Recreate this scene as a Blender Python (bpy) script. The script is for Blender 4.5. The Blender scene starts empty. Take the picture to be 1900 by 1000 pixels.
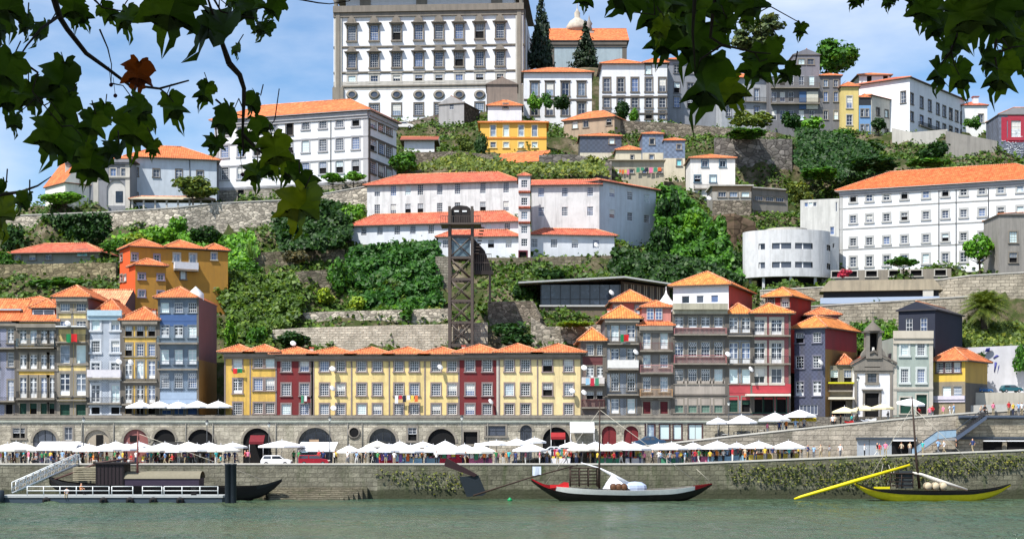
import bpy, math, random
import numpy as np
from mathutils import Vector, Matrix
from math import sin, cos, pi, atan2, radians, sqrt
# ---------------------------------------------------------------- camera, sky, sun
F, CX, HY, CZ = 3000.0, 950.0, 805.0, 8.0     # focal length and horizon of the photograph (1900 px wide)
scene = bpy.context.scene
COL = scene.collection
cam = bpy.data.objects.new('camera', bpy.data.cameras.new('camera'))
COL.objects.link(cam)
cam.location = (0, 0, CZ); cam.rotation_euler = (pi/2, 0, 0)
cam.data.sensor_width = 36; cam.data.lens = 36*F/1900
cam.data.shift_y = (HY-500)/1900
cam.data.clip_start = .1; cam.data.clip_end = 6000
scene.camera = cam
SUN_EL, SUN_AZ = radians(56), radians(43)      # azimuth measured from the camera's back towards its left
sd = Vector((-sin(SUN_AZ)*cos(SUN_EL), -cos(SUN_AZ)*cos(SUN_EL), sin(SUN_EL)))
world = bpy.data.worlds.new('World'); scene.world = world; world.use_nodes = True
wn = world.node_tree; wn.nodes.clear()
def wnode(t, **k):
    n = wn.nodes.new(t)
    for a, b in k.items(): setattr(n, a, b)
    return n
sky = wnode('ShaderNodeTexSky', sky_type='NISHITA', sun_disc=False)
sky.sun_elevation = SUN_EL; sky.sun_rotation = atan2(sd.x, sd.y)
sky.air_density = 1.0; sky.dust_density = .6; sky.ozone_density = 2.5
bg = wnode('ShaderNodeBackground'); bg.inputs[1].default_value = .103
tc = wnode('ShaderNodeTexCoord')
mp = wnode('ShaderNodeMapping'); mp.inputs['Scale'].default_value = (3.2, 3.2, 9.0); mp.inputs['Location'].default_value = (.62, .3, .35)
nz = wnode('ShaderNodeTexNoise'); nz.inputs['Scale'].default_value = 1.7; nz.inputs['Detail'].default_value = 7; nz.inputs['Roughness'].default_value = .52
rp = wnode('ShaderNodeValToRGB'); rp.color_ramp.elements[0].position = .36; rp.color_ramp.elements[1].position = .74
rp.color_ramp.elements[1].color = (.8, .8, .8, 1)
mx = wnode('ShaderNodeMix', data_type='RGBA'); mx.inputs['B'].default_value = (6.9, 7.3, 8.1, 1)
tint = wnode('ShaderNodeMix', data_type='RGBA', blend_type='MULTIPLY'); tint.inputs['Factor'].default_value = 1; tint.inputs['B'].default_value = (.80, .95, 1.08, 1)
out = wnode('ShaderNodeOutputWorld')
L = wn.links.new
L(tc.outputs['Generated'], mp.inputs[0]); L(mp.outputs[0], nz.inputs['Vector']); L(nz.outputs['Fac'], rp.inputs[0])
L(sky.outputs[0], tint.inputs['A']); L(tint.outputs['Result'], mx.inputs['A']); L(rp.outputs[0], mx.inputs['Factor']); L(mx.outputs['Result'], bg.inputs[0]); L(bg.outputs[0], out.inputs[0])
sun = bpy.data.objects.new('sun', bpy.data.lights.new('sun', 'SUN')); COL.objects.link(sun)
sun.data.energy = 5.0; sun.data.angle = radians(.5); sun.data.color = (1, .955, .88)
sun.rotation_euler = sd.to_track_quat('Z', 'Y').to_euler(); sun.location = (0, 0, 150)
scene.view_settings.view_transform = 'Standard'; scene.view_settings.look = 'None'
scene.view_settings.exposure = .6; scene.view_settings.gamma = 1
scene.cycles.max_bounces = 5; scene.cycles.diffuse_bounces = 2; scene.cycles.glossy_bounces = 2; scene.cycles.transmission_bounces = 2
scene.cycles.transparent_max_bounces = 4
scene.render.film_transparent = False
# ---------------------------------------------------------------- helpers
def P(px, py, Y): return Vector(((px-CX)/F*Y, Y, CZ+(HY-py)/F*Y))
def XX(px, Y): return (px-CX)/F*Y
def ZZ(py, Y): return CZ+(HY-py)/F*Y
class MB:
    def __init__(s): s.v=[]; s.f=[]; s.m=[]; s.sm=[]; s.mats=[]
    def mi(s, m):
        if m not in s.mats: s.mats.append(m)
        return s.mats.index(m)
    def add(s, vs, fs, m, sm=False, M=None):
        n=len(s.v)
        s.v += [tuple(M@Vector(p)) for p in vs] if M is not None else [tuple(p) for p in vs]
        i=s.mi(m)
        for f in fs: s.f.append([n+k for k in f]); s.m.append(i); s.sm.append(sm)
    def box(s, x0,x1,y0,y1,z0,z1,m,M=None):
        s.add([(x0,y0,z0),(x1,y0,z0),(x1,y1,z0),(x0,y1,z0),(x0,y0,z1),(x1,y0,z1),(x1,y1,z1),(x0,y1,z1)],
              [(3,2,1,0),(4,5,6,7),(0,1,5,4),(1,2,6,5),(2,3,7,6),(3,0,4,7)],m,False,M)
    def poly(s, pts, m, M=None): s.add(pts,[tuple(range(len(pts)))],m,False,M)
    def tube(s, pts, r, m, n=6, M=None, sm=True):
        pts=[Vector(p) for p in pts]; rs=r if isinstance(r,(list,tuple)) else [r]*len(pts)
        vs=[]; fs=[]
        for i,p in enumerate(pts):
            d=(pts[min(i+1,len(pts)-1)]-pts[max(i-1,0)]).normalized()
            a=d.cross(Vector((0,0,1)) if abs(d.z)<.9 else Vector((1,0,0))).normalized(); b=d.cross(a)
            vs += [p+(a*cos(2*pi*k/n)+b*sin(2*pi*k/n))*rs[i] for k in range(n)]
        for i in range(len(pts)-1):
            for k in range(n): fs.append((i*n+k,i*n+(k+1)%n,(i+1)*n+(k+1)%n,(i+1)*n+k))
        fs.append(tuple(range(n-1,-1,-1))); fs.append(tuple((len(pts)-1)*n+k for k in range(n)))
        s.add(vs,fs,m,sm,M)
    def lathe(s, prof, m, n=12, c=(0,0,0), M=None, sm=True, sx=1, sy=1):
        vs=[(c[0]+r*cos(2*pi*k/n)*sx,c[1]+r*sin(2*pi*k/n)*sy,c[2]+z) for r,z in prof for k in range(n)]
        fs=[(i*n+k,i*n+(k+1)%n,(i+1)*n+(k+1)%n,(i+1)*n+k) for i in range(len(prof)-1) for k in range(n)]
        s.add(vs,fs,m,sm,M)
    def extr(s, pts, y0, y1, m, M=None):   # outline in x,z pushed along y
        n=len(pts)
        s.add([(x,y0,z) for x,z in pts]+[(x,y1,z) for x,z in pts],
              [tuple(range(n)),tuple(range(2*n-1,n-1,-1))]+[(i,n+i,n+(i+1)%n,(i+1)%n) for i in range(n)],m,False,M)
    def mesh(s, name='mesh'):
        me=bpy.data.meshes.new(name); me.from_pydata(s.v,[],s.f)
        for m in s.mats: me.materials.append(m)
        me.polygons.foreach_set('material_index',s.m); me.polygons.foreach_set('use_smooth',s.sm)
        return finish(me)
def finish(me):
    me.update()
    nf=len(me.polygons); nl=len(me.loops)
    nor=np.empty(nf*3); me.polygons.foreach_get('normal',nor); nor=nor.reshape(-1,3)
    lt=np.empty(nf,int); me.polygons.foreach_get('loop_total',lt)
    vi=np.empty(nl,int); me.loops.foreach_get('vertex_index',vi)
    co=np.empty(len(me.vertices)*3); me.vertices.foreach_get('co',co); co=co.reshape(-1,3)
    t=np.stack([-nor[:,1],nor[:,0],np.zeros(nf)],1); ln=np.linalg.norm(t,axis=1)
    t[ln<.05]=(1,0,0); ln[ln<.05]=1; t/=ln[:,None]
    b=np.cross(nor,t); T=np.repeat(t,lt,0); B=np.repeat(b,lt,0); p=co[vi]
    uv=np.stack([(p*T).sum(1),(p*B).sum(1)],1)
    me.uv_layers.new(name='UVMap').data.foreach_set('uv',uv.ravel())
    return me
def ob(name, me, parent=None, loc=(0,0,0), rz=0):
    o=bpy.data.objects.new(name, me.mesh(name) if isinstance(me,MB) else me); COL.objects.link(o)
    o.location=loc; o.rotation_euler=(0,0,rz)
    if parent is not None: o.parent=parent
    return o
USED=set()
def tag(o,label,cat,group=None,kind=None):
    o['label']=label; o['category']=cat
    if label in USED: print('DUPLABEL',label)
    USED.add(label)
    if group: o['group']=group
    if kind: o['kind']=kind
    return o
def thing(name,label,cat,loc=(0,0,0),rz=0,group=None):
    return tag(ob(name,None,None,loc,rz),label,cat,group,'thing')
def struct(name,me):
    o=ob(name,me); o['kind']='structure'; return o
# ---------------------------------------------------------------- materials
def lin(r,g,b,k=.9):
    f=lambda c:(c/12.92 if c<=.04045 else ((c+.055)/1.055)**2.4)
    return tuple(min(.85,f(x/255)*k) for x in (r,g,b))+(1,)
MC={}
class NT:
    def __init__(s,name):
        s.m=bpy.data.materials.new(name); s.m.use_nodes=True; s.t=s.m.node_tree; s.n=s.t.nodes; s.b=s.n['Principled BSDF']
    def __call__(s,t,ins={},**k):
        n=s.n.new(t)
        for a,v in k.items(): setattr(n,a,v)
        for a,v in ins.items(): s.set(n.inputs[a],v)
        return n
    def set(s,i,v):
        if isinstance(v,bpy.types.NodeSocket): s.t.links.new(v,i)
        else: i.default_value=v
    def mix(s,f,a,b,bt='MIX'):
        n=s('ShaderNodeMix',data_type='RGBA',blend_type=bt); s.set(n.inputs['Factor'],f); s.set(n.inputs['A'],a); s.set(n.inputs['B'],b); return n.outputs['Result']
    def ramp(s,f,*e):
        n=s('ShaderNodeValToRGB'); s.set(n.inputs[0],f); r=n.color_ramp
        while len(r.elements)<len(e): r.elements.new(1)
        for x,(p,c) in zip(r.elements,e): x.position=p; x.color=c if len(c)==4 else (*c,1)
        return n.outputs[0]
    def noise(s,v,sc,det=4,rough=.55):
        return s('ShaderNodeTexNoise',{'Vector':v,'Scale':sc,'Detail':det,'Roughness':rough}).outputs['Fac']
    def maprange(s,v,sc): return s('ShaderNodeMapping',{0:v,'Scale':sc}).outputs[0]
    def pos(s): return s('ShaderNodeNewGeometry').outputs['Position']
    def uv(s): return s('ShaderNodeUVMap').outputs[0]
    def bump(s,h,st,d=.05):
        n=s('ShaderNodeBump',{'Height':h,'Strength':st,'Distance':d}); s.t.links.new(n.outputs[0],s.b.inputs['Normal'])
    def base(s,c,rough=.8,spec=.3):
        s.set(s.b.inputs['Base Color'],c); s.set(s.b.inputs['Roughness'],rough); s.b.inputs['Specular IOR Level'].default_value=spec
        return s.m
W1=(1,1,1,1)
def cached(fn):
    def g(*a,**k):
        key=(fn.__name__,a,tuple(sorted(k.items())))
        if key not in MC: MC[key]=fn(*a,**k)
        return MC[key]
    return g
@cached
def plain(r,g,b,rough=.6,metal=0,var=.12):
    n=NT('paint'); c=lin(r,g,b); p=n.pos()
    d=tuple(x*(1-var*2) for x in c[:3])+(1,)
    n.b.inputs['Metallic'].default_value=metal
    return n.base(n.mix(n.noise(p,2.3),d,tuple(min(.9,x*(1+var)) for x in c[:3])+(1,)),rough)
@cached
def plaster(r,g,b,dirt=.35,k=.9):
    n=NT('plaster'); c=lin(r,g,b,k); p=n.pos()
    lo=tuple(x*.80 for x in c[:3])+(1,); hi=tuple(min(.9,x*1.1) for x in c[:3])+(1,)
    a=n.mix(n.noise(p,.45,6,.6),lo,hi)
    st=n.ramp(n.noise(n.maprange(p,(1.1,1.1,.10)),1.2,5,.65),(.46,(0,0,0)),(.66,(dirt,dirt,dirt)))
    gr=tuple(x*.38+.035 for x in c[:3])+(1,)
    a=n.mix(st,a,gr)
    sp=n.ramp(n.noise(p,.7,9,.7),(.50,(0,0,0)),(.66,(dirt*.9,)*3))
    a=n.mix(sp,a,tuple(x*.55+.03 for x in c[:3])+(1,))
    n.bump(n.noise(p,9,4),.12,.03)
    return n.base(a,.85,.2)
@cached
def azulejo(r,g,b,dirt=.35,cell=.17):
    n=NT('glazed_tile'); c=lin(r,g,b); u=n.uv(); p=n.pos()
    ck=n('ShaderNodeTexChecker',{'Vector':u,'Scale':1/cell}).outputs['Fac']
    a=n.mix(ck,tuple(x*.82 for x in c[:3])+(1,),tuple(min(.9,x*1.12) for x in c[:3])+(1,))
    a=n.mix(n.ramp(n.noise(p,.8,7,.65),(.4,(0,0,0)),(.75,(dirt*1.4,)*3)),a,tuple(x*.45+.02 for x in c[:3])+(1,))
    st=n.ramp(n.noise(n.maprange(p,(1.3,1.3,.12)),1.1,5,.6),(.47,(0,0,0)),(.68,(dirt*1.3,)*3))
    a=n.mix(st,a,(.06,.055,.05,1))
    return n.base(a,.4,.4)
@cached
def rooftile(r=226,g=130,b=80,dirt=.68,k=.88):
    n=NT('roof_tile'); u=n.uv(); p=n.pos()
    vo=n('ShaderNodeTexVoronoi',{'Vector':n.maprange(u,(3.2,2.2,1)),'Scale':1.}).outputs['Color']
    sep=n('ShaderNodeSeparateColor',{0:vo}).outputs[0]
    c=lin(r,g,b,k); f=lambda a,h,w:(c[0]*a,c[1]*h,c[2]*w,1)
    a=n.ramp(sep,(0,f(.66,.58,.62)),(.35,f(.92,.85,.9)),(.7,f(1.02,1.04,1.05)),(1,f(1.12,1.32,1.5)))
    a=n.mix(n.ramp(n.noise(p,.4,8,.7),(.44,(0,0,0)),(.62,(dirt,)*3)),a,f(.55,.66,.85)); a=n.mix(n.ramp(n.noise(p,1.3,7,.75),(.54,(0,0,0)),(.66,(dirt*.9,)*3)),a,f(.42,.5,.62))
    wv=n('ShaderNodeTexWave',{'Vector':u,'Scale':.95,'Distortion':.2},bands_direction='X').outputs['Fac']
    wr=n('ShaderNodeTexWave',{'Vector':u,'Scale':.75,'Distortion':.15},bands_direction='Y',wave_profile='SAW').outputs['Fac']
    h=n('ShaderNodeMath',{0:wv,1:wr},operation='ADD').outputs[0]
    a=n.mix(n.ramp(wv,(0,(.35,.35,.35)),(.3,(0,0,0))),a,f(.45,.4,.45))
    n.bump(h,.7,.1)
    return n.base(a,.85,.15)
@cached
def stone(r=150,g=142,b=128,bw=.9,bh=.42,mort=.55,moss=.3,k=.8,tide=0.):
    n=NT('ashlar'); u=n.uv(); p=n.pos(); c=lin(r,g,b,k)
    w=n('ShaderNodeVectorMath',{0:u,1:n('ShaderNodeVectorMath',{0:n('ShaderNodeTexNoise',{'Vector':p,'Scale':1.6}).outputs['Color'],3:.22},operation='SCALE').outputs[0]},operation='ADD').outputs[0]
    br=n('ShaderNodeTexBrick',{'Vector':w,'Color1':tuple(x*.8 for x in c[:3])+(1,),'Color2':tuple(x*1.15 for x in c[:3])+(1,),'Mortar':tuple(x*mort*.55 for x in c[:3])+(1,),'Scale':1,'Mortar Size':.035,'Brick Width':bw,'Row Height':bh,'Bias':-.1})
    a=br.outputs['Color']
    a=n.mix(n.ramp(n.noise(p,.5,9,.72),(.42,(.0,)*3),(.62,(.85,)*3)),a,tuple(x*.42 for x in c[:3])+(1,))
    a=n.mix(n.ramp(n.noise(n.maprange(p,(.9,.9,.22)),.8,6,.6),(.52,(0,0,0)),(.72,(moss,)*3)),a,(.055,.075,.03,1))
    a=n.mix(n.ramp(n.noise(p,3.1,6,.7),(.55,(0,0,0)),(.8,(.5,)*3)),a,tuple(min(.8,x*1.7) for x in c[:3])+(1,))
    if tide: a=n.mix(n.ramp(n('ShaderNodeMath',{0:n('ShaderNodeSeparateXYZ',{0:p}).outputs[2],1:n('ShaderNodeMath',{0:n.noise(p,.6,6),1:.9},operation='MULTIPLY').outputs[0]},operation='SUBTRACT').outputs[0],(.0,(.85,)*3),(tide,(.8,)*3),(min(1,tide+.3),(0,0,0))),a,(.045,.05,.028,1))
    h=n('ShaderNodeMath',{0:br.outputs['Fac'],1:-1.},operation='MULTIPLY').outputs[0]
    h2=n('ShaderNodeMath',{0:h,1:n.noise(p,4,5)},operation='ADD').outputs[0]
    n.bump(h2,.7,.12)
    return n.base(a,.92,.1)
@cached
def rubble(r=165,g=155,b=140,sc=1.5,moss=.3,k=.8):
    n=NT('rubble_stone'); u=n.uv(); p=n.pos(); c=lin(r,g,b,k)
    m=n.maprange(u,(sc,sc*1.7,1))
    vo=n('ShaderNodeTexVoronoi',{'Vector':m,'Scale':1.}); ve=n('ShaderNodeTexVoronoi',{'Vector':m,'Scale':1.},feature='DISTANCE_TO_EDGE').outputs['Distance']
    s0=n('ShaderNodeSeparateColor',{0:vo.outputs['Color']}).outputs[0]
    f=lambda x:tuple(y*x for y in c[:3])+(1,)
    a=n.ramp(s0,(0,f(.5)),(.5,f(.95)),(1,f(1.5)))
    a=n.mix(n.ramp(ve,(.0,(1,1,1)),(.09,(0,0,0))),a,f(.22))
    a=n.mix(n.ramp(n.noise(p,.55,7,.65),(.42,(0,0,0)),(.7,(.6,)*3)),a,f(.4))
    a=n.mix(n.ramp(n.noise(p,.9,6,.7),(.55,(0,0,0)),(.72,(moss*1.5,)*3)),a,(.05,.075,.025,1))
    n.bump(ve,.9,.12)
    return n.base(a,.95,.1)
@cached
def foliage(r,g,b,k=.62,tr=.25,hue=0.):
    n=NT('leaf_green'); c=lin(r,g,b,k); ri=n('ShaderNodeNewGeometry').outputs['Random Per Island']; oi=n('ShaderNodeObjectInfo').outputs['Random']
    f=lambda a,h,w:(c[0]*a,c[1]*h,c[2]*w,1)
    a=n.ramp(ri,(0,f(.40,.48,.6)),(.5,f(.9,.95,.9)),(.85,f(1.35,1.25,1.)),(1,f(2.1,1.6,1.1)))
    a=n.mix(oi,a,n.mix(1.,a,(1.15+hue,1.02,.8,1),'MULTIPLY'))
    n.base(a,.55,.35)
    t=n('ShaderNodeBsdfTranslucent',{'Color':n.mix(1.,a,(1.4,1.3,.5,1),'MULTIPLY')})
    ms=n('ShaderNodeMixShader',{0:tr,1:n.b.outputs[0],2:t.outputs[0]})
    n.t.links.new(ms.outputs[0],n.n['Material Output'].inputs[0]); return n.m
@cached
def glass(r,g,b):
    n=NT('window_glass'); c=lin(r,g,b); ri=n('ShaderNodeObjectInfo').outputs['Random']; p=n.pos()
    x=n('ShaderNodeMath',{0:ri,1:n('ShaderNodeMath',{0:n.noise(p,1.3,2),1:.8},operation='MULTIPLY').outputs[0]},operation='ADD').outputs[0]
    a=n.ramp(x,(.35,tuple(y*.35 for y in c[:3])+(1,)),(.8,c),(1.,tuple(min(.7,y*2.3+.03) for y in c[:3])+(1,)))
    n.b.inputs['IOR'].default_value=1.5
    return n.base(a,.06,.6)
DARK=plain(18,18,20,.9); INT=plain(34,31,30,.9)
GL=glass(34,40,52); GLP=glass(140,156,178); GLB=glass(52,68,98)
WHITE=plain(236,238,240,.5,0,.04); IRON=plain(52,56,60,.5,0,.1); GRAN=plaster(158,150,138,.55,.75); GRAND=plaster(122,115,107,.6,.75)
TILE=rooftile(); TILED=rooftile(208,112,84); TILEP=rooftile(236,160,116,.3)
# ---------------------------------------------------------------- building kit
TP=[]            # ground heights gathered while building: (x, y, z)
WC={}
def win_mesh(w,h,nx,ny,sash,glassm,style):
    key=(round(w,1),round(h,1),nx,ny,sash.name,glassm.name,style)
    if key in WC: return WC[key]
    w,h=key[0],key[1]; b=MB(); x0,x1,z0,z1=-w/2,w/2,-h/2,h/2
    g=.13
    if style=='half': b.box(x0,x1,g,g+.03,0,z1,glassm); b.box(x0,x1,g+.12,g+.15,z0,0,DARK)
    elif style=='open': b.box(x0,x1,g+.12,g+.15,z0,z1,DARK)
    elif style=='blind': b.box(x0,x1,g,g+.03,z0,z0+h*.45-.001,glassm)
    else: b.box(x0,x1,g,g+.03,z0,z1,glassm)
    lo = 0 if style=='half' else z0
    if style=='blind': b.box(x0,x1,g-.001,g+.028,z0+h*.45,z1,plain(222,220,212)) 
    if style!='open':
        t=.06
        for a in (x0,x1-t): b.box(a,a+t,g-.05,g-.002,lo,z1,sash)
        for a in (lo,z1-t): b.box(x0+t,x1-t,g-.05,g-.002,a,a+t,sash)
        if style=='door':
            b.box(-.05,.05,g-.055,g-.003,lo+t,z1-t,sash); b.box(x0+t,x1-t,g-.055,g-.004,z1-h*.24,z1-h*.24+.09,sash)
            b.box(x0+t,x1-t,g-.045,g-.005,z0+t,z0+h*.2,sash)
        if style=='lat':
            for k in range(-2,3):
                c=k*w/4
                b.tube([(max(x0,min(x1,c)),g-.03,z1-h*.33),(max(x0,min(x1,c+w*.3)),g-.03,z1-.05)],.03,sash,4); b.tube([(max(x0,min(x1,c)),g-.03,z1-h*.33),(max(x0,min(x1,c-w*.3)),g-.03,z1-.05)],.03,sash,4)
        m=.036; H=z1-lo
        for i in range(1,nx): c=x0+w*i/nx; b.box(c-m/2,c+m/2,g-.04,g-.001,lo+t,z1-t,sash)
        for i in range(1,ny):
            c=lo+H*i/ny; mm=m*1.7 if (ny>2 and i==ny//2) else m
            b.box(x0+t,x1-t,g-.038,g-.0015,c-mm/2,c+mm/2,sash)
    WC[key]=b.mesh('window'); return WC[key]
def frame_mesh(w,h,t,mat,sill,hood):
    key=('f',round(w,1),round(h,1),t,mat.name,sill,hood)
    if key in WC: return WC[key]
    w,h=key[1],key[2]; b=MB(); x,z=w/2,h/2
    for s in (-1,1): b.box(*sorted((s*x,s*(x+t))),-.06,-.002,-z,z,mat)
    b.box(-x-t,x+t,-.062,-.002,z,z+t*1.2,mat)
    b.box(-x-t-(.08 if sill else 0),x+t+(.08 if sill else 0),-.16 if sill else -.061,-.002,-z-t,-z,mat)
    if hood==1: b.box(-x-t-.15,x+t+.15,-.25,-.001,z+t*1.2,z+t*1.2+.16,mat)
    if hood>=2:      # carved baroque hood over a palace window
        q=[(-x-t-.25,z+.05),(-x-t-.6,z+.4),(-x-t-.35,z+.55),(-x-t*.6,z+.8),(-x*.95,z+1.45),(-x*.55,z+1.75),(-x*.3,z+2.),(0,z+2.25),(x*.3,z+2.),(x*.55,z+1.75),(x*.95,z+1.45),(x+t*.6,z+.8),(x+t+.35,z+.55),(x+t+.6,z+.4),(x+t+.25,z+.05)]
        k=1. if hood==3 else .72
        b.extr([(a,z+(c-z)*k) for a,c in q],-.7,-.001,mat); b.box(-x-t-.7,x+t+.7,-.95,-.003,z+.34*k,z+.48*k,mat)
        b.extr([(-x*.5,z+.5*k),(-x*.3,z+1.3*k),(x*.3,z+1.3*k),(x*.5,z+.5*k)],-.85,-.7,mat)
        b.box(-x-t-.3,x+t+.3,-.55,-.004,-z-t-.3,-z-t-.003,mat)
        for s in (-1,1): b.box(*sorted((s*(x+t),s*(x+t+.18))),-.3,-.005,-z-t,z+.1,mat)
    WC[key]=b.mesh('frame'); return WC[key]
class Face: pass
class Bld:
    def __init__(s,name,label,cat,l,r,base,depth,wall,group=None,skirt=2.5,ground=True):
        A=P(l[0],base,l[1]); B=P(r[0],base,r[1])
        s.A=A; s.W=sqrt((B.x-A.x)**2+(B.y-A.y)**2); s.ang=atan2(B.y-A.y,B.x-A.x); s.D=depth; s.skirt=skirt; s.wallm=wall
        s.root=thing(name,label,cat,A,s.ang,group)
        s.M=s.root_matrix(); s.Mi=s.M.inverted()
        s.front=s.face((0,0),(s.W,0)); s.right=s.face((s.W,0),(s.W,depth)); s.left=s.face((0,depth),(0,0)); s.back=s.face((s.W,depth),(0,depth))
        if ground:
            for u in np.linspace(0,s.W,max(2,int(s.W/6))):
                for v,dz in ((-1.,-.25),(depth*.5,-.1)):
                    q=s.M@Vector((u,v,0)); TP.append((q.x,q.y,q.z+dz)); q.y>240 and v<0 and [TP.append((q.x,q.y-k,q.z-.3-k*.55)) for k in (7,14)]
    def root_matrix(s): return Matrix.Translation(s.A)@Matrix.Rotation(s.ang,4,'Z')
    def face(s,a,b):
        f=Face(); f.a=Vector((*a,0)); f.L=sqrt((b[0]-a[0])**2+(b[1]-a[1])**2); f.th=atan2(b[1]-a[1],b[0]-a[0])
        f.M=Matrix.Translation(f.a)@Matrix.Rotation(f.th,4,'Z'); f.ops=[]; f.b=s; return f
    def pix(s,f,px,py):
        W=s.M@f.M; n=(W.to_3x3()@Vector((0,-1,0))); o=W.translation; d=Vector(((px-CX)/F,1,(HY-py)/F)); c=Vector((0,0,CZ))
        t=(o-c).dot(n)/d.dot(n); q=W.inverted()@(c+d*t); return q.x,q.z
    def h(s,py,px=None,f=None):
        f=f or s.front
        if px is None: p=s.M@f.M@Vector((f.L/2,0,0)); px=CX+p.x*F/p.y
        return s.pix(f,px,py)[1]
    def win(s,f,px,py,w,h,nx=3,ny=4,sash=None,gl=None,fr=GRAN,t=.16,style='sash',sill=True,hood=0,name='window',label=None,vfix=None):
        if False: pass
        else:
            u0,v1=s.pix(f,px-w/2,py-h/2); u1,v0=s.pix(f,px+w/2,py+h/2); u,v=(u0+u1)/2,(s.pix(f,px,py)[1] if vfix is None else vfix); w,h=abs(u1-u0),v1-v0
        if style=='sash' and nx>1 and random.random()<.2: style=random.choice(('blind','half'))
        w=max(.3,round(w,1)); h=max(.3,round(h,1))
        if u-w/2<.1 or u+w/2>f.L-.1: u=min(max(u,w/2+.12),f.L-w/2-.12)
        for o in f.ops:
            if abs(o[0]+o[1]-2*u)<(o[1]-o[0])+w and abs(o[2]+o[3]-2*v)<(o[3]-o[2])+h: print('OVERLAP',s.root['label'],px,py); return
        f.ops.append((u-w/2,u+w/2,v-h/2,v+h/2))
        p=f.M@Vector((u,0,v))
        o=ob(name,win_mesh(w,h,nx,ny,sash or WHITE,gl or random.choice((GL,GL,GL,GL,GLB,GLB,GLP)),style),s.root,p,f.th)
        if label: o['label']=label
        if fr: ob('frame',frame_mesh(w,h,t,fr,sill,hood),o)
        return o
    def grid(s,f,cols,rows,w,**k):
        sk=k.pop('skip',())
        for i,row in enumerate(rows):
            r=dict(k)
            if isinstance(row[-1],dict): r.update(row[-1]); row=row[:-1]
            ww=r.pop('w',w); cc=r.pop('cols',cols)
            for j,px in enumerate(cc):
                if (i,j) in sk: continue
                py=row[0] if len(row)==2 else row[0]+(row[1]-row[0])*(px-cc[0])/max(1,cc[-1]-cc[0])
                if len(row)==2: r['vfix']=s.pix(f,cc[0],row[0])[1]
                s.win(f,px,py,ww,row[-1],**r)
    def walls(s,tops,bands=None,front=None,side=None,leftm=None,gable=None):
        """tops: wall height; bands: [(height, material)] colour changes up the front; side: the same for the right wall"""
        H=tops
        def cells(b,f,mats,last):
            us=sorted({0,f.L,*[x for o in f.ops for x in o[:2]]}); vs=sorted({-s.skirt,H,*[x for o in f.ops for x in o[2:] if x<H],*[z for z,_ in mats[:-1] if z<H]})
            for i in range(len(us)-1):
                run=None
                for j in range(len(vs)-1):
                    uc,vc=(us[i]+us[i+1])/2,(vs[j]+vs[j+1])/2
                    if us[i+1]-us[i]<1e-4 or vs[j+1]-vs[j]<1e-4: continue
                    if any(o[0]<uc<o[1] and o[2]<vc<o[3] for o in f.ops): continue
                    m=next((m for z,m in mats if vc<z),mats[-1][1])
                    b.poly([(us[i],0,vs[j]),(us[i+1],0,vs[j]),(us[i+1],0,vs[j+1]),(us[i],0,vs[j+1])],m,f.M)
            for u0,u1,v0,v1 in f.ops:
                m=next((m for z,m in mats if (v0+v1)/2<z),mats[-1][1]); d=.3; v1=min(v1,H)
                for q in ([(u0,0,v0),(u0,0,v1),(u0,d,v1),(u0,d,v0)],[(u1,0,v0),(u1,d,v0),(u1,d,v1),(u1,0,v1)],[(u0,0,v1),(u1,0,v1),(u1,d,v1),(u0,d,v1)],[(u0,0,v0),(u0,d,v0),(u1,d,v0),(u1,0,v0)]): b.poly(q,m,f.M)
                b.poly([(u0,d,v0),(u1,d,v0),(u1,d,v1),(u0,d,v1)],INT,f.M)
        b=MB(); fm=front or [(99,s.wallm)]
        if bands: fm=bands
        sm=side or [(99,s.wallm)]
        cells(b,s.front,fm,0); cells(b,s.right,sm,0); cells(b,s.left,leftm or sm,0); cells(b,s.back,[(99,s.wallm)],0)
        b.poly([(0,0,H),(s.W,0,H),(s.W,s.D,H),(0,s.D,H)],GRAND)
        if gable:
            g=gable
            for f in ((s.front,s.back) if True else ()): b.poly([(0,0,H),(f.L,0,H),(f.L/2,0,H+g)],fm[-1][1],f.M@Matrix.Translation((0,0,0)))
        s.H=H; s.wall=ob('wall',b,s.root); return s.wall
    def hip(s,top,rise,over=.5,tile=None,x0=0,x1=None,y0=0,y1=None,kind='auto',inset=None,name='roof',thick=.16,soffit=None,flat=None):
        """hipped roof over a rectangle; kind gx / gy = gable with the ridge along x / y"""
        tile=tile or TILE; x1=s.W if x1 is None else x1; y1=s.D if y1 is None else y1
        x0-=over; x1+=over; y0-=over; y1+=over; w,d=x1-x0,y1-y0; b=MB(); z=top+.02
        so=soffit or GRAND
        c=[(x0,y0),(x1,y0),(x1,y1),(x0,y1)]
        b.box(x0,x1,y0,y1,z,z+thick*.55,so); zt=z+thick
        for i in range(4):
            (ax,ay),(bx,by)=c[i],c[(i+1)%4]; b.poly([(ax,ay,z+thick*.55),(bx,by,z+thick*.55),(bx,by,zt),(ax,ay,zt)],tile)
        if kind=='auto':
            if w>=d: r=(inset or d/2); R=[(x0+r,y0+d/2),(x1-r,y0+d/2)]
            else: r=(inset or w/2); R=[(x0+w/2,y0+r),(x0+w/2,y1-r)]
        elif kind=='gx': R=[(x0,y0+d/2),(x1,y0+d/2)]
        else: R=[(x0+w/2,y0),(x0+w/2,y1)]
        a,e=[(*q,zt+rise) for q in R]; k=[(x,y,zt) for x,y in c]
        alongx = (kind=='gx') or (kind=='auto' and w>=d)
        if alongx: fs=[[k[0],k[1],e,a],[k[1],k[2],e],[k[2],k[3],a,e],[k[3],k[0],a]]; hips=[(k[0],a),(k[3],a),(k[1],e),(k[2],e)]
        else: fs=[[k[0],k[1],a],[k[1],k[2],e,a],[k[2],k[3],e],[k[3],k[0],a,e]]; hips=[(k[0],a),(k[1],a),(k[2],e),(k[3],e)]
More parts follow.
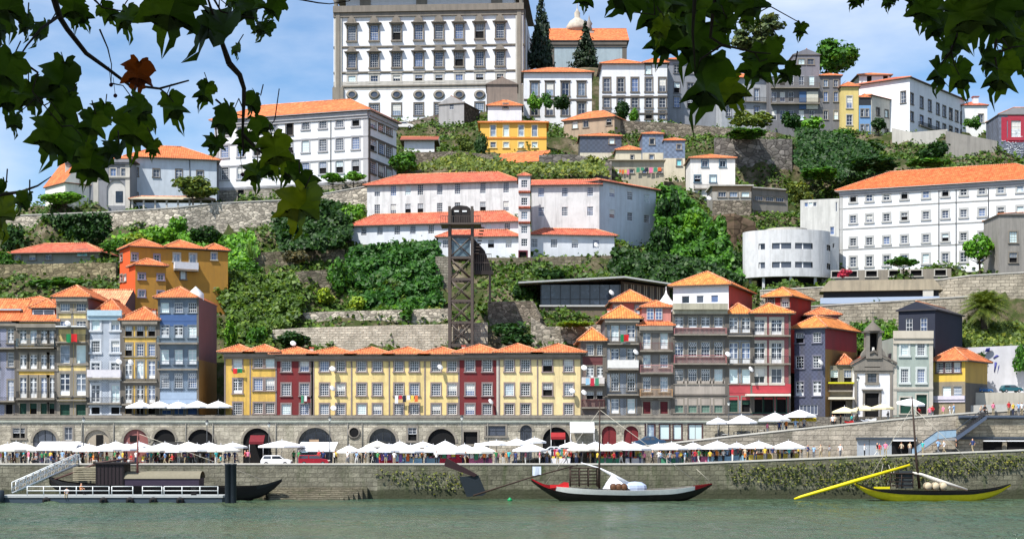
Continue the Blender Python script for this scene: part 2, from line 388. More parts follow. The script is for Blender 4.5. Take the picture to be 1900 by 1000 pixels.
        for q in fs:
            b.poly(q,(s.wallm if (kind!='auto' and len(q)==3) else tile))
        cap=TILEP
        if (Vector(a)-Vector(e)).length>.3: b.tube([a,e],.13,cap,5)
        if kind=='auto':
            for q in hips: b.tube(q,.12,cap,5)
        o=ob(name,b,s.root); return o
    def slab(s,name,x0,x1,y0,y1,z0,z1,m,parent=None):
        b=MB(); b.box(x0,x1,y0,y1,z0,z1,m); return ob(name,b,parent or s.root)
    def cornice(s,z,h=.35,proj=.3,m=None,name='cornice',f=None,u0=0,u1=None):
        f=f or s.front; b=MB(); u1=f.L if u1 is None else u1; m=m or GRAN
        b.box(u0,u1,-proj,-.003,z,z+h,m,f.M); b.box(u0,u1,-proj*.55,-.004,z-h*.7,z-.001,m,f.M); return ob(name,b,s.root)
    def strip(s,x,w=.3,z0=0,z1=None,m=None,name='corner_stone',f=None,proj=.05):
        f=f or s.front; b=MB(); b.box(x-w/2,x+w/2,-proj,-.003,z0,z1 if z1 else s.H,m or GRAN,f.M); return ob(name,b,s.root)
    def balcony(s,px0,px1,py,hpx=14,proj=.8,mat=None,slab=None,style='iron',f=None,metres=None):
        f=f or s.front; u0,v=s.pix(f,px0,py); u1,_=s.pix(f,px1,py); hh=s.pix(f,px0,py-hpx)[1]-v
        u0,u1=max(u0,.03),min(u1,f.L-.03)
        b=MB(); b.box(u0,u1,-proj,-.003,v-.2,v,slab or GRAN,f.M); o=ob('balcony',b,s.root)
        r=MB(); m=mat or IRON
        r.box(u0,u1,-proj+.02,-proj+.08,v+hh-.06,v+hh,m,f.M)
        if style=='iron':
            n=int((u1-u0)/.17)
            for i in range(n+1): x=u0+.02+(u1-u0-.06)*i/n; r.box(x,x+.03,-proj+.03,-proj+.06,v+.002,v+hh-.061,m,f.M)
            for x in (u0,u1-.05): r.box(x,x+.05,-proj+.1,-.01,v+hh-.06,v+hh,m,f.M)
            for k in range(4):
                for x in (u0+.005,u1-.035): r.box(x,x+.03,-proj+.1+k*proj/4.5,-proj+.13+k*proj/4.5,v+.001,v+hh-.061,m,f.M)
        else:
            r.box(u0,u1,-proj+.025,-proj+.07,v+.08,v+hh-.061,m,f.M)
            for x in (u0,u1-.05): r.box(x,x+.05,-proj+.08,-.01,v+.08,v+hh-.06,m,f.M)
        ob('railing',r,o); return o
    def chimney(s,x,y,z,w=.6,h=1.2,m=None):
        b=MB(); m=m or plaster(225,220,210); b.box(x-w/2,x+w/2,y-w/2,y+w/2,z-1.2,z+h,m); b.box(x-w*.65,x+w*.65,y-w*.65,y+w*.65,z+h,z+h+.15,TILED); return ob('chimney',b,s.root)
    def cap(s,x,y,z,r=.25,m=None,name='finial'):
        b=MB(); b.lathe([(r*.5,-.3),(r*.6,0),(r,.2),(r*.7,.5),(0.01,.8)],m or WHITE,8,(x,y,z)); return ob(name,b,s.root)
    def pipe(s,px,z0,z1,f=None,m=None):
        f=f or s.front; u,_=s.pix(f,px,600); b=MB(); b.tube([(u,-.09,z0),(u,-.09,z1)],.07,m or IRON,6,f.M); return ob('drainpipe',b,s.root)
# ---------------------------------------------------------------- free-standing walls
def wall(name,label,cat,pts,mat,thick=.7,capm=None,ground=True,capover=.08,group=None):
    """pts: (px, Y, py_top, py_base) along the wall"""
    b=MB(); q=[]
    for px,Y,t,bs in pts: q.append((XX(px,Y),Y,ZZ(t,Y),ZZ(bs,Y)))
    o0=Vector((q[0][0],q[0][1],q[0][3])); root=thing(name,label,cat,o0,0,group)
    n=len(q); cb=MB()
    for i in range(n-1):
        a,c=q[i],q[i+1]; A=[Vector((a[0],a[1],0)),Vector((c[0],c[1],0))]; d=(A[1]-A[0]).normalized(); nr=Vector((-d.y,d.x,0))*thick
        def pt(e,z,k): return Vector((e[0],e[1],z))+nr*k-o0
        sk=2.5
        for k0,fl in ((0,0),(1,1)):
            f=[pt(a,a[3]-sk,k0),pt(c,c[3]-sk,k0),pt(c,c[2],k0),pt(a,a[2],k0)]
            b.poly(f[::-1] if fl else f,mat)
        b.poly([pt(a,a[2],0),pt(c,c[2],0),pt(c,c[2],1),pt(a,a[2],1)],mat)
        if i==0: b.poly([pt(a,a[3]-sk,1),pt(a,a[3]-sk,0),pt(a,a[2],0),pt(a,a[2],1)],mat)
        if i==n-2: b.poly([pt(c,c[3]-sk,0),pt(c,c[3]-sk,1),pt(c,c[2],1),pt(c,c[2],0)],mat)
        if capm:
            h=.18; w0,w1=-capover/thick,1+capover/thick
            cb.add([pt(a,a[2]+.003,w0),pt(c,c[2]+.003,w0),pt(c,c[2]+.003,w1),pt(a,a[2]+.003,w1),pt(a,a[2]+h,w0),pt(c,c[2]+h,w0),pt(c,c[2]+h,w1),pt(a,a[2]+h,w1)],[(3,2,1,0),(4,5,6,7),(0,1,5,4),(1,2,6,5),(2,3,7,6),(3,0,4,7)],capm)
        if ground:
            for k in np.linspace(0,1,max(2,int((Vector(c)-Vector(a)).length/5))):
                l=[a[j]+(c[j]-a[j])*k for j in range(4)]
                TP.append((l[0],l[1]-1.2,l[3]-.2)); l[1]>240 and [TP.append((l[0],l[1]-1.2-k_,l[3]-.2-k_*.55)) for k_ in (7,14)]; TP.append((l[0],l[1]+1.8,l[2]-.35))
    ob('masonry',b,root)
    if capm: ob('coping',cb,root)
    return root
# ---------------------------------------------------------------- plants
rng=np.random.default_rng(7)
def leaf_cards(cen,nor,size,m,quad=True):
    """one small bent card for every centre"""
    n=len(cen); nor=nor/np.linalg.norm(nor,axis=1)[:,None]
    r=rng.normal(size=(n,3)); t=np.cross(nor,r); t/=np.linalg.norm(t,axis=1)[:,None]; b=np.cross(nor,t)
    s=(size*rng.uniform(.4,1.6,n))[:,None]
    V=np.stack([cen-t*s-b*s*.25,cen+b*s*-.75+nor*s*.2,cen+t*s-b*s*.2,cen+b*s*.85-nor*s*.15],1).reshape(-1,3)
    return V,np.arange(4*n).reshape(-1,4)
def card_mesh(V,Fc,mat):
    me=bpy.data.meshes.new('leaves'); me.from_pydata(V.tolist(),[],Fc.tolist()); me.materials.append(mat); return finish(me)
def blob_pts(n,lobes,shell=.55):
    """points through a set of ellipsoid lobes (cx,cy,cz,rx,ry,rz), denser near the outside"""
    w=np.array([l[3]*l[4]+l[5]*l[3] for l in lobes]); k=rng.choice(len(lobes),n,p=w/w.sum()); Lb=np.array(lobes)[k]
    d=rng.normal(size=(n,3)); d/=np.linalg.norm(d,axis=1)[:,None]; r=rng.uniform(shell**3,1,n)**(1/3)
    wob=1+.16*np.sin(d[:,0]*7+k)+.13*np.sin(d[:,2]*9+k*2)
    p=Lb[:,:3]+d*Lb[:,3:]*(r*wob)[:,None]
    return p,d+rng.normal(size=(n,3))*.55+np.array([0,0,.35])
CR={}
def crown(kind,n,size,mat,var=0):
    key=(kind,n,size,mat.name,var)
    if key in CR: return CR[key]
    st=np.random.default_rng(var*31+len(kind)); lobes=[]
    if kind=='round':
        lobes=[(0,0,0,.72,.7,.72)]
        for i in range(9):
            a=st.uniform(0,6.28); e=st.uniform(-.35,.9); lobes.append((cos(a)*.62*cos(e),sin(a)*.62*cos(e),.62*sin(e),*(st.uniform(.26,.42),)*3))
    elif kind=='bush':
        for i in range(10): a=st.uniform(0,6.28); q=st.uniform(.1,.72); r=st.uniform(.26,.44); lobes.append((cos(a)*q,sin(a)*q,st.uniform(-.35,.42),r*1.15,r*1.15,r))
    elif kind=='flat':
        for i in range(14): a=st.uniform(0,6.28); q=st.uniform(.0,.75); r=st.uniform(.25,.36); lobes.append((cos(a)*q,sin(a)*q,st.uniform(-.25,.4)*(1.1-q),r,r,r*.9))
    elif kind=='cone':
        for i in range(26):
            z=-.95+1.9*i/25; R=(1-z)*.5*.72+.05; 
            for j in range(4): a=st.uniform(0,6.28); q=R*st.uniform(.35,.75); lobes.append((cos(a)*q,sin(a)*q,z+st.uniform(-.04,.04),R*.55,R*.55,.075+R*.12))
    elif kind=='open':
        for i in range(13): a=st.uniform(0,6.28); q=st.uniform(.25,.8); r=st.uniform(.17,.30); lobes.append((cos(a)*q,sin(a)*q,st.uniform(-.55,.75)*(1-.3*q),r*1.2,r*1.2,r*.8))
    p,d=blob_pts(n,lobes,.6 if kind!='open' else .3)
    V,Fc=leaf_cards(p,d,np.full(n,size),mat); CR[key]=card_mesh(V,Fc,mat); return CR[key]
BARK=plain(92,80,66,.95); BARKD=plain(60,54,46,.95)
def limbs(spread,h,crown_h,r,seed=0):
    b=MB(); st=random.Random(seed); b.tube([(0,0,-1.),(.02*h,.0,h*.35),(-.01*h,.02*h,h*.75),(0,0,h+crown_h*.25)],[r*1.25,r,r*.8,r*.4],BARK,7)
    for i in range(6):
        a=st.uniform(0,6.28); z=h*st.uniform(.65,.98); q=spread*st.uniform(.45,.8)
        b.tube([(0,0,z),(cos(a)*q*.5,sin(a)*q*.5,z+crown_h*.2),(cos(a)*q,sin(a)*q,z+crown_h*st.uniform(.3,.6))],[r*.5,r*.3,r*.1],BARK,5)
    return b
G1=foliage(66,118,30,.85); G2=foliage(92,148,36,.88); G3=foliage(44,86,30,.65); G4=foliage(134,168,44,.75); G5=foliage(112,134,58,.7); GCON=foliage(36,62,42,.65,.1); GFIG=foliage(54,106,32,.75)
def tree(label,px,pyt,pyb,wpx,Y,mat=G1,kind='round',trunk=.3,n=2600,size=.085,var=0,name='tree',base=None,group=None,flat=.9):
    """crown between rows pyt and pyb, wpx wide; trunk = height of bare stem as a share of the crown"""
    w=wpx*Y/F/2; zt,zb=ZZ(pyt,Y),ZZ(pyb,Y); ch=(zt-zb)/2; cz=(zt+zb)/2; h=trunk*2*ch+.4
    g=zb-trunk*2*ch if base is None else ZZ(base,Y); h=zb-g
    r=thing(name,label,'tree',(XX(px,Y),Y,g),random.uniform(0,6),group)
    c=ob('crown',crown(kind,n,size,mat,var),r,(0,0,cz-g)); c.scale=(w,w*flat,ch)
    ob('trunk',limbs(w,h+ch*.3,ch,max(.12,.045*ch+.06),var),r); TP.append((XX(px,Y),Y,g-.1)); return r
def bush(label,px,pyt,pyb,wpx,Y,mat=G1,n=1300,size=.11,var=None,name='bush',flat=.8,kind='bush',group=None,cat=None):
    w=wpx*Y/F/2; zt,zb=ZZ(pyt,Y),ZZ(pyb,Y); ch=(zt-zb)/2*1.18
    o=ob(name,crown(kind,n,size,mat,random.randrange(4) if var is None else var),None,(XX(px,Y),Y,(zt+zb)/2),random.uniform(0,6)); o.scale=(w,w*flat,ch)
    return tag(o,label,cat or name.replace('_',' '),group)
def ivy(label,quad,Y,n,size=.28,mat=GFIG,name='ivy',depth=.8,cat='ivy',ys=None,lump=.9):
    """leaves over a wall or slope: quad = px,py outline polygon; Y or ys=(bottom,top) gives its distance"""
    q=np.array(quad,float); x0,y0=q.min(0); x1,y1=q.max(0); pts=[]
    while len(pts)<n:
        c=np.stack([rng.uniform(x0,x1,4*n),rng.uniform(y0,y1,4*n)],1); ins=np.zeros(len(c),bool); j=len(q)-1
        for i in range(len(q)):
            yi,yj,xi,xj=q[i,1],q[j,1],q[i,0],q[j,0]
            ins^=((yi>c[:,1])!=(yj>c[:,1]))&(c[:,0]<(xj-xi)*(c[:,1]-yi)/(yj-yi+1e-9)+xi); j=i
        pts+=c[ins].tolist()
    c=np.array(pts[:n]); t=(y1-c[:,1])/(y1-y0+1e-9); Yv=np.full(n,float(Y)) if ys is None else ys[0]+(ys[1]-ys[0])*t
    Yv=Yv-np.abs(rng.normal(0,depth,n))*.6-lump*(np.sin(c[:,0]*.16+np.sin(c[:,1]*.1)*2)+np.sin(c[:,1]*.19+c[:,0]*.05)+np.sin(c[:,0]*.41)*.5)*.5
    V0=np.stack([(c[:,0]-CX)/F*Yv,Yv,CZ+(HY-c[:,1])/F*Yv],1)+rng.normal(0,.22,(n,3))
    nr=np.tile([0.,-.75,.7],(n,1))+rng.normal(size=(n,3))*.6
    o0=V0.mean(0); V,Fc=leaf_cards(V0-o0,nr,np.full(n,size),mat)
    return tag(ob(name,card_mesh(V,Fc,mat),None,o0),label,cat)
# ---------------------------------------------------------------- river, quay, terrace, ramp
def zq(x): return 4.2+(0 if x<20 else min((x-20)*.04,2.2))
n=NT('river_water'); p=n.pos()
wcol=n.mix(n.ramp(n.noise(n.maprange(p,(.02,.05,1)),1,4),(.35,(0,0,0)),(.65,(1,1,1))),lin(64,96,80,.64),lin(92,110,80,.64))
n.base(wcol,.16,.5); n.b.inputs['IOR'].default_value=1.33
h1=n.noise(n.maprange(p,(.75,.42,1)),1.,4,.6); h2=n.noise(n.maprange(p,(.16,.11,1)),1.,3,.5)
n.bump(n('ShaderNodeMath',{0:h1,1:h2},operation='ADD').outputs[0],1.,1.5)
wx=np.arange(-76,76.1,.36); wy=np.arange(96,200.7,.36); WX,WY=np.meshgrid(wx,wy); wz=np.zeros_like(WX); wr=np.random.default_rng(3)
for i in range(90):
    lam=wr.uniform(1.,3.6); th=wr.normal(pi/2,.55); wz+=.0040*lam**.8*np.sin((WX*cos(th)+WY*sin(th))*2*pi/lam+wr.uniform(0,6.28))
wz*=(.55+.45*np.sin(WX*.07+np.sin(WY*.09)*1.6)*np.sin(WY*.11+.4*np.sin(WX*.05)))
wz*=np.clip((76-np.abs(WX))/4,0,1)*np.clip((WY-96)/4,0,1)*np.clip((200.6-WY)/3,0,1)
b=MB(); b.v=np.stack([WX.ravel(),WY.ravel(),wz.ravel()],1).tolist(); nx0=len(wx); ii=np.arange(WX.size).reshape(WX.shape)
b.f=np.stack([ii[:-1,:-1],ii[:-1,1:],ii[1:,1:],ii[1:,:-1]],-1).reshape(-1,4).tolist(); b.mi(n.m); b.m=[0]*len(b.f); b.sm=[True]*len(b.f); xa,xb,ya,yb=wx[0],wx[-1],wy[0],wy[-1]
for q in ([(-1500,3,0),(1500,3,0),(1500,ya,0),(-1500,ya,0)],[(-1500,ya,0),(xa,ya,0),(xa,yb,0),(-1500,yb,0)],[(xb,ya,0),(1500,ya,0),(1500,yb,0),(xb,yb,0)]): b.poly(q,n.m)
struct('river',b)
PAVE=stone(176,168,156,.8,.5,.8,.05); PAVED=stone(150,144,134,.7,.4,.8,.1)
b=MB(); b.box(-60,60,-45,3,5.2,6.35,PAVE); b.box(-60,60,2.6,3.4,-2,6.6,PAVE); struct('near_quay',b)
xs=[-400,-75,-50,-25,0,20,30,40,50,60,66,75,400]; b=MB()
for a,c in zip(xs,xs[1:]): b.poly([(a,200.5,zq(a)),(c,200.5,zq(c)),(c,218,zq(c)),(a,218,zq(a))],PAVE)
struct('quay_pavement',b)
QS=stone(160,156,138,1.5,.55,.9,.6,.68,.5); QSM=stone(140,138,118,1.1,.6,1.,1.,.68,.6); COP=plain(206,202,192,.8)
pts=lambda l:[(px,200,HY-(zq(XX(px,200))-CZ)*F/200,925) for px in l]
wall('quay_wall','long pale stone quay wall behind the moored dark cargo boat and boat landing','quay wall',pts([-500,0,250,500,700]),QS,1,capm=COP,ground=False)
wall('quay_wall','mossy dark stone quay wall behind the red and yellow boats','quay wall',pts([700,900,1100,1250,1350,1500,1700,1900,2400]),QSM,1,capm=COP,ground=False)
# terrace on top of the arcaded wall and ramp
b=MB(); b.box(-420,33,212.6,231,9,10.5,PAVED); b.box(33,75,214,232,9,10.3,PAVED); struct('terrace_street',b)
RP=[(950,857),(1020,848),(1100,838),(1200,828),(1340,812),(1470,798),(1560,789),(1700,775),(1800,767),(1900,761),(2300,757)]
b=MB()
for (a,ya),(c,yc) in zip(RP,RP[1:]):
    z0,z1=ZZ(ya,207)-.3,ZZ(yc,207)-.3; x0,x1=XX(a,207),XX(c,207)
    b.poly([(x0,207.3,z0),(x1,207.3,z1),(x1*1.02,217,z1),(x0*1.02,217,z0)],PAVED)
struct('ramp_road',b)
zr=lambda px: ZZ(np.interp(px,[q[0] for q in RP],[q[1] for q in RP]),207)-.3
RS=stone(168,160,146,1.6,.5,.7,.25); RSL=stone(196,186,170,1.9,.62,.75,.12)
rw=wall('ramp_wall','grey stone parapet wall climbing behind the stall umbrellas','wall',[(px,207,y,HY-(zq(XX(px,207))-CZ)*F/207) for px,y in RP[:6]],RS,.5,capm=COP,ground=False)
rw=wall('ramp_wall','pale ashlar ramp wall with grey doors under the chapel square','wall',[(px,207,y,HY-(zq(XX(px,207))-CZ)*F/207) for px,y in RP[5:]],RSL,.5,capm=COP,ground=False)
def onwall(px0,px1,py0,py1,Y,d,m,name,parent,label=None):
    o0=parent.location; b=MB(); b.box(XX(px0,Y)-o0.x,XX(px1,Y)-o0.x,Y-d-o0.y,Y-.004-o0.y,ZZ(py1,Y)-o0.z,ZZ(py0,Y)-o0.z,m); o=ob(name,b,parent)
    if label: o['label']=label
    return o
GREYP=plain(168,176,184,.5)
onwall(1588,1700,811,814.5,207,.5,plain(70,78,88),'lintel',rw)
for a,c in ((1590,1612),(1613,1654)): onwall(a,c,815,848,207,.12,GREYP,'door_panel',rw)
onwall(1655,1696,818,848,207,.1,DARK,'doorway',rw); onwall(1655,1697,815,818,207,1.,WHITE,'awning',rw)
for k in range(3): onwall(1603+k*0,1606,0,0,207,0,GREYP,'x',rw) if False else None
# ---------------------------------------------------------------- arcaded wall
MUR=stone(198,190,172,1.3,.55,1.1,.3,.84)
mu=Bld('arcaded_wall','long weathered stone wall with arched shop vaults above the quay','wall',(-70,212),(1482,212),861,.9,MUR,ground=False)
H=mu.h(771)
ARC=[(83,44,797,'glass'),(180,46,797,'panel'),(252,46,796,'pink'),(305,40,796,'dark'),(373,50,796,'dark'),(477,52,794,'dark'),(585,64,793,'shop'),(710,50,794,'cars'),(819,52,795,'open'),(976,22,788,'grid'),(1032,50,792,'dark'),(1130,27,790,'red'),(1171,27,790,'red'),(-30,44,797,'dark')]
rings=[]; spl=[]
for px,w,py,k in ARC:
    u0,v1=mu.pix(mu.front,px-w/2,py); u1,_=mu.pix(mu.front,px+w/2,py); mu.front.ops.append((u0,u1,.02,v1)); r=(u1-u0)/2; c=(u0+u1)/2; vs=v1-r; spand=MB(); spl.append(spand)
    for s in (-1,1):
        arc=[(c+s*r*cos(t),0,vs+r*sin(t)) for t in np.linspace(0,pi/2,9)]
        spand.poly(arc+[(c+s*r,0,v1)],MUR)
        for a,e in zip(arc,arc[1:]): spand.poly([a,e,(e[0],.3,e[2]),(a[0],.3,a[2])],MUR)
    rings.append((px,c,r,vs,k))
SQ=[(127,14,792,816),(873,25,801,823),(765,15,793,817),(35,22,794,812),(920,36,790,808)]
for px,w,y0,y1 in SQ: mu.win(mu.front,px,(y0+y1)/2,w,y1-y0,1 if w==25 else 2,2,gl=GL,sash=WHITE if w<25 else IRON,fr=GRAN,t=.25,style='open' if w==25 else 'sash')
for px,w in ((1206,17),(1233,18),(1257,15),(1290,26)): mu.win(mu.front,px,801,w,28,2 if w>20 else 1,1,gl=GLP,sash=plain(92,38,44),fr=plain(84,60,60),t=.12)
mu.walls(H); [ob('arch_spandrel',q_,mu.root) for q_ in spl]
kinds=dict(dark=DARK,glass=GL,panel=plaster(176,164,146),pink=plaster(150,96,92),shop=GL,cars=GL,open=DARK,red=plain(120,40,44,.6),grid=GL)
for px,c,r,vs,k in rings:
    b=MB(); n_=14
    for i in range(n_):
        t0,t1=pi*i/n_,pi*(i+1)/n_; q=[(c+R*cos(t),vs+R*sin(t)) for R,t in ((r,t0),(r+.32,t0),(r+.32,t1),(r,t1))]
        b.extr(q[::-1],-.07,-.002,plaster(150,143,128,.6) if i%2 else GRAN)
    ob('arch_ring',b,mu.root)
    b=MB(); m=kinds[k]; pts=[(c-r+.01,.02),(c+r-.01,.02)]+[(c+(r-.01)*cos(t),vs+(r-.01)*sin(t)) for t in np.linspace(0,pi,15)]
    b.extr(pts,.2,.28,m)
    if k in('glass','shop','cars','grid'):
        for q in np.linspace(-r*.6,r*.6,3 if k!='grid' else 5): b.box(c+q-.04,c+q+.04,.14,.2,.02,vs+sqrt(r*r-q*q)-.1,IRON)
        b.box(c-r+.1,c+r-.1,.13,.19,vs-.05,vs+.05,IRON)
    if k=='shop': b.box(c-r*.35,c+r*.2,.1,.16,vs-.6,vs+.7,plain(190,160,130)); b.box(c-r*.8,c-r*.45,.1,.16,vs-1,vs+.4,plain(150,190,205))
    if k=='cars': b.box(c-r*.7,c-r*.2,.08,.15,vs-.7,vs-.25,WHITE); b.box(c+r*.15,c+r*.7,.08,.15,vs-.75,vs-.3,WHITE)
    if k=='panel': b.box(c-.1*r,c+r*.45,.1,.19,.1,vs+r*.6,DARK)
    if k=='pink': b.box(c-r*.5,c+r*.2,.1,.19,vs,vs+r*.5,DARK)
    if k=='red': b.box(c-.02,c+.02,.15,.2,.1,vs+r*.9,DARK)
    ob('vault_front',b,mu.root)
mu.cornice(mu.h(783),.22,.2,plaster(176,180,168)); mu.cornice(H-.3,.3,.14)
b=MB(); u,v=mu.pix(mu.front,657,802)
b.lathe([(.62,0),(.85,0),(.85,.12),(.62,.12)],GRAN,18,M=Matrix.Translation((u,-.002,v))@Matrix.Rotation(pi/2,4,'X')); b.lathe([(.01,.03),(.62,.03)],DARK,18,M=Matrix.Translation((u,-.002,v))@Matrix.Rotation(pi/2,4,'X')); ob('round_window',b,mu.root)
for px in (38,152,211,345,395,512,645,672,905,1022,1200,1333): mu.pipe(px,.3,mu.h(784),m=plain(120,118,112))
# ---------------------------------------------------------------- houses on the waterfront
BEI=plain(196,190,178); LTBL=plain(150,178,196,.6); GREEN=plain(34,74,60); SB=plain(58,96,160)
YEL=plaster(238,212,146,.6); OCH=plaster(222,182,92,.6); RED=plaster(122,48,50,.35); CRM=plaster(238,216,162,.5)
YB=215.
def row(name,label,l,r,base,top,wall,depth=10,group='terraced houses on the waterfront',cat='house',Y=YB,Y2=None,**k):
    return Bld(name,label,cat,(l,Y),(r,Y2 or Y),base,depth,wall,group,ground=True,**k)
PURP=plaster(122,92,96,.25); BROWN=plaster(146,116,74,.35)
# left block
AZ1=azulejo(150,152,172); AZ2=azulejo(176,184,196); AZ3=azulejo(116,132,150); AZ4=azulejo(150,158,150)
H1=row('row_house','narrow blue-grey tiled house at the far left end of the waterfront',-45,31,770,0,AZ1)
H1.grid(H1.front,[-30,-8,20],[(623,26,{'style':'door'}),(667,26),(724,38,{'style':'door','nx':4,'ny':7})],11); H1.grid(H1.front,[-25,17],[(759,18,{'style':'open'})],13,fr=GRAN)
H1.walls(H1.h(598)); H1.hip(H1.H,3.3,.5,kind='gx'); H1.balcony(-40,30,645,13); H1.cornice(H1.H-.5,.45,.4); H1.balcony(-40,30,743,6)
H2=row('row_house','yellow house with stone bays and green balcony doors beside blue-grey tiled house',31,105,770,0,OCH)
H2.grid(H2.front,[43,62,82,98],[(624,27,{'style':'door'}),(671,27,{'style':'door','fr':GRAN,'t':.3}),(719,38,{'style':'door','t':.3}),(758,20,{'style':'sash','gl':GREEN,'sash':GREEN})],13,t=.25)
H2.walls(H2.h(598)); H2.hip(H2.H,3.2,.5,kind='gx'); H2.cornice(H2.H-.7,.5,.5); H2.balcony(33,104,644,15,.9,plain(84,110,120)); H2.balcony(33,104,739,13,.8); H2.balcony(68,104,644,17,1.)
H2.slab('dormer',8,8.01,0,0,0,0,OCH) if False else None
d=MB(); u,v=H2.pix(H2.front,76,590); d.box(u-1.6,u+1.7,1.2,4,H2.H-.5,H2.H+1.9,RED); d.box(u-1.45,u+1.5,1.1,1.19,H2.H+.7,H2.H+1.75,WHITE); d.box(u-1.3,u-.05,1.05,1.1,H2.H+.8,H2.H+1.65,GL); d.box(u+.1,u+1.35,1.05,1.1,H2.H+.8,H2.H+1.65,GL); dm=ob('dormer',d,H2.root)
H2.hip(H2.H+1.9,1.3,.35,x0=u-1.6,x1=u+1.7,y0=1.2,y1=6,name='dormer_roof')
d=MB(); u,v=H1.pix(H1.front,14,590); d.box(u-2,u+1.2,1.5,4,H1.H-.5,H1.H+1.7,plaster(228,112,54)); d.box(u-1.2,u-.3,1.42,1.49,H1.H+.6,H1.H+1.3,DARK); d.box(u-2.2,u+1.4,1.3,4,H1.H+1.7,H1.H+1.9,plain(170,190,200)); ob('dormer',d,H1.root)
H3=row('row_house','tall yellow house with flag balcony and low tiled roof',105,163,770,0,YEL,12)
H3.grid(H3.front,[120.5,150.5],[(567,21,{'nx':4,'ny':3,'sash':WHITE}),(601,11,{'nx':3,'ny':2}),(657,34,{'style':'sash','nx':1,'ny':2,'gl':GLP}),(713,40,{'style':'door','nx':2,'ny':4}),(760,20,{'gl':GREEN,'sash':GREEN})],18,t=.3)
H3.walls(H3.h(553),side=[(99,PURP)]); H3.hip(H3.H,1.7,.6); H3.balcony(107,162,634,13,1.,plain(40,44,46)); H3.cornice(H3.H-.45,.45,.5); H3.slab('canopy',.1,H3.W-.1,-.9,-.01,H3.h(607),H3.h(605),WHITE); H3.balcony(107,162,741,5,.5)
for k in (.12,H3.W/2,H3.W-.12): H3.strip(k,.3)
H4=row('row_house','narrow pale grey tiled house with flat blue parapet',163,227,770,0,AZ2)
H4.grid(H4.front,[177.5,214],[(602,21,{'nx':2,'ny':1,'gl':GLP}),(643,21,{'nx':4,'ny':4,'sash':WHITE}),(688,29,{'style':'door'}),(733,38,{'style':'door','nx':2,'ny':3}),(760,16,{'style':'open'})],16,t=.25,fr=plain(200,204,210))
H4.walls(H4.h(586)); H4.cornice(H4.H-.02,.75,.45,plain(176,200,214)); H4.balcony(164,226,701,15,.8,plain(214,210,216),style='panel'); H4.balcony(164,226,747,10,.6)
b=MB(); H4.hip(H4.H+.1,2.3,.1,y0=1)
H5=row('row_house','yellow house with orange roof edge beside the grey tiled one',227,293,770,0,OCH)
H5.grid(H5.front,[238.5,260,281.5],[(614,20,{'style':'half'}),(649,22),(686,34,{'style':'door'}),(731,34,{'style':'door'}),(760,16,{'style':'open'})],13,t=.2)
H5.walls(H5.h(596)); H5.hip(H5.H,1.9,.5); H5.cornice(H5.H-.4,.35,.45); H5.balcony(228,292,707,5,.4); H5.balcony(228,292,749,14,.7)
H6=row('row_house','tall blue-grey tiled corner house with iron balconies and brown side wall',293,369,770,0,AZ3,13)
H6.grid(H6.front,[306,331.5,357],[(571,18,{'nx':4,'ny':3,'t':.1}),(615,22,{'style':'door','t':.1}),(662,27,{'style':'door','gl':GLP,'t':.1}),(706,27,{'nx':4,'ny':6,'style':'lat','t':.1})],15,fr=plain(120,130,142))
H6.win(H6.front,309,760,17,17,2,1,gl=SB,sash=LTBL); H6.win(H6.front,332,760,17,17,2,1,gl=SB,sash=LTBL); H6.win(H6.front,357,760,17,17,1,1,gl=SB,sash=SB)
H6.walls(H6.h(554),side=[(7.4,BROWN),(99,PURP)]); H6.hip(H6.H,1.6,.6,x1=H6.W-.6); H6.balcony(294,369,636,12,.9,plain(104,124,134)); H6.balcony(294,369,684,14,.7,plain(70,90,108)); H6.cornice(H6.h(596),.9,.06,plain(70,98,146),name='blue_band')
H6.cornice(H6.h(740),.9,.05,plain(150,168,190),name='pale_band'); b=MB(); b.lathe([(1.1,0),(1.1,.9),(.02,1.9)],WHITE,4,(H6.W-1,3,H6.H)); ob('roof_lantern',b,H6.root)
# taller house behind the left block
HB=row('row_house','brick red gable wall house with long pale roof behind the left block',110,224,600,0,PURP,12,Y=229); HB.walls(HB.h(575)); HB.hip(HB.H,3.2,.4,TILEP,kind='gx')
HC=row('row_house','house with long orange roofs tucked behind the left end of the waterfront',8,108,600,0,OCH,8,Y=229); HC.walls(HC.h(566)); HC.hip(HC.H,1.4,.4)
# low central row
def low(label,l,r,cols,wall,eave=659,rows=None,rise=1.05,Y=YB,**k):
    h=row('row_house',label,l,r,770,0,wall,9,Y=Y)
    h.grid(h.front,cols,rows or [(678,23),(722.5,23),(759,20)],17,fr=plaster(150,134,132,.3,.85),t=.16,nx=4,ny=5,**k)
    h.walls(h.h(eave)); h.hip(h.H,rise,.85); h.cornice(h.H-.5,.4,.55,plaster(140,130,120,.4)); h.strip(.1,.18,m=plaster(140,126,124)); return h
MR=[(672,24),(716,26,{'style':'door'}),(758,22)]
a1=low('deep yellow house with a small flag, first in the low row beside brown wall',416,463,[441],OCH,655,MR)
a1b=low('deep yellow two-window house next to the dark red one',463,511,[479,505],OCH,655,[(671,22),(713,22),(757,20)])
a2=low('dark red house with four-pane windows at the left of low row',511,580.5,[531,565],RED)
a2.strip(a2.W-.1,.25)
low('pale yellow house beside the left red one with two dishes',580.5,651,[602,632],YEL); low('pale yellow house with lamp post in front, second of the light ones',651,721,[671,700],YEL)
low('pale yellow house with laundry hanging below its windows',721,787,[740,769],YEL); low('pale yellow house left of the right dark red house',787,850,[809,839],YEL)
a3=low('dark red house in the middle of the low row',850,925,[872,904],RED,657,rise=1.3)
low('cream yellow house right of the middle red house',925,996,[945,975],CRM,656,rise=1.3); low('cream yellow house at the right end of low row',996,1077,[1016,1055],CRM,656,rise=1.3)
for h in (a2,a3): h.strip(h.W-.12,.3,m=BEI)
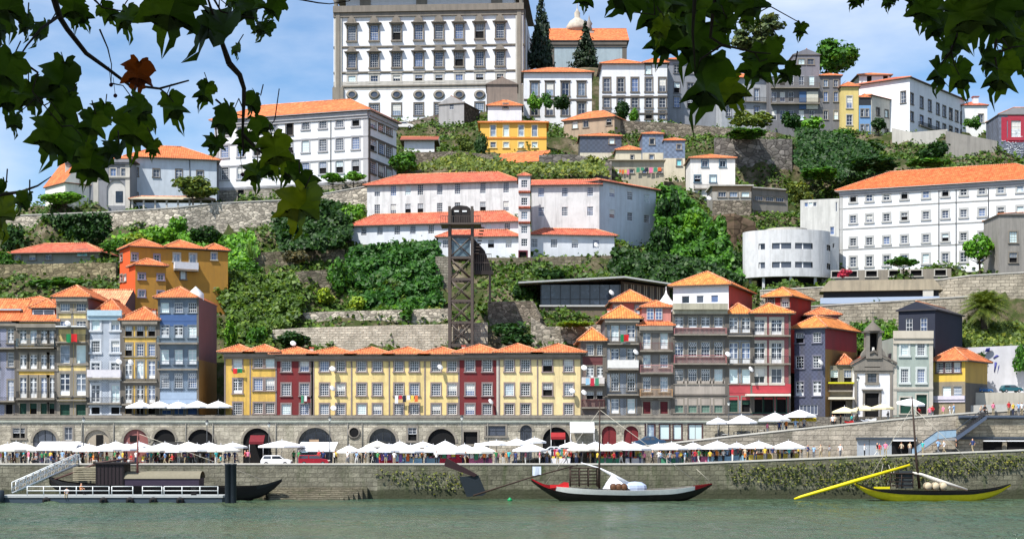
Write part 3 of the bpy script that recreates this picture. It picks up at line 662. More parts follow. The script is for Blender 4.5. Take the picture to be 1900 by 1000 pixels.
# right block
TILEY=rooftile(234,146,78)
AZ5=azulejo(142,148,158,.4); AZB=azulejo(122,104,98,.45); AZG=azulejo(128,124,120,.5); AZR=azulejo(150,96,92,.4); AZD=azulejo(80,84,106,.4,.3)
WSH=plain(222,222,220); PNK=plain(196,140,140); OR=plain(206,160,112)
r1=row('row_house','narrow brown tiled house with laundry balcony beside low yellow row',1077,1122,768,0,AZB)
r1.grid(r1.front,[1095,1114],[(649,20),(690,21,{'style':'door'}),(733,14,{'style':'half'})],13,t=.15); r1.walls(r1.h(634)); r1.hip(r1.H,1.8,.5,TILEY); r1.balcony(1079,1121,713,13,.8,plain(214,206,202),style='panel'); r1.balcony(1079,1121,755,14,.8,plain(110,48,48)); r1.cornice(r1.h(671),.7,.06,plain(104,58,58),name='red_band')
r2=row('row_house','blue-grey tiled house with flag and white panelled balcony',1122,1186,768,0,AZ5)
r2.grid(r2.front,[1141,1171],[(618,29,{'style':'door'}),(660,27,{'style':'door'}),(708,34,{'style':'lat','nx':3,'ny':6}),(753,26,{'style':'door','gl':GLP})],14,t=.15); r2.walls(r2.h(593)); r2.hip(r2.H,1.9,.6,TILEY)
r2.balcony(1127,1184,637,12,.8); r2.balcony(1127,1184,684,16,.9,plain(224,222,218),style='panel'); r2.balcony(1127,1184,731,11,.8); r2.cornice(r2.H-.4,.35,.5)
r3=row('row_house','grey stone house with pink dormer and flowered balconies',1186,1248,768,0,AZG)
r3.grid(r3.front,[1200,1232],[(631,32,{'style':'door','gl':GLP}),(669,25,{'style':'lat','gl':GLP}),(712,28,{'style':'lat','gl':GLP}),(756,22,{'gl':plain(112,40,46),'sash':plain(96,34,40)})],14,t=.18,hood=1); r3.walls(r3.h(606)); r3.cornice(r3.H-.5,.5,.5); r3.hip(r3.H,1.5,.4)
r3.balcony(1187,1247,650,14,.8,plain(112,70,70)); r3.balcony(1187,1247,691,14,.8,PNK); r3.balcony(1187,1247,735,13,.8,OR)
d=MB(); u0,_=r3.pix(r3.front,1192,600); u1,_=r3.pix(r3.front,1246,600); z0,z1=r3.h(604),r3.h(571); PK=plaster(208,140,132); d.box(u0,u1,.6,5,z0,z1,PK)
for px in (1207,1223):
    u,v=r3.pix(r3.front,px,582); d.box(u-.45,u+.45,.52,.59,v-.75,v+.75,GLB)
    for q in (-.45,-.03,.39): d.box(u+q,u+q+.06,.48,.519,v-.75,v+.75,WHITE)
    for q in (-.75,-.25,.25,.69): d.box(u-.39,u+.39,.49,.518,v+q,v+q+.05,WHITE)
ob('dormer',d,r3.root); r3.hip(z1,1.,.35,x0=u0,x1=u1,y0=.6,y1=5,name='dormer_roof')
rb=row('row_house','salmon pink house with orange roof behind the flag house',1136,1206,640,0,plaster(196,110,100),8,Y=228,group=None); rb.grid(rb.front,[1146,1186],[(574,16)],14,gl=GLP); rb.walls(rb.h(562)); rb.hip(rb.H,1.9,.5,TILEY)
r4=row('row_house','wide tiled house with white attic storey and pink balconies',1248,1349,768,0,AZG,12)
r4.grid(r4.front,[1260,1285,1309,1333],[(598,20,{'style':'door'}),(648,27,{'style':'lat'}),(698,27,{'style':'lat','nx':4,'ny':6}),(752,26,{'gl':plain(110,140,124),'sash':plain(150,164,156)})],15,t=.16)
r4.walls(r4.h(577)); r4.balcony(1250,1347,620,11,.9,plain(176,116,118)); r4.balcony(1250,1347,674,15,.9,plain(176,110,112)); r4.cornice(r4.h(733),1.9,.06,plaster(176,166,156,.5),name='panel_band'); r4.cornice(r4.h(575),.8,1.0,plaster(186,180,160,.6),name='attic_terrace')
r5=row('row_house','narrow grey house with red lower panel right of the wide tiled house',1349,1396,768,0,AZ5)
r5.grid(r5.front,[1361,1384],[(603,28,{'style':'door'}),(655,38,{'style':'door'}),(698,27,{'gl':GLP,'nx':1,'ny':2}),(750,28,{'gl':GREEN,'sash':GREEN})],15,t=.15); r5.walls(r5.h(584)); r5.hip(r5.H,1.5,.4,TILEY); r5.balcony(1350,1395,622,13,.8,plain(50,52,60)); r5.balcony(1350,1395,674,8,.6); r5.cornice(r5.h(729),1.3,.06,plain(178,70,76),name='red_band')
r6=row('row_house','red framed shop house with plants on its balconies and white awning',1396,1467,768,0,azulejo(150,84,86,.4))
r6.grid(r6.front,[1409,1441],[(607,28,{'style':'door'}),(655,38,{'style':'door'}),(697,27,{'nx':2,'ny':2})],19,t=.3,fr=BEI); r6.grid(r6.front,[1382+24,1426,1450],[(751,28)],17,style='open',fr=GREEN); r6.walls(r6.h(583)); r6.hip(r6.H,1.5,.6,TILEY); r6.balcony(1397,1465,622,12,.8,plain(50,52,60)); r6.balcony(1397,1465,674,13,.8,plain(50,52,60))
r6.cornice(r6.h(729),1.2,.1,plain(182,66,74),name='shop_sign'); r6.slab('awning',-1.,r6.W-.3,-1.8,-.12,r6.h(735),r6.h(731),plain(232,226,210))
rc=row('row_house','dark red attic house with orange roof behind shop house',1420,1467,660,0,plaster(150,52,46),9,Y=229,Y2=227.2,group=None); rc.grid(rc.front,[1430,1457],[(561,18)],13); rc.walls(rc.h(552)); rc.hip(rc.H,1.4,.5,TILEY)
# attic house that crowns the wide tiled house
ra=Bld('attic_house','white attic house with red side wall and broad orange roof','house',(1249,221),(1352,218.4),600,16,plaster(236,238,242,.1),ground=False); ra.grid(ra.front,[1272,1299,1326],[(556,13)],14,fr=None,nx=1,ny=1); ra.walls(ra.h(531),side=[(99,plaster(168,74,66))]); ra.hip(ra.H,2.2,.6,TILEY)
r7=row('row_house','dark indigo tiled house with red and ochre side wall',1474,1531,776,0,AZD,12,Y=216.8,Y2=214.5)
r7.grid(r7.front,[1484,1516],[(627,18),(672,22),(721,26,{'style':'door'})],15,t=.15,fr=plain(110,110,126)); r7.win(r7.front,1500,760,34,18,5,1,gl=plain(84,92,110),fr=None); r7.walls(r7.h(610),side=[(r7.h(648),BROWN),(99,plaster(140,66,72))]); r7.hip(r7.H,1.7,.5,TILEY)
rd=row('row_house','plum coloured house with small orange roof behind the indigo house',1498,1556,660,0,plaster(140,96,110),8,Y=229,group=None); rd.grid(rd.front,[1534],[(594,12)],12); rd.walls(rd.h(586)); rd.hip(rd.H,1.2,.5)
r8=row('row_house','small olive grey house with yellow strip awning left of the chapel',1531,1583,776,0,plaster(140,134,116,.5),9,Y=216)
r8.grid(r8.front,[1548,1573],[(700,28,{'style':'half'})],14); r8.win(r8.front,1556,757,26,28,style='open'); r8.walls(r8.h(678)); r8.hip(r8.H,1.4,.3,x0=1.8); r8.balcony(1534,1582,724,12,.8,plain(130,90,84)); r8.slab('awning',.2,r8.W-.2,-2,-.05,r8.h(741),r8.h(737),plain(236,226,206)); r8.slab('awning',.2,r8.W-.1,-1.2,-.05,r8.h(712),r8.h(709),plain(206,200,40))
# chapel
ch=Bld('chapel','small white chapel with dark stone pediment and bell turret','chapel',(1584,215),(1657,215),776,12,plaster(236,236,240,.12)); DS=plaster(136,130,122,.5)
ch.win(ch.front,1618,698,17,22,2,4,gl=GL,sash=IRON,fr=DS,t=.3,hood=1); ch.win(ch.front,1618,754,27,50,1,1,style='open',fr=DS,t=.3,hood=1,name='door')
ch.walls(ch.h(681)); ch.cornice(ch.H-.45,.5,.25,DS)
for x in (.25,ch.W-.25): ch.strip(x,.34,m=DS,proj=.14)
b=MB(); w=ch.W; z=ch.H+.05; b.extr([(-.3,z),(w+.3,z),(w+.3,z+.3),(w/2,z+1.9),(-.3,z+.3)],-.2,.5,DS); b.extr([(-.5,z+.3),(w/2,z+1.95),(w+.5,z+.3),(w+.5,z+.55),(w/2,z+2.25),(-.5,z+.55)],-.38,-.202,GRAND); ob('pediment',b,ch.root)
ch.hip(ch.H+.06,1.6,.1,TILED,y0=.8,kind='gy')
b=MB(); t0=ch.h(661); c=w/2
for s in (-1,1): b.box(*sorted((c+s*.55,c+s*1.05)),-.4,1.,t0,t0+3.1,DS); b.extr([(c+s*1.05,t0),(c+s*1.7,t0),(c+s*1.5,t0+.5),(c+s*1.15,t0+.9),(c+s*1.05,t0+1.2)],-.3,.6,DS)
b.box(c-1.05,c+1.05,-.4,1.,t0-.3,t0,DS); b.box(c-1.3,c+1.3,-.6,1.2,t0+3.1,t0+3.35,GRAND); b.box(c-.55,c+.55,.7,.9,t0,t0+3.1,DARK)
b.lathe([(1.25,0),(1.1,.3),(.5,.9),(.2,1.2),(.1,1.6),(.02,1.9)],GRAND,8,(c,.3,t0+3.35)); b.box(c-.03,c+.03,.27,.33,t0+5.1,t0+6.3,IRON); b.box(c-.35,c+.35,.28,.32,t0+5.75,t0+5.82,IRON)
bt=ob('bell_turret',b,ch.root); b=MB(); b.lathe([(.02,.75),(.2,.7),(.26,.3),(.42,0)],plain(190,190,186,.4),12,(c,.25,t0+.5)); ob('bell',b,bt)
# grey green house with dark attic
g1=row('row_house','pale grey-green house with white windows beside the chapel',1657,1731,770,0,plaster(168,180,172,.2,.85),12)
g1.grid(g1.front,[1678.5,1709],[(648,22),(697,25)],14,nx=4,ny=5,fr=plain(206,212,210),t=.25); g1.win(g1.front,1680,752,20,30,1,2,gl=GREEN,sash=GREEN,fr=BEI); g1.win(g1.front,1710,750,20,36,2,1,gl=GREEN,sash=GREEN,fr=BEI,name='door')
g1.walls(g1.h(627)); g1.cornice(g1.H-.05,1.0,.35,plaster(206,196,180,.2)); g1.strip(.25,.5,m=BEI); g1.strip(g1.W-.25,.5,m=BEI); g1.cornice(g1.h(722),.3,.15,BEI)
ga=Bld('attic_house','black slate attic house with gable and two white doors','house',(1667,219),(1735,216.5),700,14,plaster(52,56,70,.1),ground=False); ga.grid(ga.front,[1687,1714],[(603,24)],12,nx=2,ny=3,fr=None); ga.walls(ga.h(577),gable=1.1); ga.hip(ga.H,1.1,.3,plain(70,64,66),kind='gy',soffit=plain(60,60,66))
y1=row('row_house','small yellow house with orange roof at the right end of the waterfront',1731,1791,768,0,plaster(222,186,84,.3),9,Y=216.6,Y2=214.1)
y1.grid(y1.front,[1744,1760,1776],[(682,18)],12,nx=4,ny=4,fr=plain(96,78,84)); y1.grid(y1.front,[1757,1777],[(726,18)],15,nx=4,ny=3,gl=GLP); y1.walls(y1.h(671),bands=[(y1.h(708),plaster(150,138,116,.5)),(99,plaster(222,186,84,.3))],side=[(y1.h(710),GRAND),(99,plaster(200,164,90,.3))]); y1.hip(y1.H,1.8,.6); y1.cornice(y1.h(741),.5,.3,plain(206,200,214))
# mural wall, car deck
mw=wall('mural_wall','white street wall painted with loose blue brush strokes','wall',[(1762,228,646,725),(1905,225,640,725)],plaster(206,206,212,.2),.5,ground=False)
IND=plain(70,74,150,.7,0,.3); b=MB(); st=random.Random(4); o0=mw.location
def stroke(l,r): b.tube([(XX(x,226.2)-o0.x,226.2-o0.y,ZZ(y,226.2)-o0.z) for x,y in l],r,IND,4)
for l in ([(1850,695),(1853,680),(1856,668)],[(1856,696),(1862,680),(1868,667)],[(1862,694),(1868,682)],[(1845,690),(1848,672)],[(1860,705),(1864,700),(1872,703)],[(1843,664),(1850,660),(1862,662)],[(1880,655),(1885,668),(1878,680)],[(1890,660),(1880,672),(1888,690)],[(1868,652),(1874,660)],[(1895,650),(1885,655),(1880,650)]): stroke(l,[.06,.2,.05][:len(l)])
b.lathe([(.02,0),(1,.01)],IND,14,(XX(1833,226.2)-o0.x,226.1-o0.y,ZZ(649,226.2)-o0.z),M=None,sx=.7,sy=.3); b.extr([(XX(1827,226)-o0.x,ZZ(653,226)-o0.z),(XX(1836,226)-o0.x,ZZ(652,226)-o0.z),(XX(1837,226)-o0.x,ZZ(645,226)-o0.z),(XX(1830,226)-o0.x,ZZ(646,226)-o0.z)],226-o0.y-.05,226-o0.y,IND)
ob('painted_strokes',b,mw)
b=MB(); b.box(XX(1795,218),XX(2100,218),217.5,228,6,ZZ(728,218),plaster(196,190,176)); o=ob('car_deck',b); tag(o,'pale concrete parking deck below the mural wall','deck')

for h_,x_,y_,z_ in ((r2,.8,3,1.),(r4,1.2,5,.6),(r6,3.5,4,.9),(H5,3.6,3,1.2),(a2,4.2,5,.7),(a3,.6,5,.8),(r5,2.6,4,.8),(H3,.8,5,1.)): h_.chimney(x_,y_,h_.H,.5,z_+.5)

for h_ in (H1,H2,H4,H5,H6,r1,r2,r3,r4,r5,r6):
    for u_ in (.14,h_.W-.14): h_.strip(u_,.27,m=GRAND,proj=.09)
for h_,ys_ in ((r2,(640,687,734)),(r3,(653,694,738)),(r4,(625,679,731)),(r5,(626,677)),(r1,(715,)),(H1,(648,745)),(H2,(648,741)),(H5,(710,))):
    for y_ in ys_: h_.cornice(h_.h(y_+3),.22,.16,GRAND,name='floor_band')
# ---------------------------------------------------------------- the hill: palace, convents, houses, walls
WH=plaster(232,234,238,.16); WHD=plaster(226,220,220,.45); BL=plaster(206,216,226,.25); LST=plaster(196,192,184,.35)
def hb(name,label,cat,l,r,base,depth,wall,**k): return Bld(name,label,cat,l,r,base,depth,wall,**k)
# bishop's palace
PFR=plaster(146,138,128,.5,.78)
pa=hb('palace','huge white hilltop palace with carved dark window hoods in rows','palace',(619,382),(972,379),226,34,plaster(238,239,243,.1))
pc=[653,694.5,736,777,814.5,852,890,928]
pa.grid(pa.front,pc,[(62,27)],14,nx=4,ny=6,hood=3,fr=PFR,t=.16); pa.grid(pa.front,pc,[(113,26)],14,nx=4,ny=6,hood=2,fr=PFR,t=.16)
pa.grid(pa.front,pc,[(147,11)],13,nx=3,ny=2,hood=1,fr=LST,t=.45); pa.grid(pa.front,pc,[(205,21)],16,nx=4,ny=5,fr=GRAND,t=.3)
pa.walls(pa.h(20)); z=pa.H
for px in pc:
    b=MB(); u,v=pa.pix(pa.front,px,176); Mx=Matrix.Translation((u,-.003,v))@Matrix.Rotation(pi/2,4,'X')
    b.lathe([(.82,0),(1.3,0),(1.35,.22),(.82,.22)],GRAN,20,M=Mx,sy=.8); b.lathe([(.01,.06),(.82,.06)],GL,20,M=Mx,sy=.8); ob('oval_window',b,pa.root)
pa.cornice(z-.3,1.5,.9,PFR); pa.cornice(pa.h(86.5),.3,.25,GRAN); pa.cornice(pa.h(134),.3,.25,GRAN); pa.cornice(pa.h(159),1.15,.12,LST); pa.cornice(pa.h(160),.3,.3,GRAN)
for u in (1.1,pa.W-1.1): pa.strip(u,1.7,m=LST,proj=.35); pa.strip(u,.9,m=GRAN,proj=.6); pa.strip(u,2.6,0,pa.h(161),m=GRAN,proj=.55)
pa.strip(1.2,2.2,m=GRAND,f=pa.right,proj=.3); pa.strip(pa.D-1.2,2.2,m=GRAND,f=pa.right,proj=.3)
b=MB(); b.box(2.5,pa.W-2.5,2.5,pa.D-2,z,z+4.5,plaster(228,230,236,.1)); ob('attic',b,pa.root); pa.hip(z+4.5,5,.6)
for px in (675,780,920): b=MB(); u,_=pa.pix(pa.front,px,0); b.box(u-1,u+1,2.3,2.49,z+1.6,z+4,GL); b.box(u-1.3,u+1.3,2.28,2.295,z+1.4,z+4.2,GRAN); ob('attic_window',b,pa.root)
for x_ in (.6,pa.W-.6): b=MB(); b.lathe([(.5,0),(.5,1),(.8,1.6),(.3,2.2),(.6,3),(.02,3.6)],GRAN,10,(x_,0,z+1.3)); ob('finial',b,pa.root)
# church behind
cu=hb('church','grey church with orange roof behind dark conifers','church',(1020,425),(1163,425),150,20,plaster(168,184,192,.3)); cu.walls(cu.h(77)); cu.hip(cu.H,5.6,.6,kind='gx',soffit=GRAND); cu.cornice(cu.H-1,.8,.4,GRAND); cu.strip(.6,1.2,m=GRAND); cu.strip(cu.W-.6,1.2,m=GRAND)
o=Vector((XX(1071,436),436,cu.A.z)); b=MB(); z=ZZ(58,436)-o.z
b.lathe([(2.7,-10),(2.7,z),(3.1,z+.1),(2.9,z+1.2),(2.1,z+2.5),(1.1,z+3.2),(.7,z+3.6),(.8,z+4.8),(.3,z+5.6),(.1,z+6.2),(.08,z+8),(.02,z+8.4)],plaster(190,182,168,.5),18); d=thing('dome','pale stone lantern dome rising over the orange church roof','dome',o); ob('dome_shell',b,d)
b=MB(); o=Vector((XX(1093,432),432,cu.A.z)); z=ZZ(60,432)-o.z; b.box(-1.2,1.2,-1,1,-8,z,plaster(170,164,156)); b.lathe([(.5,0),(.9,.6),(.6,1.6),(.9,2.2),(.3,3.2),(.02,4.5)],plaster(150,146,142,.5),10,(0,0,z)); d=thing('pinnacle','stone pinnacle standing beside the church dome','pinnacle',o); ob('shaft',b,d)
# white convent upper left
c1=hb('convent','three storey white convent with orange hipped roof on the left slope','convent',(398,300),(683,290),372,13,WH)
cc=[417,447,477,507,537,567,599,630,660]; ST=plaster(176,176,180,.25)
c1.grid(c1.front,cc,[(240,21),(281,22),(322,22)],13,nx=4,ny=5,fr=ST,t=.25,skip=((0,4),)); c1.win(c1.front,537,239,13,24,style='open',fr=GRAND); c1.win(c1.front,447,362,12,22,style='open',fr=GRAN)
c1.grid(c1.right,[692,707.5,722],[(229,22),(270,24),(312,24)],10,nx=3,ny=5,fr=GRAND,t=.25)
c1.walls(c1.h(216),bands=[(c1.h(345),stone(170,164,152,1.2,.5,.7,.1)),(99,WH)]); c1.hip(c1.H,3.6,.8,soffit=ST); c1.cornice(c1.H-.8,.7,.4,ST); c1.cornice(c1.h(303),.2,.12,ST); c1.cornice(c1.h(262),.2,.12,ST); c1.cornice(c1.h(345),.3,.15,ST)
for z in (303,262): c1.cornice(c1.h(z),.2,.12,GRAND,f=c1.right)
c1.cornice(c1.H-.8,.7,.4,ST,f=c1.right); c1.strip(c1.W-.5,.9,m=ST); c1.strip(.5,.9,m=ST); c1.strip(.5,.9,m=GRAND,f=c1.right); c1.pipe(614,2,c1.H-.8)
# long pale building and loggia on the far left
c2=hb('long_house','long pale blue-white building under orange roof between loggia and convent','house',(236,292),(402,296),392,12,BL)
c2.grid(c2.front,[251,290,371],[(320,15)],11,nx=2,ny=2,fr=GRAND); c2.win(c2.front,332,327,11,24,style='door',fr=GRAND); c2.win(c2.front,251,362,9,8,fr=GRAND); c2.walls(c2.h(296)); c2.hip(c2.H,3.2,.7); c2.balcony(327,337,338,10,.5); c2.pipe(352,2,c2.H)
LG=plaster(140,142,148,.4)
c3=hb('loggia','grey stone loggia with arched bays beside the umbrella-shaped tree','loggia',(121,287),(241,287),388,8,LG)
for px,w in ((145,36),(215,34)):
    u0,v1=c3.pix(c3.front,px-w/2,334); u1,_=c3.pix(c3.front,px+w/2,334); c3.front.ops.append((u0,u1,.6,v1))
c3.grid(c3.front,[137,210,230],[(320,15)],10,nx=2,ny=2,fr=LST); c3.walls(c3.h(302)); 
for u0,u1,_,v1 in c3.front.ops[:2]:
    sp=MB(); r=(u1-u0)/2; c=(u0+u1)/2; vs=v1-r
    for s in (-1,1):
        arc=[(c+s*r*cos(t),0,vs+r*sin(t)) for t in np.linspace(0,pi/2,8)]; sp.poly(arc+[(c+s*r,0,v1)],LG)
    sp.box(u0,u1,.25,.29,.6,v1,plaster(206,204,200)); sp.box(c-.1,c+1.2,.2,.249,1.2,3.2,GL); ob('arch_recess',sp,c3.root)
c3.cornice(c3.H,.5,.5,LG); c3.cornice(c3.h(330),.3,.25,LST); c3.strip(.4,.8,m=LST); c3.strip(c3.W-.4,.8,m=LST); c3.strip(c3.W/2-.3,.9,m=LST); c3.hip(c3.H+.5,1.4,.5)
c4=hb('church_end','sunlit white church end with steep tile edge at far left','church',(84,290),(121,284),382,10,plaster(240,236,226,.25)); c4.walls(c4.h(345)); c4.hip(c4.H,7.,.3,kind='gx'); c4.walls
pg=hb('pergola','low beige roofed pergola walk along the terrace wall','pergola',(243,283),(396,284),392,3,plaster(120,116,104)); pg.root['category']='pergola'
for u in np.linspace(.2,pg.W-.2,8): b=MB(); b.box(u-.15,u+.15,0,.3,-1,pg.h(372),LST); ob('post',b,pg.root)
pg.H=pg.h(372); pg.hip(pg.H,.7,.4,plaster(176,168,146,.4),y1=3)
sh=hb('garden_house','low garden house with long red tiled roof on the left slope','house',(26,262),(183,260),487,7,plaster(150,150,140,.3)); sh.grid(sh.front,[30,60,90],[(478,9)],12,nx=2,ny=1); sh.grid(sh.front,[152],[(470,10)],20,nx=2,ny=1,gl=glass(90,160,160)); sh.walls(sh.h(471)); sh.hip(sh.H,1.9,.9,TILED)
# orange and ochre houses
OR2=plaster(226,96,48,.15); OC2=plaster(190,142,66,.3)
o1=hb('hillside_house','tall ochre house with orange left wall, three small roofs and washing','house',(241,240),(423,247),575,6,OC2)
o1.grid(o1.front,[250,291],[(477,13),(512,13),(546,13)],10,nx=2,ny=2,fr=plain(150,140,160)); o1.grid(o1.front,[328,358],[(478,16)],12,nx=2,ny=1,gl=GLP,fr=BEI); o1.win(o1.front,397,476,9,13,2,2,fr=BEI); o1.win(o1.front,340,510,10,16,2,2,gl=GLP); o1.win(o1.left,220,480,5,10,1,2); o1.win(o1.left,220,518,5,10,1,2); o1.win(o1.left,232,516,5,10,1,2)
o1.walls(o1.h(463),leftm=[(99,OR2)]); x1=o1.pix(o1.front,302,470)[0]; x2=o1.pix(o1.front,378,470)[0]
o1.hip(o1.H,1.4,.4,x1=x1); o1.hip(o1.H+.1,1.5,.4,x0=x1+.5,x1=x2); o1.hip(o1.H+.1,1.1,.35,x0=x2+.5); o1.balcony(322,366,500,14,.7,plain(226,228,234),style='panel')
o2=hb('hillside_house','lower ochre block with small orange roof before the tall ochre house','house',(251,236),(308,238),590,4,OC2); o2.grid(o2.front,[263,298],[(513,11),(545,12)],11,nx=2,ny=2,fr=plain(150,140,160)); o2.walls(o2.h(494),leftm=[(99,OR2)]); o2.hip(o2.H,1.1,.4)
# central white convent in tiers
CV=plaster(222,222,222,.5); CVB=plaster(222,226,232,.2)
u1=hb('convent_wing','upper left convent wing with stained pale walls and long red roof','convent',(681,281),(962,276),414,9,CV)
u1.grid(u1.front,[700,730,757,780,816,849,896,939],[(355,19),(389,18)],10.5,nx=3,ny=5,fr=None); u1.walls(u1.h(342)); u1.hip(u1.H,2.4,.6,TILED); 
u2=hb('convent_wing','lower left convent wing with white base over the ivy slope','convent',(653,272),(962,266),456,6,CVB); u2.grid(u2.front,[675,705,737,766,800,906,941],[(429,16)],11,nx=3,ny=5,fr=None); u2.walls(u2.h(417)); u2.hip(u2.H,2.2,.6,TILED)
u3=hb('convent_wing','low convent front behind the lift tower with small red roof','convent',(813,262),(962,261),480,4,CVB); u3.grid(u3.front,[827,911,944],[(453,15)],11,nx=3,ny=5,fr=None); u3.walls(u3.h(441)); u3.hip(u3.H,1.3,.5,TILED)
u4=hb('stair_tower','narrow white stair tower with red ledges between the convent wings','tower',(962,260),(984,260),497,8,plaster(226,222,222,.3)); u4.grid(u4.front,[973],[(341,14),(374,14),(400,14),(426,14),(450,14)],11,nx=3,ny=3,fr=None); u4.win(u4.front,970,480,14,26,style='open',fr=plain(110,40,60)); u4.walls(u4.h(328)); u4.hip(u4.H,.6,.2,TILED)
for y in (357,386,414): u4.cornice(u4.h(y),.22,.3,TILED,name='tiled_ledge')
u5=hb('convent_wing','upper right convent wing with grey stained top, left half','convent',(986,270),(1112,269),440,9,CV); u5.grid(u5.front,[1004,1048,1095],[(357,17),(393,17)],11,nx=4,ny=4,fr=None); u5.walls(u5.h(345)); u5.hip(u5.H,1.5,.6,TILED,kind='gx')
u6=hb('convent_wing','upper right convent wing turned away in blue shade','convent',(1112,269.2),(1217,280),440,9,BL); u6.grid(u6.front,[1136,1169,1200],[(358,17),(397,17)],10,nx=4,ny=4,fr=None); u6.walls(u6.h(346)); u6.hip(u6.H,1.3,.6,TILED)  # blue-tinted plaster puts part of this white wing's shade into its colour
u7=hb('convent_wing','lower right convent front with four barred windows and red roof','convent',(984,262),(1140,264),478,5,CVB); u7.grid(u7.front,[990,1028,1067,1106],[(451,16)],12,nx=4,ny=4,fr=None); u7.walls(u7.h(438)); u7.hip(u7.H,1.3,.5,TILED)
wall('retaining_wall','brown stone footing wall under the central white convent','wall',[(813,259.4,478,520),(962,259.2,478,512),(1136,261,474,505)],stone(150,140,120,1.1,.5,.7,.4),.8)
# restaurant with flat roof
rs=hb('restaurant','long dark glass pavilion with thin white flat roof on the slope','restaurant',(1001,246),(1152,246),594,8,plaster(120,108,92,.5)); DG=plain(60,64,70,.4)
rs.walls(rs.h(567)); h0,h1=rs.h(566),rs.h(528); b=MB(); b.box(.3,rs.W,.4,7.5,h0,h1,glass(64,74,88)); ob('glazing',b,rs.root); b=MB()
for u in np.linspace(.2,rs.W-.2,9): b.box(u-.05,u+.05,.25,.399,h0,h1,DG)
b.box(0,rs.W,-.3,.5,h0-.25,h0-.001,plain(190,190,188)); b.box(.2,rs.W,.3,.39,h0+.9,h0+.97,DG); ob('mullions',b,rs.root)
b=MB(); b.extr([(-3.2,h1+.05),(rs.W+.5,h1+.9),(rs.W+8.6,h1-.3),(rs.W+8.6,h1-.1),(rs.W+.5,h1+1.15),(-3.2,h1+.3)],-1.6,8.5,plain(176,180,180)); ob('flat_roof',b,rs.root)
b=MB(); b.extr([(rs.W+.1,h0-1),(rs.W+7.5,h0-1.5),(rs.W+7.5,h1-.5),(rs.W+.1,h1+.6)],.8,7,plain(92,80,66)); 
for i in range(22): b.box(rs.W+.3+i*.33,rs.W+.4+i*.33,.72,.799,h0-.8,h1+.2-i*.03,plain(190,182,164) if i%3 else DG)
ob('slatted_wing',b,rs.root)
# houses between the tiers
b1=hb('shed','small white walled shed with red sheet roof','shed',(750,318),(806,318),292,6,plaster(240,240,242,.1)); b1.walls(b1.h(262),side=[(99,plaster(96,62,50,.3))]); b1.hip(b1.H,1.2,.8,plaster(150,84,66,.4),kind='gx')
b2=hb('stone_house','grey gable house with one small window under the palace','house',(814,348),(861,346),238,9,plaster(168,166,166,.4)); b2.win(b2.front,838,198,8,11,2,2,fr=None); b2.walls(b2.h(194),gable=1.6,side=[(99,rubble(110,98,86))]); b2.hip(b2.H,1.6,.2,plaster(120,112,108,.5),kind='gy')
b3=hb('stone_house','brown weathered gable house at the right foot of the palace','house',(903,354),(960,354),205,9,plaster(146,132,122,.6)); b3.walls(b3.h(158),gable=1.5); b3.hip(b3.H,1.5,.25,plaster(110,100,96,.5),kind='gy')
b4=hb('small_house','tiny white house with blue dormer and orange roof below palace','house',(905,338),(968,338),232,6,plaster(232,232,236,.15)); b4.win(b4.front,938,197,9,9,1,1,gl=GL); b4.walls(b4.h(198)); b4.hip(b4.H,1.7,.4)
b5=hb('yellow_house','bright yellow hillside house with tall pale shutters','house',(891,322),(1014,322),290,9,plaster(238,190,92,.12)); b5.grid(b5.front,[915,939,967,992],[(243,21),(269,10)],10,nx=1,ny=2,gl=GLP,fr=plain(240,214,150)); b5.walls(b5.h(229)); b5.hip(b5.H,1.1,.5,soffit=plain(220,150,60)); b5.cornice(b5.h(257),.3,.15,plain(232,150,60))
b6=hb('low_house','low ochre gable house with large orange roof above the convent','house',(917,314),(1003,310),318,8,plaster(206,160,84,.3)); b6.walls(b6.h(304)); b6.hip(b6.H,2.6,.4,kind='gx')
b7=hb('stone_house','beige stone house with sloping orange roof and two white windows','house',(1046,338),(1140,333),256,8,plaster(176,156,134,.5)); b7.grid(b7.front,[1067,1087,1130],[(232,12)],9,nx=2,ny=1); b7.walls(b7.h(222)); b7.hip(b7.H,2.2,.4)
b8=hb('slate_house','dark slate clad house with orange hip roof and satellite dish','house',(1076,324),(1153,324),300,8,azulejo(84,92,108,.3,.5)); b8.win(b8.front,1135,262,9,10,1,1,gl=GLP); b8.walls(b8.h(254),bands=[(b8.h(284),plaster(214,206,186)),(99,azulejo(84,92,108,.3,.5))]); b8.hip(b8.H,1.2,.3)
SL=azulejo(118,134,158,.25,.5); CRE=plaster(222,212,188,.3)
b9=hb('cream_house','cream house with orange lean roof left of blue slate tower','house',(1143,319),(1191,319),312,7,CRE); b9.win(b9.front,1173,293,6,9,1,2); b9.walls(b9.h(280)); b9.hip(b9.H,1.3,.3)
b10=hb('slate_tower','blue slate tower house with cream ground floor','house',(1192,316),(1231,316),330,7,SL); b10.win(b10.front,1210,263,9,10,1,1); b10.win(b10.front,1209,292,8,9,1,1,gl=GLP); b10.walls(b10.h(250),bands=[(b10.h(284),CRE),(99,SL)]); b10.hip(b10.H,.7,.25)
b11=hb('slate_house','shorter blue slate house with cream base beside the slate tower','house',(1232,314),(1271,314),338,7,SL); b11.win(b11.front,1260,273,8,9,1,1); b11.win(b11.front,1260,302,9,11,1,1,gl=glass(90,150,170)); b11.walls(b11.h(262),bands=[(b11.h(294),CRE),(99,SL)]); b11.hip(b11.H,.8,.2)
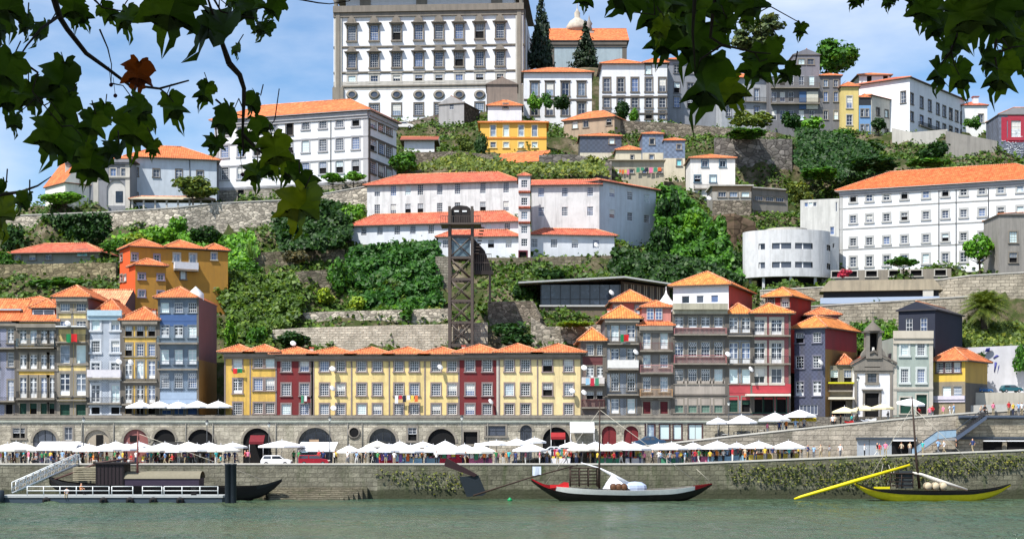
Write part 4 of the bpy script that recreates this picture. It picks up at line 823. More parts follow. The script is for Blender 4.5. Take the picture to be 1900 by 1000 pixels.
b12=hb('white_house','small white house with four framed windows and orange roof','house',(1281,302),(1364,302),352,8,plaster(236,232,226,.3)); b12.grid(b12.front,[1308,1341],[(304,12)],11,nx=2,ny=1,fr=plain(90,120,140)); b12.grid(b12.front,[1294,1323],[(332,12)],11,nx=2,ny=1,fr=plain(90,120,140)); b12.walls(b12.h(295)); b12.hip(b12.H,1.3,.4); b12.balcony(1287,1332,350,7,.5)
tr=hb('terrace_shed','beige terrace building with laundry lines below the slate tower','shed',(1131,308),(1232,308),332,4,plaster(190,180,158,.35)); tr.grid(tr.front,[1172,1196,1225],[(318,7)],8,nx=1,ny=1); tr.walls(tr.h(299)); tr.slab('flat_roof',-.3,tr.W+.3,-.6,4,tr.H+.02,tr.H+.2,plain(170,160,140))
# upper right street
d1=hb('long_house','long white house with row of dark stone windows beside palace','house',(972,362),(1098,362),228,10,WH); d1.grid(d1.front,[992,1020,1049,1079],[(166,24),(203,22)],13,nx=2,ny=2,fr=GRAND,t=.3,hood=1); d1.walls(d1.h(136)); d1.hip(d1.H,2.1,.6); d1.cornice(d1.h(186),.25,.15,GRAND)
d2=hb('corner_house','white corner house with tall grey framed windows and pyramid roof','house',(1117,352),(1238,352),230,12,WH); d2.grid(d2.front,[1126,1152,1178,1204,1229],[(158,25),(190,20),(214,14)],12,nx=2,ny=3,fr=GRAND,t=.28); d2.win(d2.front,1203,130,11,16,2,2,fr=GRAND); d2.walls(d2.h(120)); xa=d2.pix(d2.front,1190,150)[0]
d2.slab('roof_step',-.1,xa,-.1,6,d2.H,d2.H+.05,TILE); d2.hip(d2.H,2.,.6,x1=xa); d2.hip(d2.H+.2,1.6,.5,x0=xa+.6); d2.cornice(d2.h(181),.25,.15,GRAND); d2.cornice(d2.h(212),.25,.15,GRAND)
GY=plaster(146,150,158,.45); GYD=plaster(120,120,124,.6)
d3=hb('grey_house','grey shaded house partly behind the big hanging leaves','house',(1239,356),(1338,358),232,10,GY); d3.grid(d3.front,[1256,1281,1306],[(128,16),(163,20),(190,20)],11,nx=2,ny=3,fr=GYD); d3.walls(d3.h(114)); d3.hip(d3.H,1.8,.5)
d4=hb('grey_house','pale grey house with small balconies and orange roof in the street','house',(1339,354),(1426,356),240,10,plaster(176,180,186,.4)); d4.grid(d4.front,[1352,1378,1404],[(174,22),(206,20)],9,nx=2,ny=3,fr=GYD); d4.walls(d4.h(146)); d4.hip(d4.H,2.,.5); d4.balcony(1342,1422,187,8,.6)
d5=hb('derelict_house','derelict dark grey house with timber balconies and ragged openings','house',(1427,352),(1560,352),246,9,GYD); d5.grid(d5.front,[1436,1452,1468,1487,1506],[(150,17),(180,18),(214,18)],9,nx=2,ny=2,fr=None); d5.grid(d5.front,[1532,1551],[(155,13),(180,18),(214,16)],8,nx=2,ny=2); d5.walls(d5.h(142)); d5.hip(d5.H,.9,.4,x0=d5.W*.72); d5.balcony(1430,1520,164,9,1.,plain(120,112,104)); d5.balcony(1430,1520,193,9,1.,plain(110,98,86)); d5.cornice(d5.h(190),2.2,.4,plain(206,204,190),u0=d5.W*.52,u1=d5.W*.68,name='clad_bay'); d5.cornice(d5.h(190),2.2,.35,plain(70,100,140),u0=d5.W*.42,u1=d5.W*.515,name='clad_bay')
d6=hb('roof_hut','grey corrugated rooftop hut above derelict house','hut',(1472,356),(1521,356),146,7,plaster(128,128,136,.4),ground=False); d6.grid(d6.front,[1487,1504],[(115,10)],12,nx=2,ny=2,sash=plain(150,150,150)); d6.walls(d6.h(103),gable=1.2); d6.hip(d6.H,1.2,.2,plain(120,120,124),kind='gy')
d7=hb('yellow_house','slim pale yellow town house between derelict and blue houses','house',(1561,350),(1593,350),246,9,plaster(222,200,130,.2)); d7.grid(d7.front,[1576],[(190,22),(223,19)],10,nx=2,ny=3,gl=GLB,fr=BEI); d7.walls(d7.h(162)); d7.hip(d7.H,1.3,.4)
d8=hb('blue_house','slim light blue house with dark recessed top floor','house',(1594,350),(1616,350),250,9,plaster(120,160,204,.2)); d8.grid(d8.front,[1600,1609],[(210,14),(238,12)],5,nx=1,ny=2); d8.walls(d8.h(182),bands=[(d8.h(196),plaster(120,160,204,.2)),(99,plain(50,54,60))]); d8.hip(d8.H,.9,.2,x0=.2)
d9=hb('cream_house','cream house with four tall windows stepping down the street','house',(1617,350),(1687,360),250,8,plaster(218,212,198,.25)); d9.grid(d9.front,[1629,1645,1658,1672],[(208,15),(242,12)],6,nx=1,ny=2,fr=GRAND,sash=IRON); d9.walls(d9.h(187)); d9.hip(d9.H,1.3,.4)
d10=hb('balcony_house','long white house with rows of narrow balconies on the skyline','house',(1688,352),(1790,376),246,12,WH); d10.grid(d10.front,[1692,1710,1725,1740,1752,1764,1775,1785],[(184,22),(217,18)],5.5,nx=1,ny=3,fr=GRAND,sash=IRON,t=.2); d10.grid(d10.left,[1676],[(181,20)],9,nx=2,ny=3,fr=GRAND); d10.walls(d10.h(167)); d10.hip(d10.H,1.8,.6,TILED); d10.balcony(1704,1789,232,6,.6)
d11=hb('roof_pavilion','white square rooftop pavilion with orange hipped cap','house',(1594,372),(1651,372),175,8,plaster(240,240,240,.1),ground=False); d11.grid(d11.front,[1613,1643],[(149,15)],9,style='open',fr=None); d11.walls(d11.h(141)); d11.hip(d11.H,1.2,.6)
d12=hb('white_house','white chimneyed house at the right end of the skyline','house',(1785,374),(1832,374),245,9,plaster(240,240,238,.1)); d12.win(d12.front,1820,220,9,15,2,2); d12.walls(d12.h(197)); d12.hip(d12.H,1.3,.3,TILED); d12.chimney(d12.W*.62,2,d12.H,1.2,2.4,WH)
d13=hb('painted_house','grey slate house covered in red and white wall painting','house',(1853,338),(1960,338),295,9,azulejo(118,124,140,.5,.6)); d13.win(d13.front,1885,238,18,34,3,5,gl=glass(150,160,170),fr=plain(176,60,76),t=.7); d13.walls(d13.h(214)); d13.hip(d13.H,2.3,.2,plaster(110,110,112,.5))
b=MB(); o0=d13; mm=plain(176,50,70)
for x0,x1,y0,y1 in ((1858,1899,218,224),(1858,1868,224,262),(1868,1899,258,264)): u0,v0=d13.pix(d13.front,x0,y1); u1,v1=d13.pix(d13.front,x1,y0); b.box(u0,u1,-.05,-.002,v0,v1,mm)
st=random.Random(3)
for i in range(34): u,v=st.uniform(.5,5),st.uniform(1,4.4); b.tube([(u,-.04,v),(u+st.uniform(.2,.7),-.05,v+st.uniform(-.4,.4)),(u+st.uniform(.3,.9),-.04,v+st.uniform(-.6,.6))],.06,plain(214,220,226),4)
ob('wall_painting',b,d13.root)
RUB=rubble(146,136,122); RUBL=rubble(196,186,170,1.3,.15,.95); CLF=rubble(138,132,126,.8,.4)
wall('retaining_wall','grey rubble wall below the grey skyline houses','wall',[(1150,336,224,262),(1240,336,228,262),(1330,334,236,262),(1440,333,246,262)],RUB)
wall('cliff_wall','tall dark rubble cliff wall right of the small white house','wall',[(1326,316,256,352),(1395,316,258,352),(1470,318,258,352)],CLF,1.2)
wall('retaining_wall','pale concrete wall under the balcony house','wall',[(1655,344,238,275),(1692,343,246,275),(1758,343,240,275)],LST); wall('retaining_wall','grey ramped concrete wall in front of the skyline right end','wall',[(1755,336,243,296),(1850,334,262,300)],plaster(150,146,140,.5))
wall('garden_wall','stone garden wall with pale cap beneath the palace','wall',[(735,352,232,240),(815,350,212,236)],RUB); wall('garden_wall','brown rubble wall under the shed and yellow house','wall',[(770,308,283,318),(850,308,281,318),(915,308,288,318)],RUB); wall('garden_wall','dark rubble wall above the right convent roof','wall',[(1000,301,288,330),(1060,301,286,330),(1135,300,300,335)],CLF)
fl=hb('concrete_flats','grey concrete flats with brown band above the rocky gully','flats',(1322,291),(1394,291),400,8,plaster(150,146,140,.5)); fl.grid(fl.front,[1340,1361,1383],[(361,9)],14,nx=3,ny=1); fl.walls(fl.h(346),bands=[(fl.h(372),RUB),(fl.h(356),plaster(176,172,164,.4)),(99,plaster(166,140,112,.2))]); fl.slab('flat_roof',-.4,fl.W+.4,-.5,8,fl.H+.02,fl.H+.25,LST)
f2=hb('concrete_flats','long grey concrete flats with window strip beside the gully','flats',(1395,293),(1462,296),398,8,plaster(146,142,134,.5)); f2.grid(f2.front,[1408,1428,1447],[(368,9)],15,nx=4,ny=1); f2.walls(f2.h(352),bands=[(f2.h(392),RUB),(99,plaster(146,142,134,.5))]); f2.slab('flat_roof',-.3,f2.W+.3,-.5,8,f2.H+.02,f2.H+.25,LST)
wall('rock_face','brown rock face in the gully under the concrete flats','rock',[(1326,282,400,475),(1362,282,396,475),(1402,284,412,475)],rubble(140,118,98,.45,.4),3.)
cb=hb('concrete_block','pale concrete block with slit windows left of the long convent','house',(1485,272),(1557,270),480,9,plaster(206,206,202,.4)); cb.grid(cb.front,[1496,1504,1512],[(380,7)],7,nx=1,ny=1,fr=None); cb.win(cb.front,1552,384,3,18,1,1,fr=None); cb.win(cb.front,1544,428,8,14,1,2,fr=None); cb.walls(cb.h(370))
# round building
o=Vector((XX(1459,264),264,ZZ(532,264))); rb_=thing('round_building','white round concrete building with two ribbon windows','building',o); CW=plaster(214,216,218,.45); R=6.2
zc=lambda y:ZZ(y,259)-o.z; b=MB(); gs={}; NS=72; cx,cy=7.1,4.6
pt=lambda i,k,z_: (cos(2*pi*i/NS)*cx*k,sin(2*pi*i/NS)*cy*k,z_)
for i in range(NS):
    a=(360*(i+.5)/NS)%360
    for y0,y1 in ((512,496),(485,461),(450,425)): b.add([pt(i,1,zc(y0)),pt(i+1,1,zc(y0)),pt(i+1,1,zc(y1)),pt(i,1,zc(y1))],[(0,1,2,3)],CW,True)
    for y0,y1 in ((496,485),(461,450)):
        wn_=246<a<271 or 275<a<301 or 330<a<350 or 223<a<234
        if not wn_: b.add([pt(i,1,zc(y0)),pt(i+1,1,zc(y0)),pt(i+1,1,zc(y1)),pt(i,1,zc(y1))],[(0,1,2,3)],CW,True)
        else:
            g=gs.setdefault((y0,int(a>240)+int(a>273)+int(a>315)),MB())
            for y in (y0,y1): b.poly([pt(i,1,zc(y)),pt(i+1,1,zc(y)),pt(i+1,.95,zc(y)),pt(i,.95,zc(y))],CW)
            g.poly([pt(i,.96,zc(y0)),pt(i+1,.96,zc(y0)),pt(i+1,.96,zc(y1)),pt(i,.96,zc(y1))],WHITE if i%3==0 and 0 else GL); i%3==0 and b.poly([pt(i,.97,zc(y0)),pt(i+.35,.97,zc(y0)),pt(i+.35,.97,zc(y1)),pt(i,.97,zc(y1))],WHITE)
for y,m_ in ((426,LST),(512,CW)): b.poly([pt(i,1,zc(y)) for i in range(NS)],m_)
b.lathe([(3.4,zc(426)),(3.4,zc(419)),(.01,zc(419))],LST,20,sm=False); ob('wall',b,rb_); [ob('ribbon_window',g,rb_) for g in gs.values()]; b=MB()
for i in range(8): a=2*pi*i/8; b.box(-.2,.2,-.2,.2,-2,zc(512)-.002,CW,Matrix.Translation((cos(a)*(R-.3),sin(a)*(R-2.2),0)))
b.lathe([(4.6,-2),(4.6,zc(512)-.003)],DARK,24,sy=.7); ob('pillars',b,rb_); TP.append((o.x,o.y-7,o.z-.3))
cd=hb('concrete_block','curved grey concrete annex joined to the round building','building',(1514,264),(1557,268),535,6,CW); cd.grid(cd.front,[1525,1533],[(455,9),(491,9)],5,nx=1,ny=1,fr=None); cd.win(cd.front,1547,456,4,10,1,1,fr=None); cd.walls(cd.h(437))
# long white convent on the right
lc=hb('long_convent','very long four storey white convent with orange roof at right','convent',(1558,270),(1960,256),502,14,plaster(238,240,243,.06)); FW=plain(178,178,176)
cols=[1583,1613,1645,1678,1718,1754,1788,1822,1857,1893,1925]
lc.grid(lc.front,cols,[(366,17),(407,13),(449,13),(486,17)],11.5,nx=2,ny=3,fr=FW,t=.28); lc.walls(lc.h(344)); lc.hip(lc.H,3.7,.7,rooftile(236,112,66,.15),soffit=LST); lc.cornice(lc.H-.5,.45,.35,ST)
for y in (388,426,464): lc.cornice(lc.h(y,1560),.16,.08,FW)
for px in (1742,1774,1834): lc.pipe(px,.3,lc.H-.3)
lc.strip(.3,.5,m=FW)
ru=hb('ruined_wall_house','roofless old grey stone house end at the right edge','house',(1853,249),(1960,249),512,8,plaster(150,146,140,.6)); ru.grid(ru.front,[1880],[(440,20),(478,18)],14,style='sash',gl=GLP,sash=plain(170,168,162)); ru.walls(ru.h(400)); ru.hip(ru.H,.8,.2,plain(96,90,84))
# terraces on the right
T1=stone(188,178,160,1.25,.5,.6,.2,.9)
wall('terrace_wall','long ashlar terrace wall below the right convent','wall',[(1410,253,540,580),(1530,251,533,580),(1750,248,519,600),(1800,246,512,604),(1960,244,503,604)],T1,capm=LST)
wall('terrace_wall','lower ashlar wall behind the chapel and dark attic house','wall',[(1490,241,570,612),(1640,240,561,612),(1795,239,551,604)],T1,capm=LST)
b=hb('arcade_house','low stone arcade with dark arches behind the shelter roof','arcade',(1542,259),(1765,256),530,3,plaster(150,142,130,.5)); b.grid(b.front,[1552,1580,1617,1660,1700,1745],[(509,10)],20,style='open',fr=LST); b.walls(b.h(500))
sl=hb('shelter','long dark shelter with worn flat concrete roof and glass balustrade','shelter',(1528,244.5),(1742,241.5),566,5,plain(52,52,58)); sl.walls(sl.h(540)); bb=MB(); bb.extr([(-.6,sl.H),(sl.W+.6,sl.H),(sl.W-.8,sl.H+1.6),(.8,sl.H+1.6)],-.9,5.5,plaster(176,164,142,.55)); ob('roof_slab',bb,sl.root); bb=MB(); bb.box(-.5,sl.W,-1.1,-1.05,.1,1.0,glass(110,120,136)); ob('balustrade',bb,sl.root); sl.slab('white_box',sl.W*.86,sl.W*.95,-.8,-.1,0,2.,plain(200,196,186))
# terraces on the left and in the middle
wall('terrace_wall','high rubble terrace wall under the left white convent','wall',[(-120,279,404,440),(45,279,400,436),(205,279,394,470),(330,279,386,470),(400,281,378,470),(530,283,372,440),(690,284,345,420)],RUBL,1.,capm=LST)
wall('terrace_wall','low stone terrace wall in front of the garden house','wall',[(-120,256,492,530),(60,254,490,520),(215,252,487,535)],rubble(150,140,112,1.2,.6)); wall('terrace_wall','stone wall behind the ochre houses and beans','wall',[(420,262,472,505),(530,264,466,500),(640,266,462,500)],rubble(146,136,116,1.2,.6)); wall('terrace_wall','grey garden wall among vines left of the ivy slope','wall',[(440,252,512,545),(560,253,503,540),(640,254,498,540)],rubble(140,132,116,1.2,.7))
wall('terrace_wall','rough stone terrace wall with bushes above the low row','wall',[(515,243,583,615),(600,244,578,605),(700,244,576,604),(832,244,572,604)],RUBL); wall('terrace_wall','long pale stone wall right above the yellow row','wall',[(500,237,612,655),(560,237,608,655),(700,236,604,655),(830,236,601,655),(905,236,598,655)],stone(206,196,178,.9,.36,.8,.1,1.))
wall('terrace_wall','stone stair wall right of the lift foot','wall',[(905,241,560,640),(985,241,558,640),(1002,240,590,650)],RUB); wall('terrace_wall','broken pale stone wall under restaurant terrace','wall',[(985,236,588,655),(1015,236,606,655),(1085,236,604,655),(1125,236,600,655)],rubble(190,182,166,1.2,.15))
wall('buttress','leaning grey ashlar buttress under the convent by lift tower','wall',[(808,256,476,590),(832,256,476,590)],stone(156,150,136,.9,.4,.6,.3),2.)
# lift tower
o=Vector((XX(855,232.2),232.2,ZZ(648,232.2))); lt=thing('lift_tower','tall steel lattice lift tower with dark cabin head on top','lift tower',o); ME=plain(92,84,78,.5,.2); MD=plain(52,46,44,.5,.2)
z=lambda y:ZZ(y,232.2)-o.z; b=MB(); w=1.62
for sx in (-1,1):
    for sy in (0,1): b.box(sx*w-.2,sx*w+.2,sy*3-.2,sy*3+.2,-1,z(383),ME)
ob('columns',b,lt); b=MB(); lv=[640,598,558,518,478,438]
for a in lv:
    for y in (0,3): b.box(-w,w,y-.12,y+.12,z(a)-.18,z(a)+.18,ME)
    for s in (-1,1): b.box(s*w-.1,s*w+.1,.2,2.8,z(a)-.16,z(a)+.16,ME)
for a,c in zip(lv,lv[1:]):
    for y in (0,3): b.tube([(-w,y,z(a)),(w,y,z(c))],.09,ME,5); b.tube([(w,y,z(a)),(-w,y,z(c))],.09,ME,5)
    for s in (-1,1): b.tube([(s*w,0,z(a)),(s*w,3,z(c))],.09,ME,5)
ob('bracing',b,lt); b=MB(); b.box(-w+.3,w-.3,.3,2.7,z(478),z(440),glass(90,110,120)); ob('lift_cabin',b,lt)
b=MB(); b.box(-2.9,2.9,-1,4,z(418),z(415),ME)
for x in np.linspace(-2.85,2.85,18): b.box(x-.03,x+.03,-1,-.95,z(415),z(403),ME)
b.box(-2.9,2.9,-1.02,-.94,z(403),z(402.3),ME); ob('platform',b,lt)
b=MB(); b.extr([(-1.35,z(415)),(1.35,z(415)),(1.35,z(386)),(.9,z(382)),(0,z(380.5)),(-.9,z(382)),(-1.35,z(386))],.4,2.6,MD); b.box(-.95,-.3,.3,.39,z(393),z(390),WHITE); b.box(.2,.85,.3,.39,z(393),z(390),WHITE); b.box(-.02,.02,.33,.395,z(414),z(384),DARK); ob('cabin_head',b,lt)
b=MB(); b.box(1.9,4.6,1,3.2,z(508),z(501),MD); b.box(4.,4.3,1,3,z(560),z(508)-.002,MD); b.extr([(1.85,z(500)),(4.5,z(500)),(3.4,z(462)),(1.85,z(440))],2.,2.3,MD)
for x in np.linspace(1.9,4.35,9): b.box(x-.03,x+.03,1,1.06,z(501),z(470),ME)
for y in (470,486): b.box(1.9,4.4,.98,1.05,z(y)-.05,z(y)+.05,ME)
for i in range(9): b.box(1.95+i*.1,2.6+i*.1,.2,1.2,z(470-6*i),z(469.-6*i),ME)
ob('walkway',b,lt)
# ---------------------------------------------------------------- trees and bushes of the hill
tree('umbrella-shaped clipped tree in front of the grey loggia',121,348,390,104,282,G2,'flat',.35,3200,.08,0)
tree('bushy light green tree on the terrace before the long pale building',358,324,374,88,281.5,G5,'bush',.3,3000,.085,1)
tree('flat-topped bright tree below the three storey white convent, left of two',618,316,346,58,289,G2,'flat',.45,2000,.09,1); tree('flat-topped bright tree below the three storey white convent, right of two',656,314,344,50,288,G2,'flat',.45,2000,.09,2)
tree('round dark green tree at the right corner of the three storey white convent',748,281,328,62,290,G1,'round',.1,2600,.085,0)
tree('tall dark conifer standing beside the palace',1004,-14,126,72,395,GCON,'cone',.06,5200,.05,0,flat=1.); tree('shorter dark conifer in front of the orange church roof',1086,38,124,68,402,GCON,'cone',.06,3600,.06,1,flat=1.)
tree('tall open-crowned pine behind the street roofs',1414,22,112,128,388,foliage(92,116,78),'open',.5,3400,.07,0,base=232); tree('broad round tree above the derelict house roof',1548,68,150,96,372,G1,'round',.2,3600,.075,2,base=238)
tree('round leafy tree before the right convent by the ruined wall house',1818,428,492,66,251,G2,'round',.25,2600,.085,3,base=507); tree('low spreading tree before the middle of the long right convent',1676,470,502,72,254,G1,'flat',.4,1800,.09,3,base=509)
tree('small tree in front of the cream street house',1630,216,248,32,346,G3,'round',.2,1200,.11,1)
tree('dark tree left of the ivy slope under the flat-topped trees',590,362,446,84,272,G3,'round',.2,2600,.085,1); tree('bright green tree touching the convent wing left end',652,372,438,72,275,G2,'round',.2,2400,.085,2); tree('dark leafy tree behind the broad hanging leaf, beside rubble wall',535,398,458,62,268,G3,'round',.2,2000,.09,3)
B=[('dark slender cypress-like bush beside the yellow hillside house',891,244,294,26,317,G3,'bush'),('pale bush before the brown rubble wall under the shed',860,250,284,40,312,G5,'bush'),
('green shrub in front of long white house, first by palace',993,172,208,30,355,G2,'bush'),('green shrub in front of long white house, second',1014,172,204,26,355,G1,'bush'),('dark rounded shrub before the long white house',1046,176,206,42,354,G3,'bush'),('dark round bush at the foot of the white corner house',1153,188,226,36,347,G3,'round'),('light bush beside the dark round one at the corner house',1178,198,228,26,346,G2,'bush'),
('pale green tree-like bush above the right convent wing roof',1100,291,328,62,300,G5,'bush'),('dark bush by the orange roofed ochre gable house',1020,284,312,44,309,G3,'bush'),
('bushes overhanging the tall dark cliff wall',1392,238,264,130,314,G1,'flat'),('big bright bush below the derelict grey house',1505,218,264,72,340,G2,'bush'),('dark bush left of the big bright one under derelict house',1466,206,246,60,343,G3,'bush'),('grey-green shrub mass under the pale grey street house',1396,204,240,80,346,G5,'bush'),('green bush below the slim yellow town house',1560,238,272,62,341,G1,'bush'),
('dark bush heap between cliff wall and skyline houses',1590,250,306,110,330,G3,'bush'),('clipped green hedge above the concrete block',1530,308,338,112,290,G1,'flat'),('dark green hedge along the long convent roof, left part',1625,288,322,110,292,G3,'bush'),('low bush by the grey ramped wall at right',1733,262,304,78,318,G3,'bush'),('green bush by the white chimneyed house',1806,214,244,36,366,G1,'bush'),('hedge behind the long convent ridge, right part',1720,292,314,110,286,G1,'flat'),
('tangled dark bush at the right end of the convent wings',1243,352,420,56,276,G3,'bush'),('bright bush in the gully below the white framed-window house',1286,392,452,70,274,G2,'bush'),('lower bright bush in the gully beside brown rock face',1300,440,510,90,270,G1,'bush'),('dark bush beneath the rock face, near round building',1358,466,526,62,266,G3,'bush'),('green bush at the gully foot behind the white attic house',1336,400,470,56,276,G1,'bush'),('dark shrubs in the gully under the convent right corner',1225,420,486,66,268,G3,'bush'),('pale shrub between concrete flats and block',1480,338,380,60,280,G5,'bush'),
('round bush above the glass pavilion, left',1020,497,520,70,256,G3,'bush'),('bush beside the lift tower walkway',968,522,566,66,248,G3,'bush'),('dark bush mound behind the roof ridge, right of lift foot',950,598,648,96,233,G3,'bush'),('flat bright vine trellis below the glass pavilion',1063,594,610,94,234,G4,'flat'),
('yellow-green shrub on the terrace left of ivy slope',600,532,566,46,250,G4,'bush'),('tall bush at the left edge of ivy slope',628,476,552,52,252,G1,'bush'),('golden shrub below the ivy slope',662,550,594,54,247,G4,'bush'),('bushy plants on the rough terrace wall by the lift',760,556,606,80,246,G1,'bush'),('leafy shrub on the rough terrace wall, centre',715,562,600,60,247,G2,'bush'),('pale shrub on the rough terrace near the buttress',805,566,600,50,246,G5,'bush'),
('bright bush beside the brown side wall of the corner house',427,590,648,34,232,G2,'round'),('dark bush above the yellow house roofs',545,612,652,66,234,G3,'bush'),('bush with long shoots on the terrace left of it',480,600,650,62,235,G1,'bush'),
('round dark bush above the ochre hillside house',384,417,456,78,262,G3,'round'),('light shrubs along the rubble terrace wall, left',300,416,458,60,266,G2,'bush'),('light shrubs along the rubble terrace wall, middle',262,430,466,64,264,G4,'bush'),('small bush beside the garden house',208,440,474,56,258,G1,'bush'),('long clipped hedge in front of garden house',108,510,542,116,250,G1,'flat'),('dark shrub at the far left under the hanging leaves',20,416,476,76,266,G3,'bush'),('green shrub left of garden house',8,466,500,40,258,G1,'bush'),('shrub climbing the rubble terrace wall',335,400,440,50,271,G2,'bush'),
('purple flowering shrub on the terrace between vine walls',548,462,490,50,255,foliage(110,112,84),'bush'),('green vine mass left of the terrace walls',450,480,520,70,256,G1,'bush'),
('green bush on the slope behind the bell turret',1605,600,650,60,232,G1,'bush'),('green bush right of the bell turret behind the grey-green house',1648,600,644,44,231,G2,'bush'),('dark skirt of shrubs under the palm tree',1826,606,636,84,238,G3,'bush'),('small tree in front of the mural wall',1822,652,704,34,224,G3,'round'),('leafy shrub at the far right by the mural wall',1896,636,696,36,224,G1,'bush'),('pink flowering bush on the arcade terrace',1568,500,516,34,252,foliage(206,70,110,.8),'bush')]
for lb,px,a,c,w,Y,m,k in B: bush(lb,px,a,c,w,Y,m,1500,.10,None,kind=k,name='hedge' if 'hedge' in lb else 'bush')
ivy('dense dark green ivy and fig leaves covering the slope under convent',[(650,462),(700,455),(812,449),(816,520),(818,566),(800,590),(730,598),(680,590),(655,560),(640,505)],0,15000,.34,GFIG,ys=(246,263),depth=.7,lump=1.3)
ivy('sunlit creeper draped over the slope behind the low row left end',[(378,520),(430,504),(480,512),(545,505),(566,560),(545,600),(510,610),(500,650),(420,648),(424,580),(405,548)],0,11000,.3,foliage(88,126,40),ys=(233,252),depth=.7,lump=1.1)
ivy('ivy hanging on the left end of rubble terrace wall',[(80,402),(203,397),(206,440),(150,446),(82,438)],276.5,4200,.28,G3,depth=.3,lump=.5)
ivy('dark creeper on the bank right of the convent footing wall',[(1138,462),(1200,470),(1290,482),(1340,500),(1385,520),(1300,530),(1180,512),(1130,500)],0,9000,.32,G3,ys=(254,264),lump=1.2)
ivy('bright grassy bank below the ashlar wall at right',[(1765,612),(1800,596),(1900,600),(1905,642),(1765,644)],0,5200,.26,foliage(112,142,66),ys=(229,238),depth=.3,lump=.4,cat='grass bank',name='grass_bank')
ivy('green bank behind chapel turret below the ashlar wall',[(1578,602),(1662,598),(1662,645),(1578,650)],0,2600,.26,foliage(96,136,50),ys=(230,238),depth=.3,lump=.5,cat='grass bank',name='grass_bank')
ivy('weeds and moss tufts growing from the right quay wall',[(1345,868),(1560,856),(1900,842),(1900,868),(1780,880),(1600,905),(1360,893)],199.93,3300,.12,foliage(120,132,62),depth=.1,lump=0.,cat='weeds',name='wall_weeds')['kind']='stuff'
ivy('scattered weeds growing from the middle of the quay wall',[(690,872),(860,872),(860,905),(800,912),(700,884)],199.93,420,.12,foliage(120,132,62),depth=.1,lump=0.,cat='weeds',name='wall_weeds')['kind']='stuff'
ivy('dark woodland of shrubs hanging below the derelict and yellow houses',[(1478,238),(1540,246),(1605,264),(1632,290),(1640,318),(1560,332),(1500,330),(1476,300)],0,7000,.36,G3,ys=(296,333),lump=1.6,name='shrub_mass',cat='shrubs')
ivy('thick shrubs filling the gully between convent and round building',[(1222,345),(1262,350),(1300,390),(1340,430),(1380,520),(1300,515),(1225,500),(1215,440)],0,9000,.34,G1,ys=(262,284),lump=1.8,name='shrub_mass',cat='shrubs')
ivy('dark thicket left of the convent under the flat-topped trees',[(505,400),(560,385),(610,372),(650,385),(652,440),(600,462),(520,462)],0,6500,.34,G3,ys=(262,279),lump=1.6,name='shrub_mass',cat='shrubs')
ivy('green vegetable beds and shrubs above the garden house',[(205,440),(300,425),(420,440),(470,430),(480,470),(430,500),(250,455)],0,5000,.3,G2,ys=(256,272),lump=1.,name='shrub_mass',cat='shrubs')
ivy('low scrub on the bank between yellow house and convent roof',[(850,285),(920,300),(1000,305),(1120,300),(1130,325),(960,318),(760,312)],0,3600,.3,G5,ys=(285,308),lump=.8,name='shrub_mass',cat='shrubs')
# palm
o=Vector((XX(1828,234),234,ZZ(640,234))); pm=thing('palm_tree','big date palm with drooping fronds below the ashlar wall','palm tree',o); zc_=ZZ(572,236)-o.z
b=MB(); b.tube([(0,0,-1),(0,0,zc_*.5),(0,0,zc_)],[.7,.6,.75],BARKD,10); ob('trunk',b,pm); b=MB(); st=random.Random(5); FR=foliage(104,124,52,.85)
for i in range(180):
    a=st.uniform(0,6.28); e=st.uniform(-.35,1.35); l=st.uniform(4.3,5.4); d=Vector((cos(a)*cos(e),sin(a)*cos(e),sin(e))); p=[Vector((0,0,zc_))+d*l*t+Vector((0,0,-1.9*(t**2.3)*l/4)) for t in np.linspace(0,1,8)]
    sd_=Vector((-sin(a),cos(a),0))
    for k in range(1,8):
        for j in range(3):
            q=p[k-1].lerp(p[k],j/3); dr=(p[k]-p[k-1]).normalized(); w=1.0*sin(pi*min(1,(k+j/3)/8.2+.1))+.1
            for s in (-1,1): b.poly([q,q+dr*.1,q+sd_*s*w*.8+dr*w*.6+Vector((0,0,-w*.35))],FR)
ob('fronds',b,pm)
b=MB(); st=random.Random(6)
for i in range(30): a=st.uniform(0,6.28); r=st.uniform(.1,.5); b.poly([(cos(a)*r,sin(a)*r,0),(cos(a)*r+.15,sin(a)*r,0),(cos(a)*r*5.4,sin(a)*r*5.4,st.uniform(1.8,3.6))],foliage(100,140,60))
tag(ob('agave',b,None,P(466,478,258)),'spiky pale agave plant on the upper left terrace','plant')
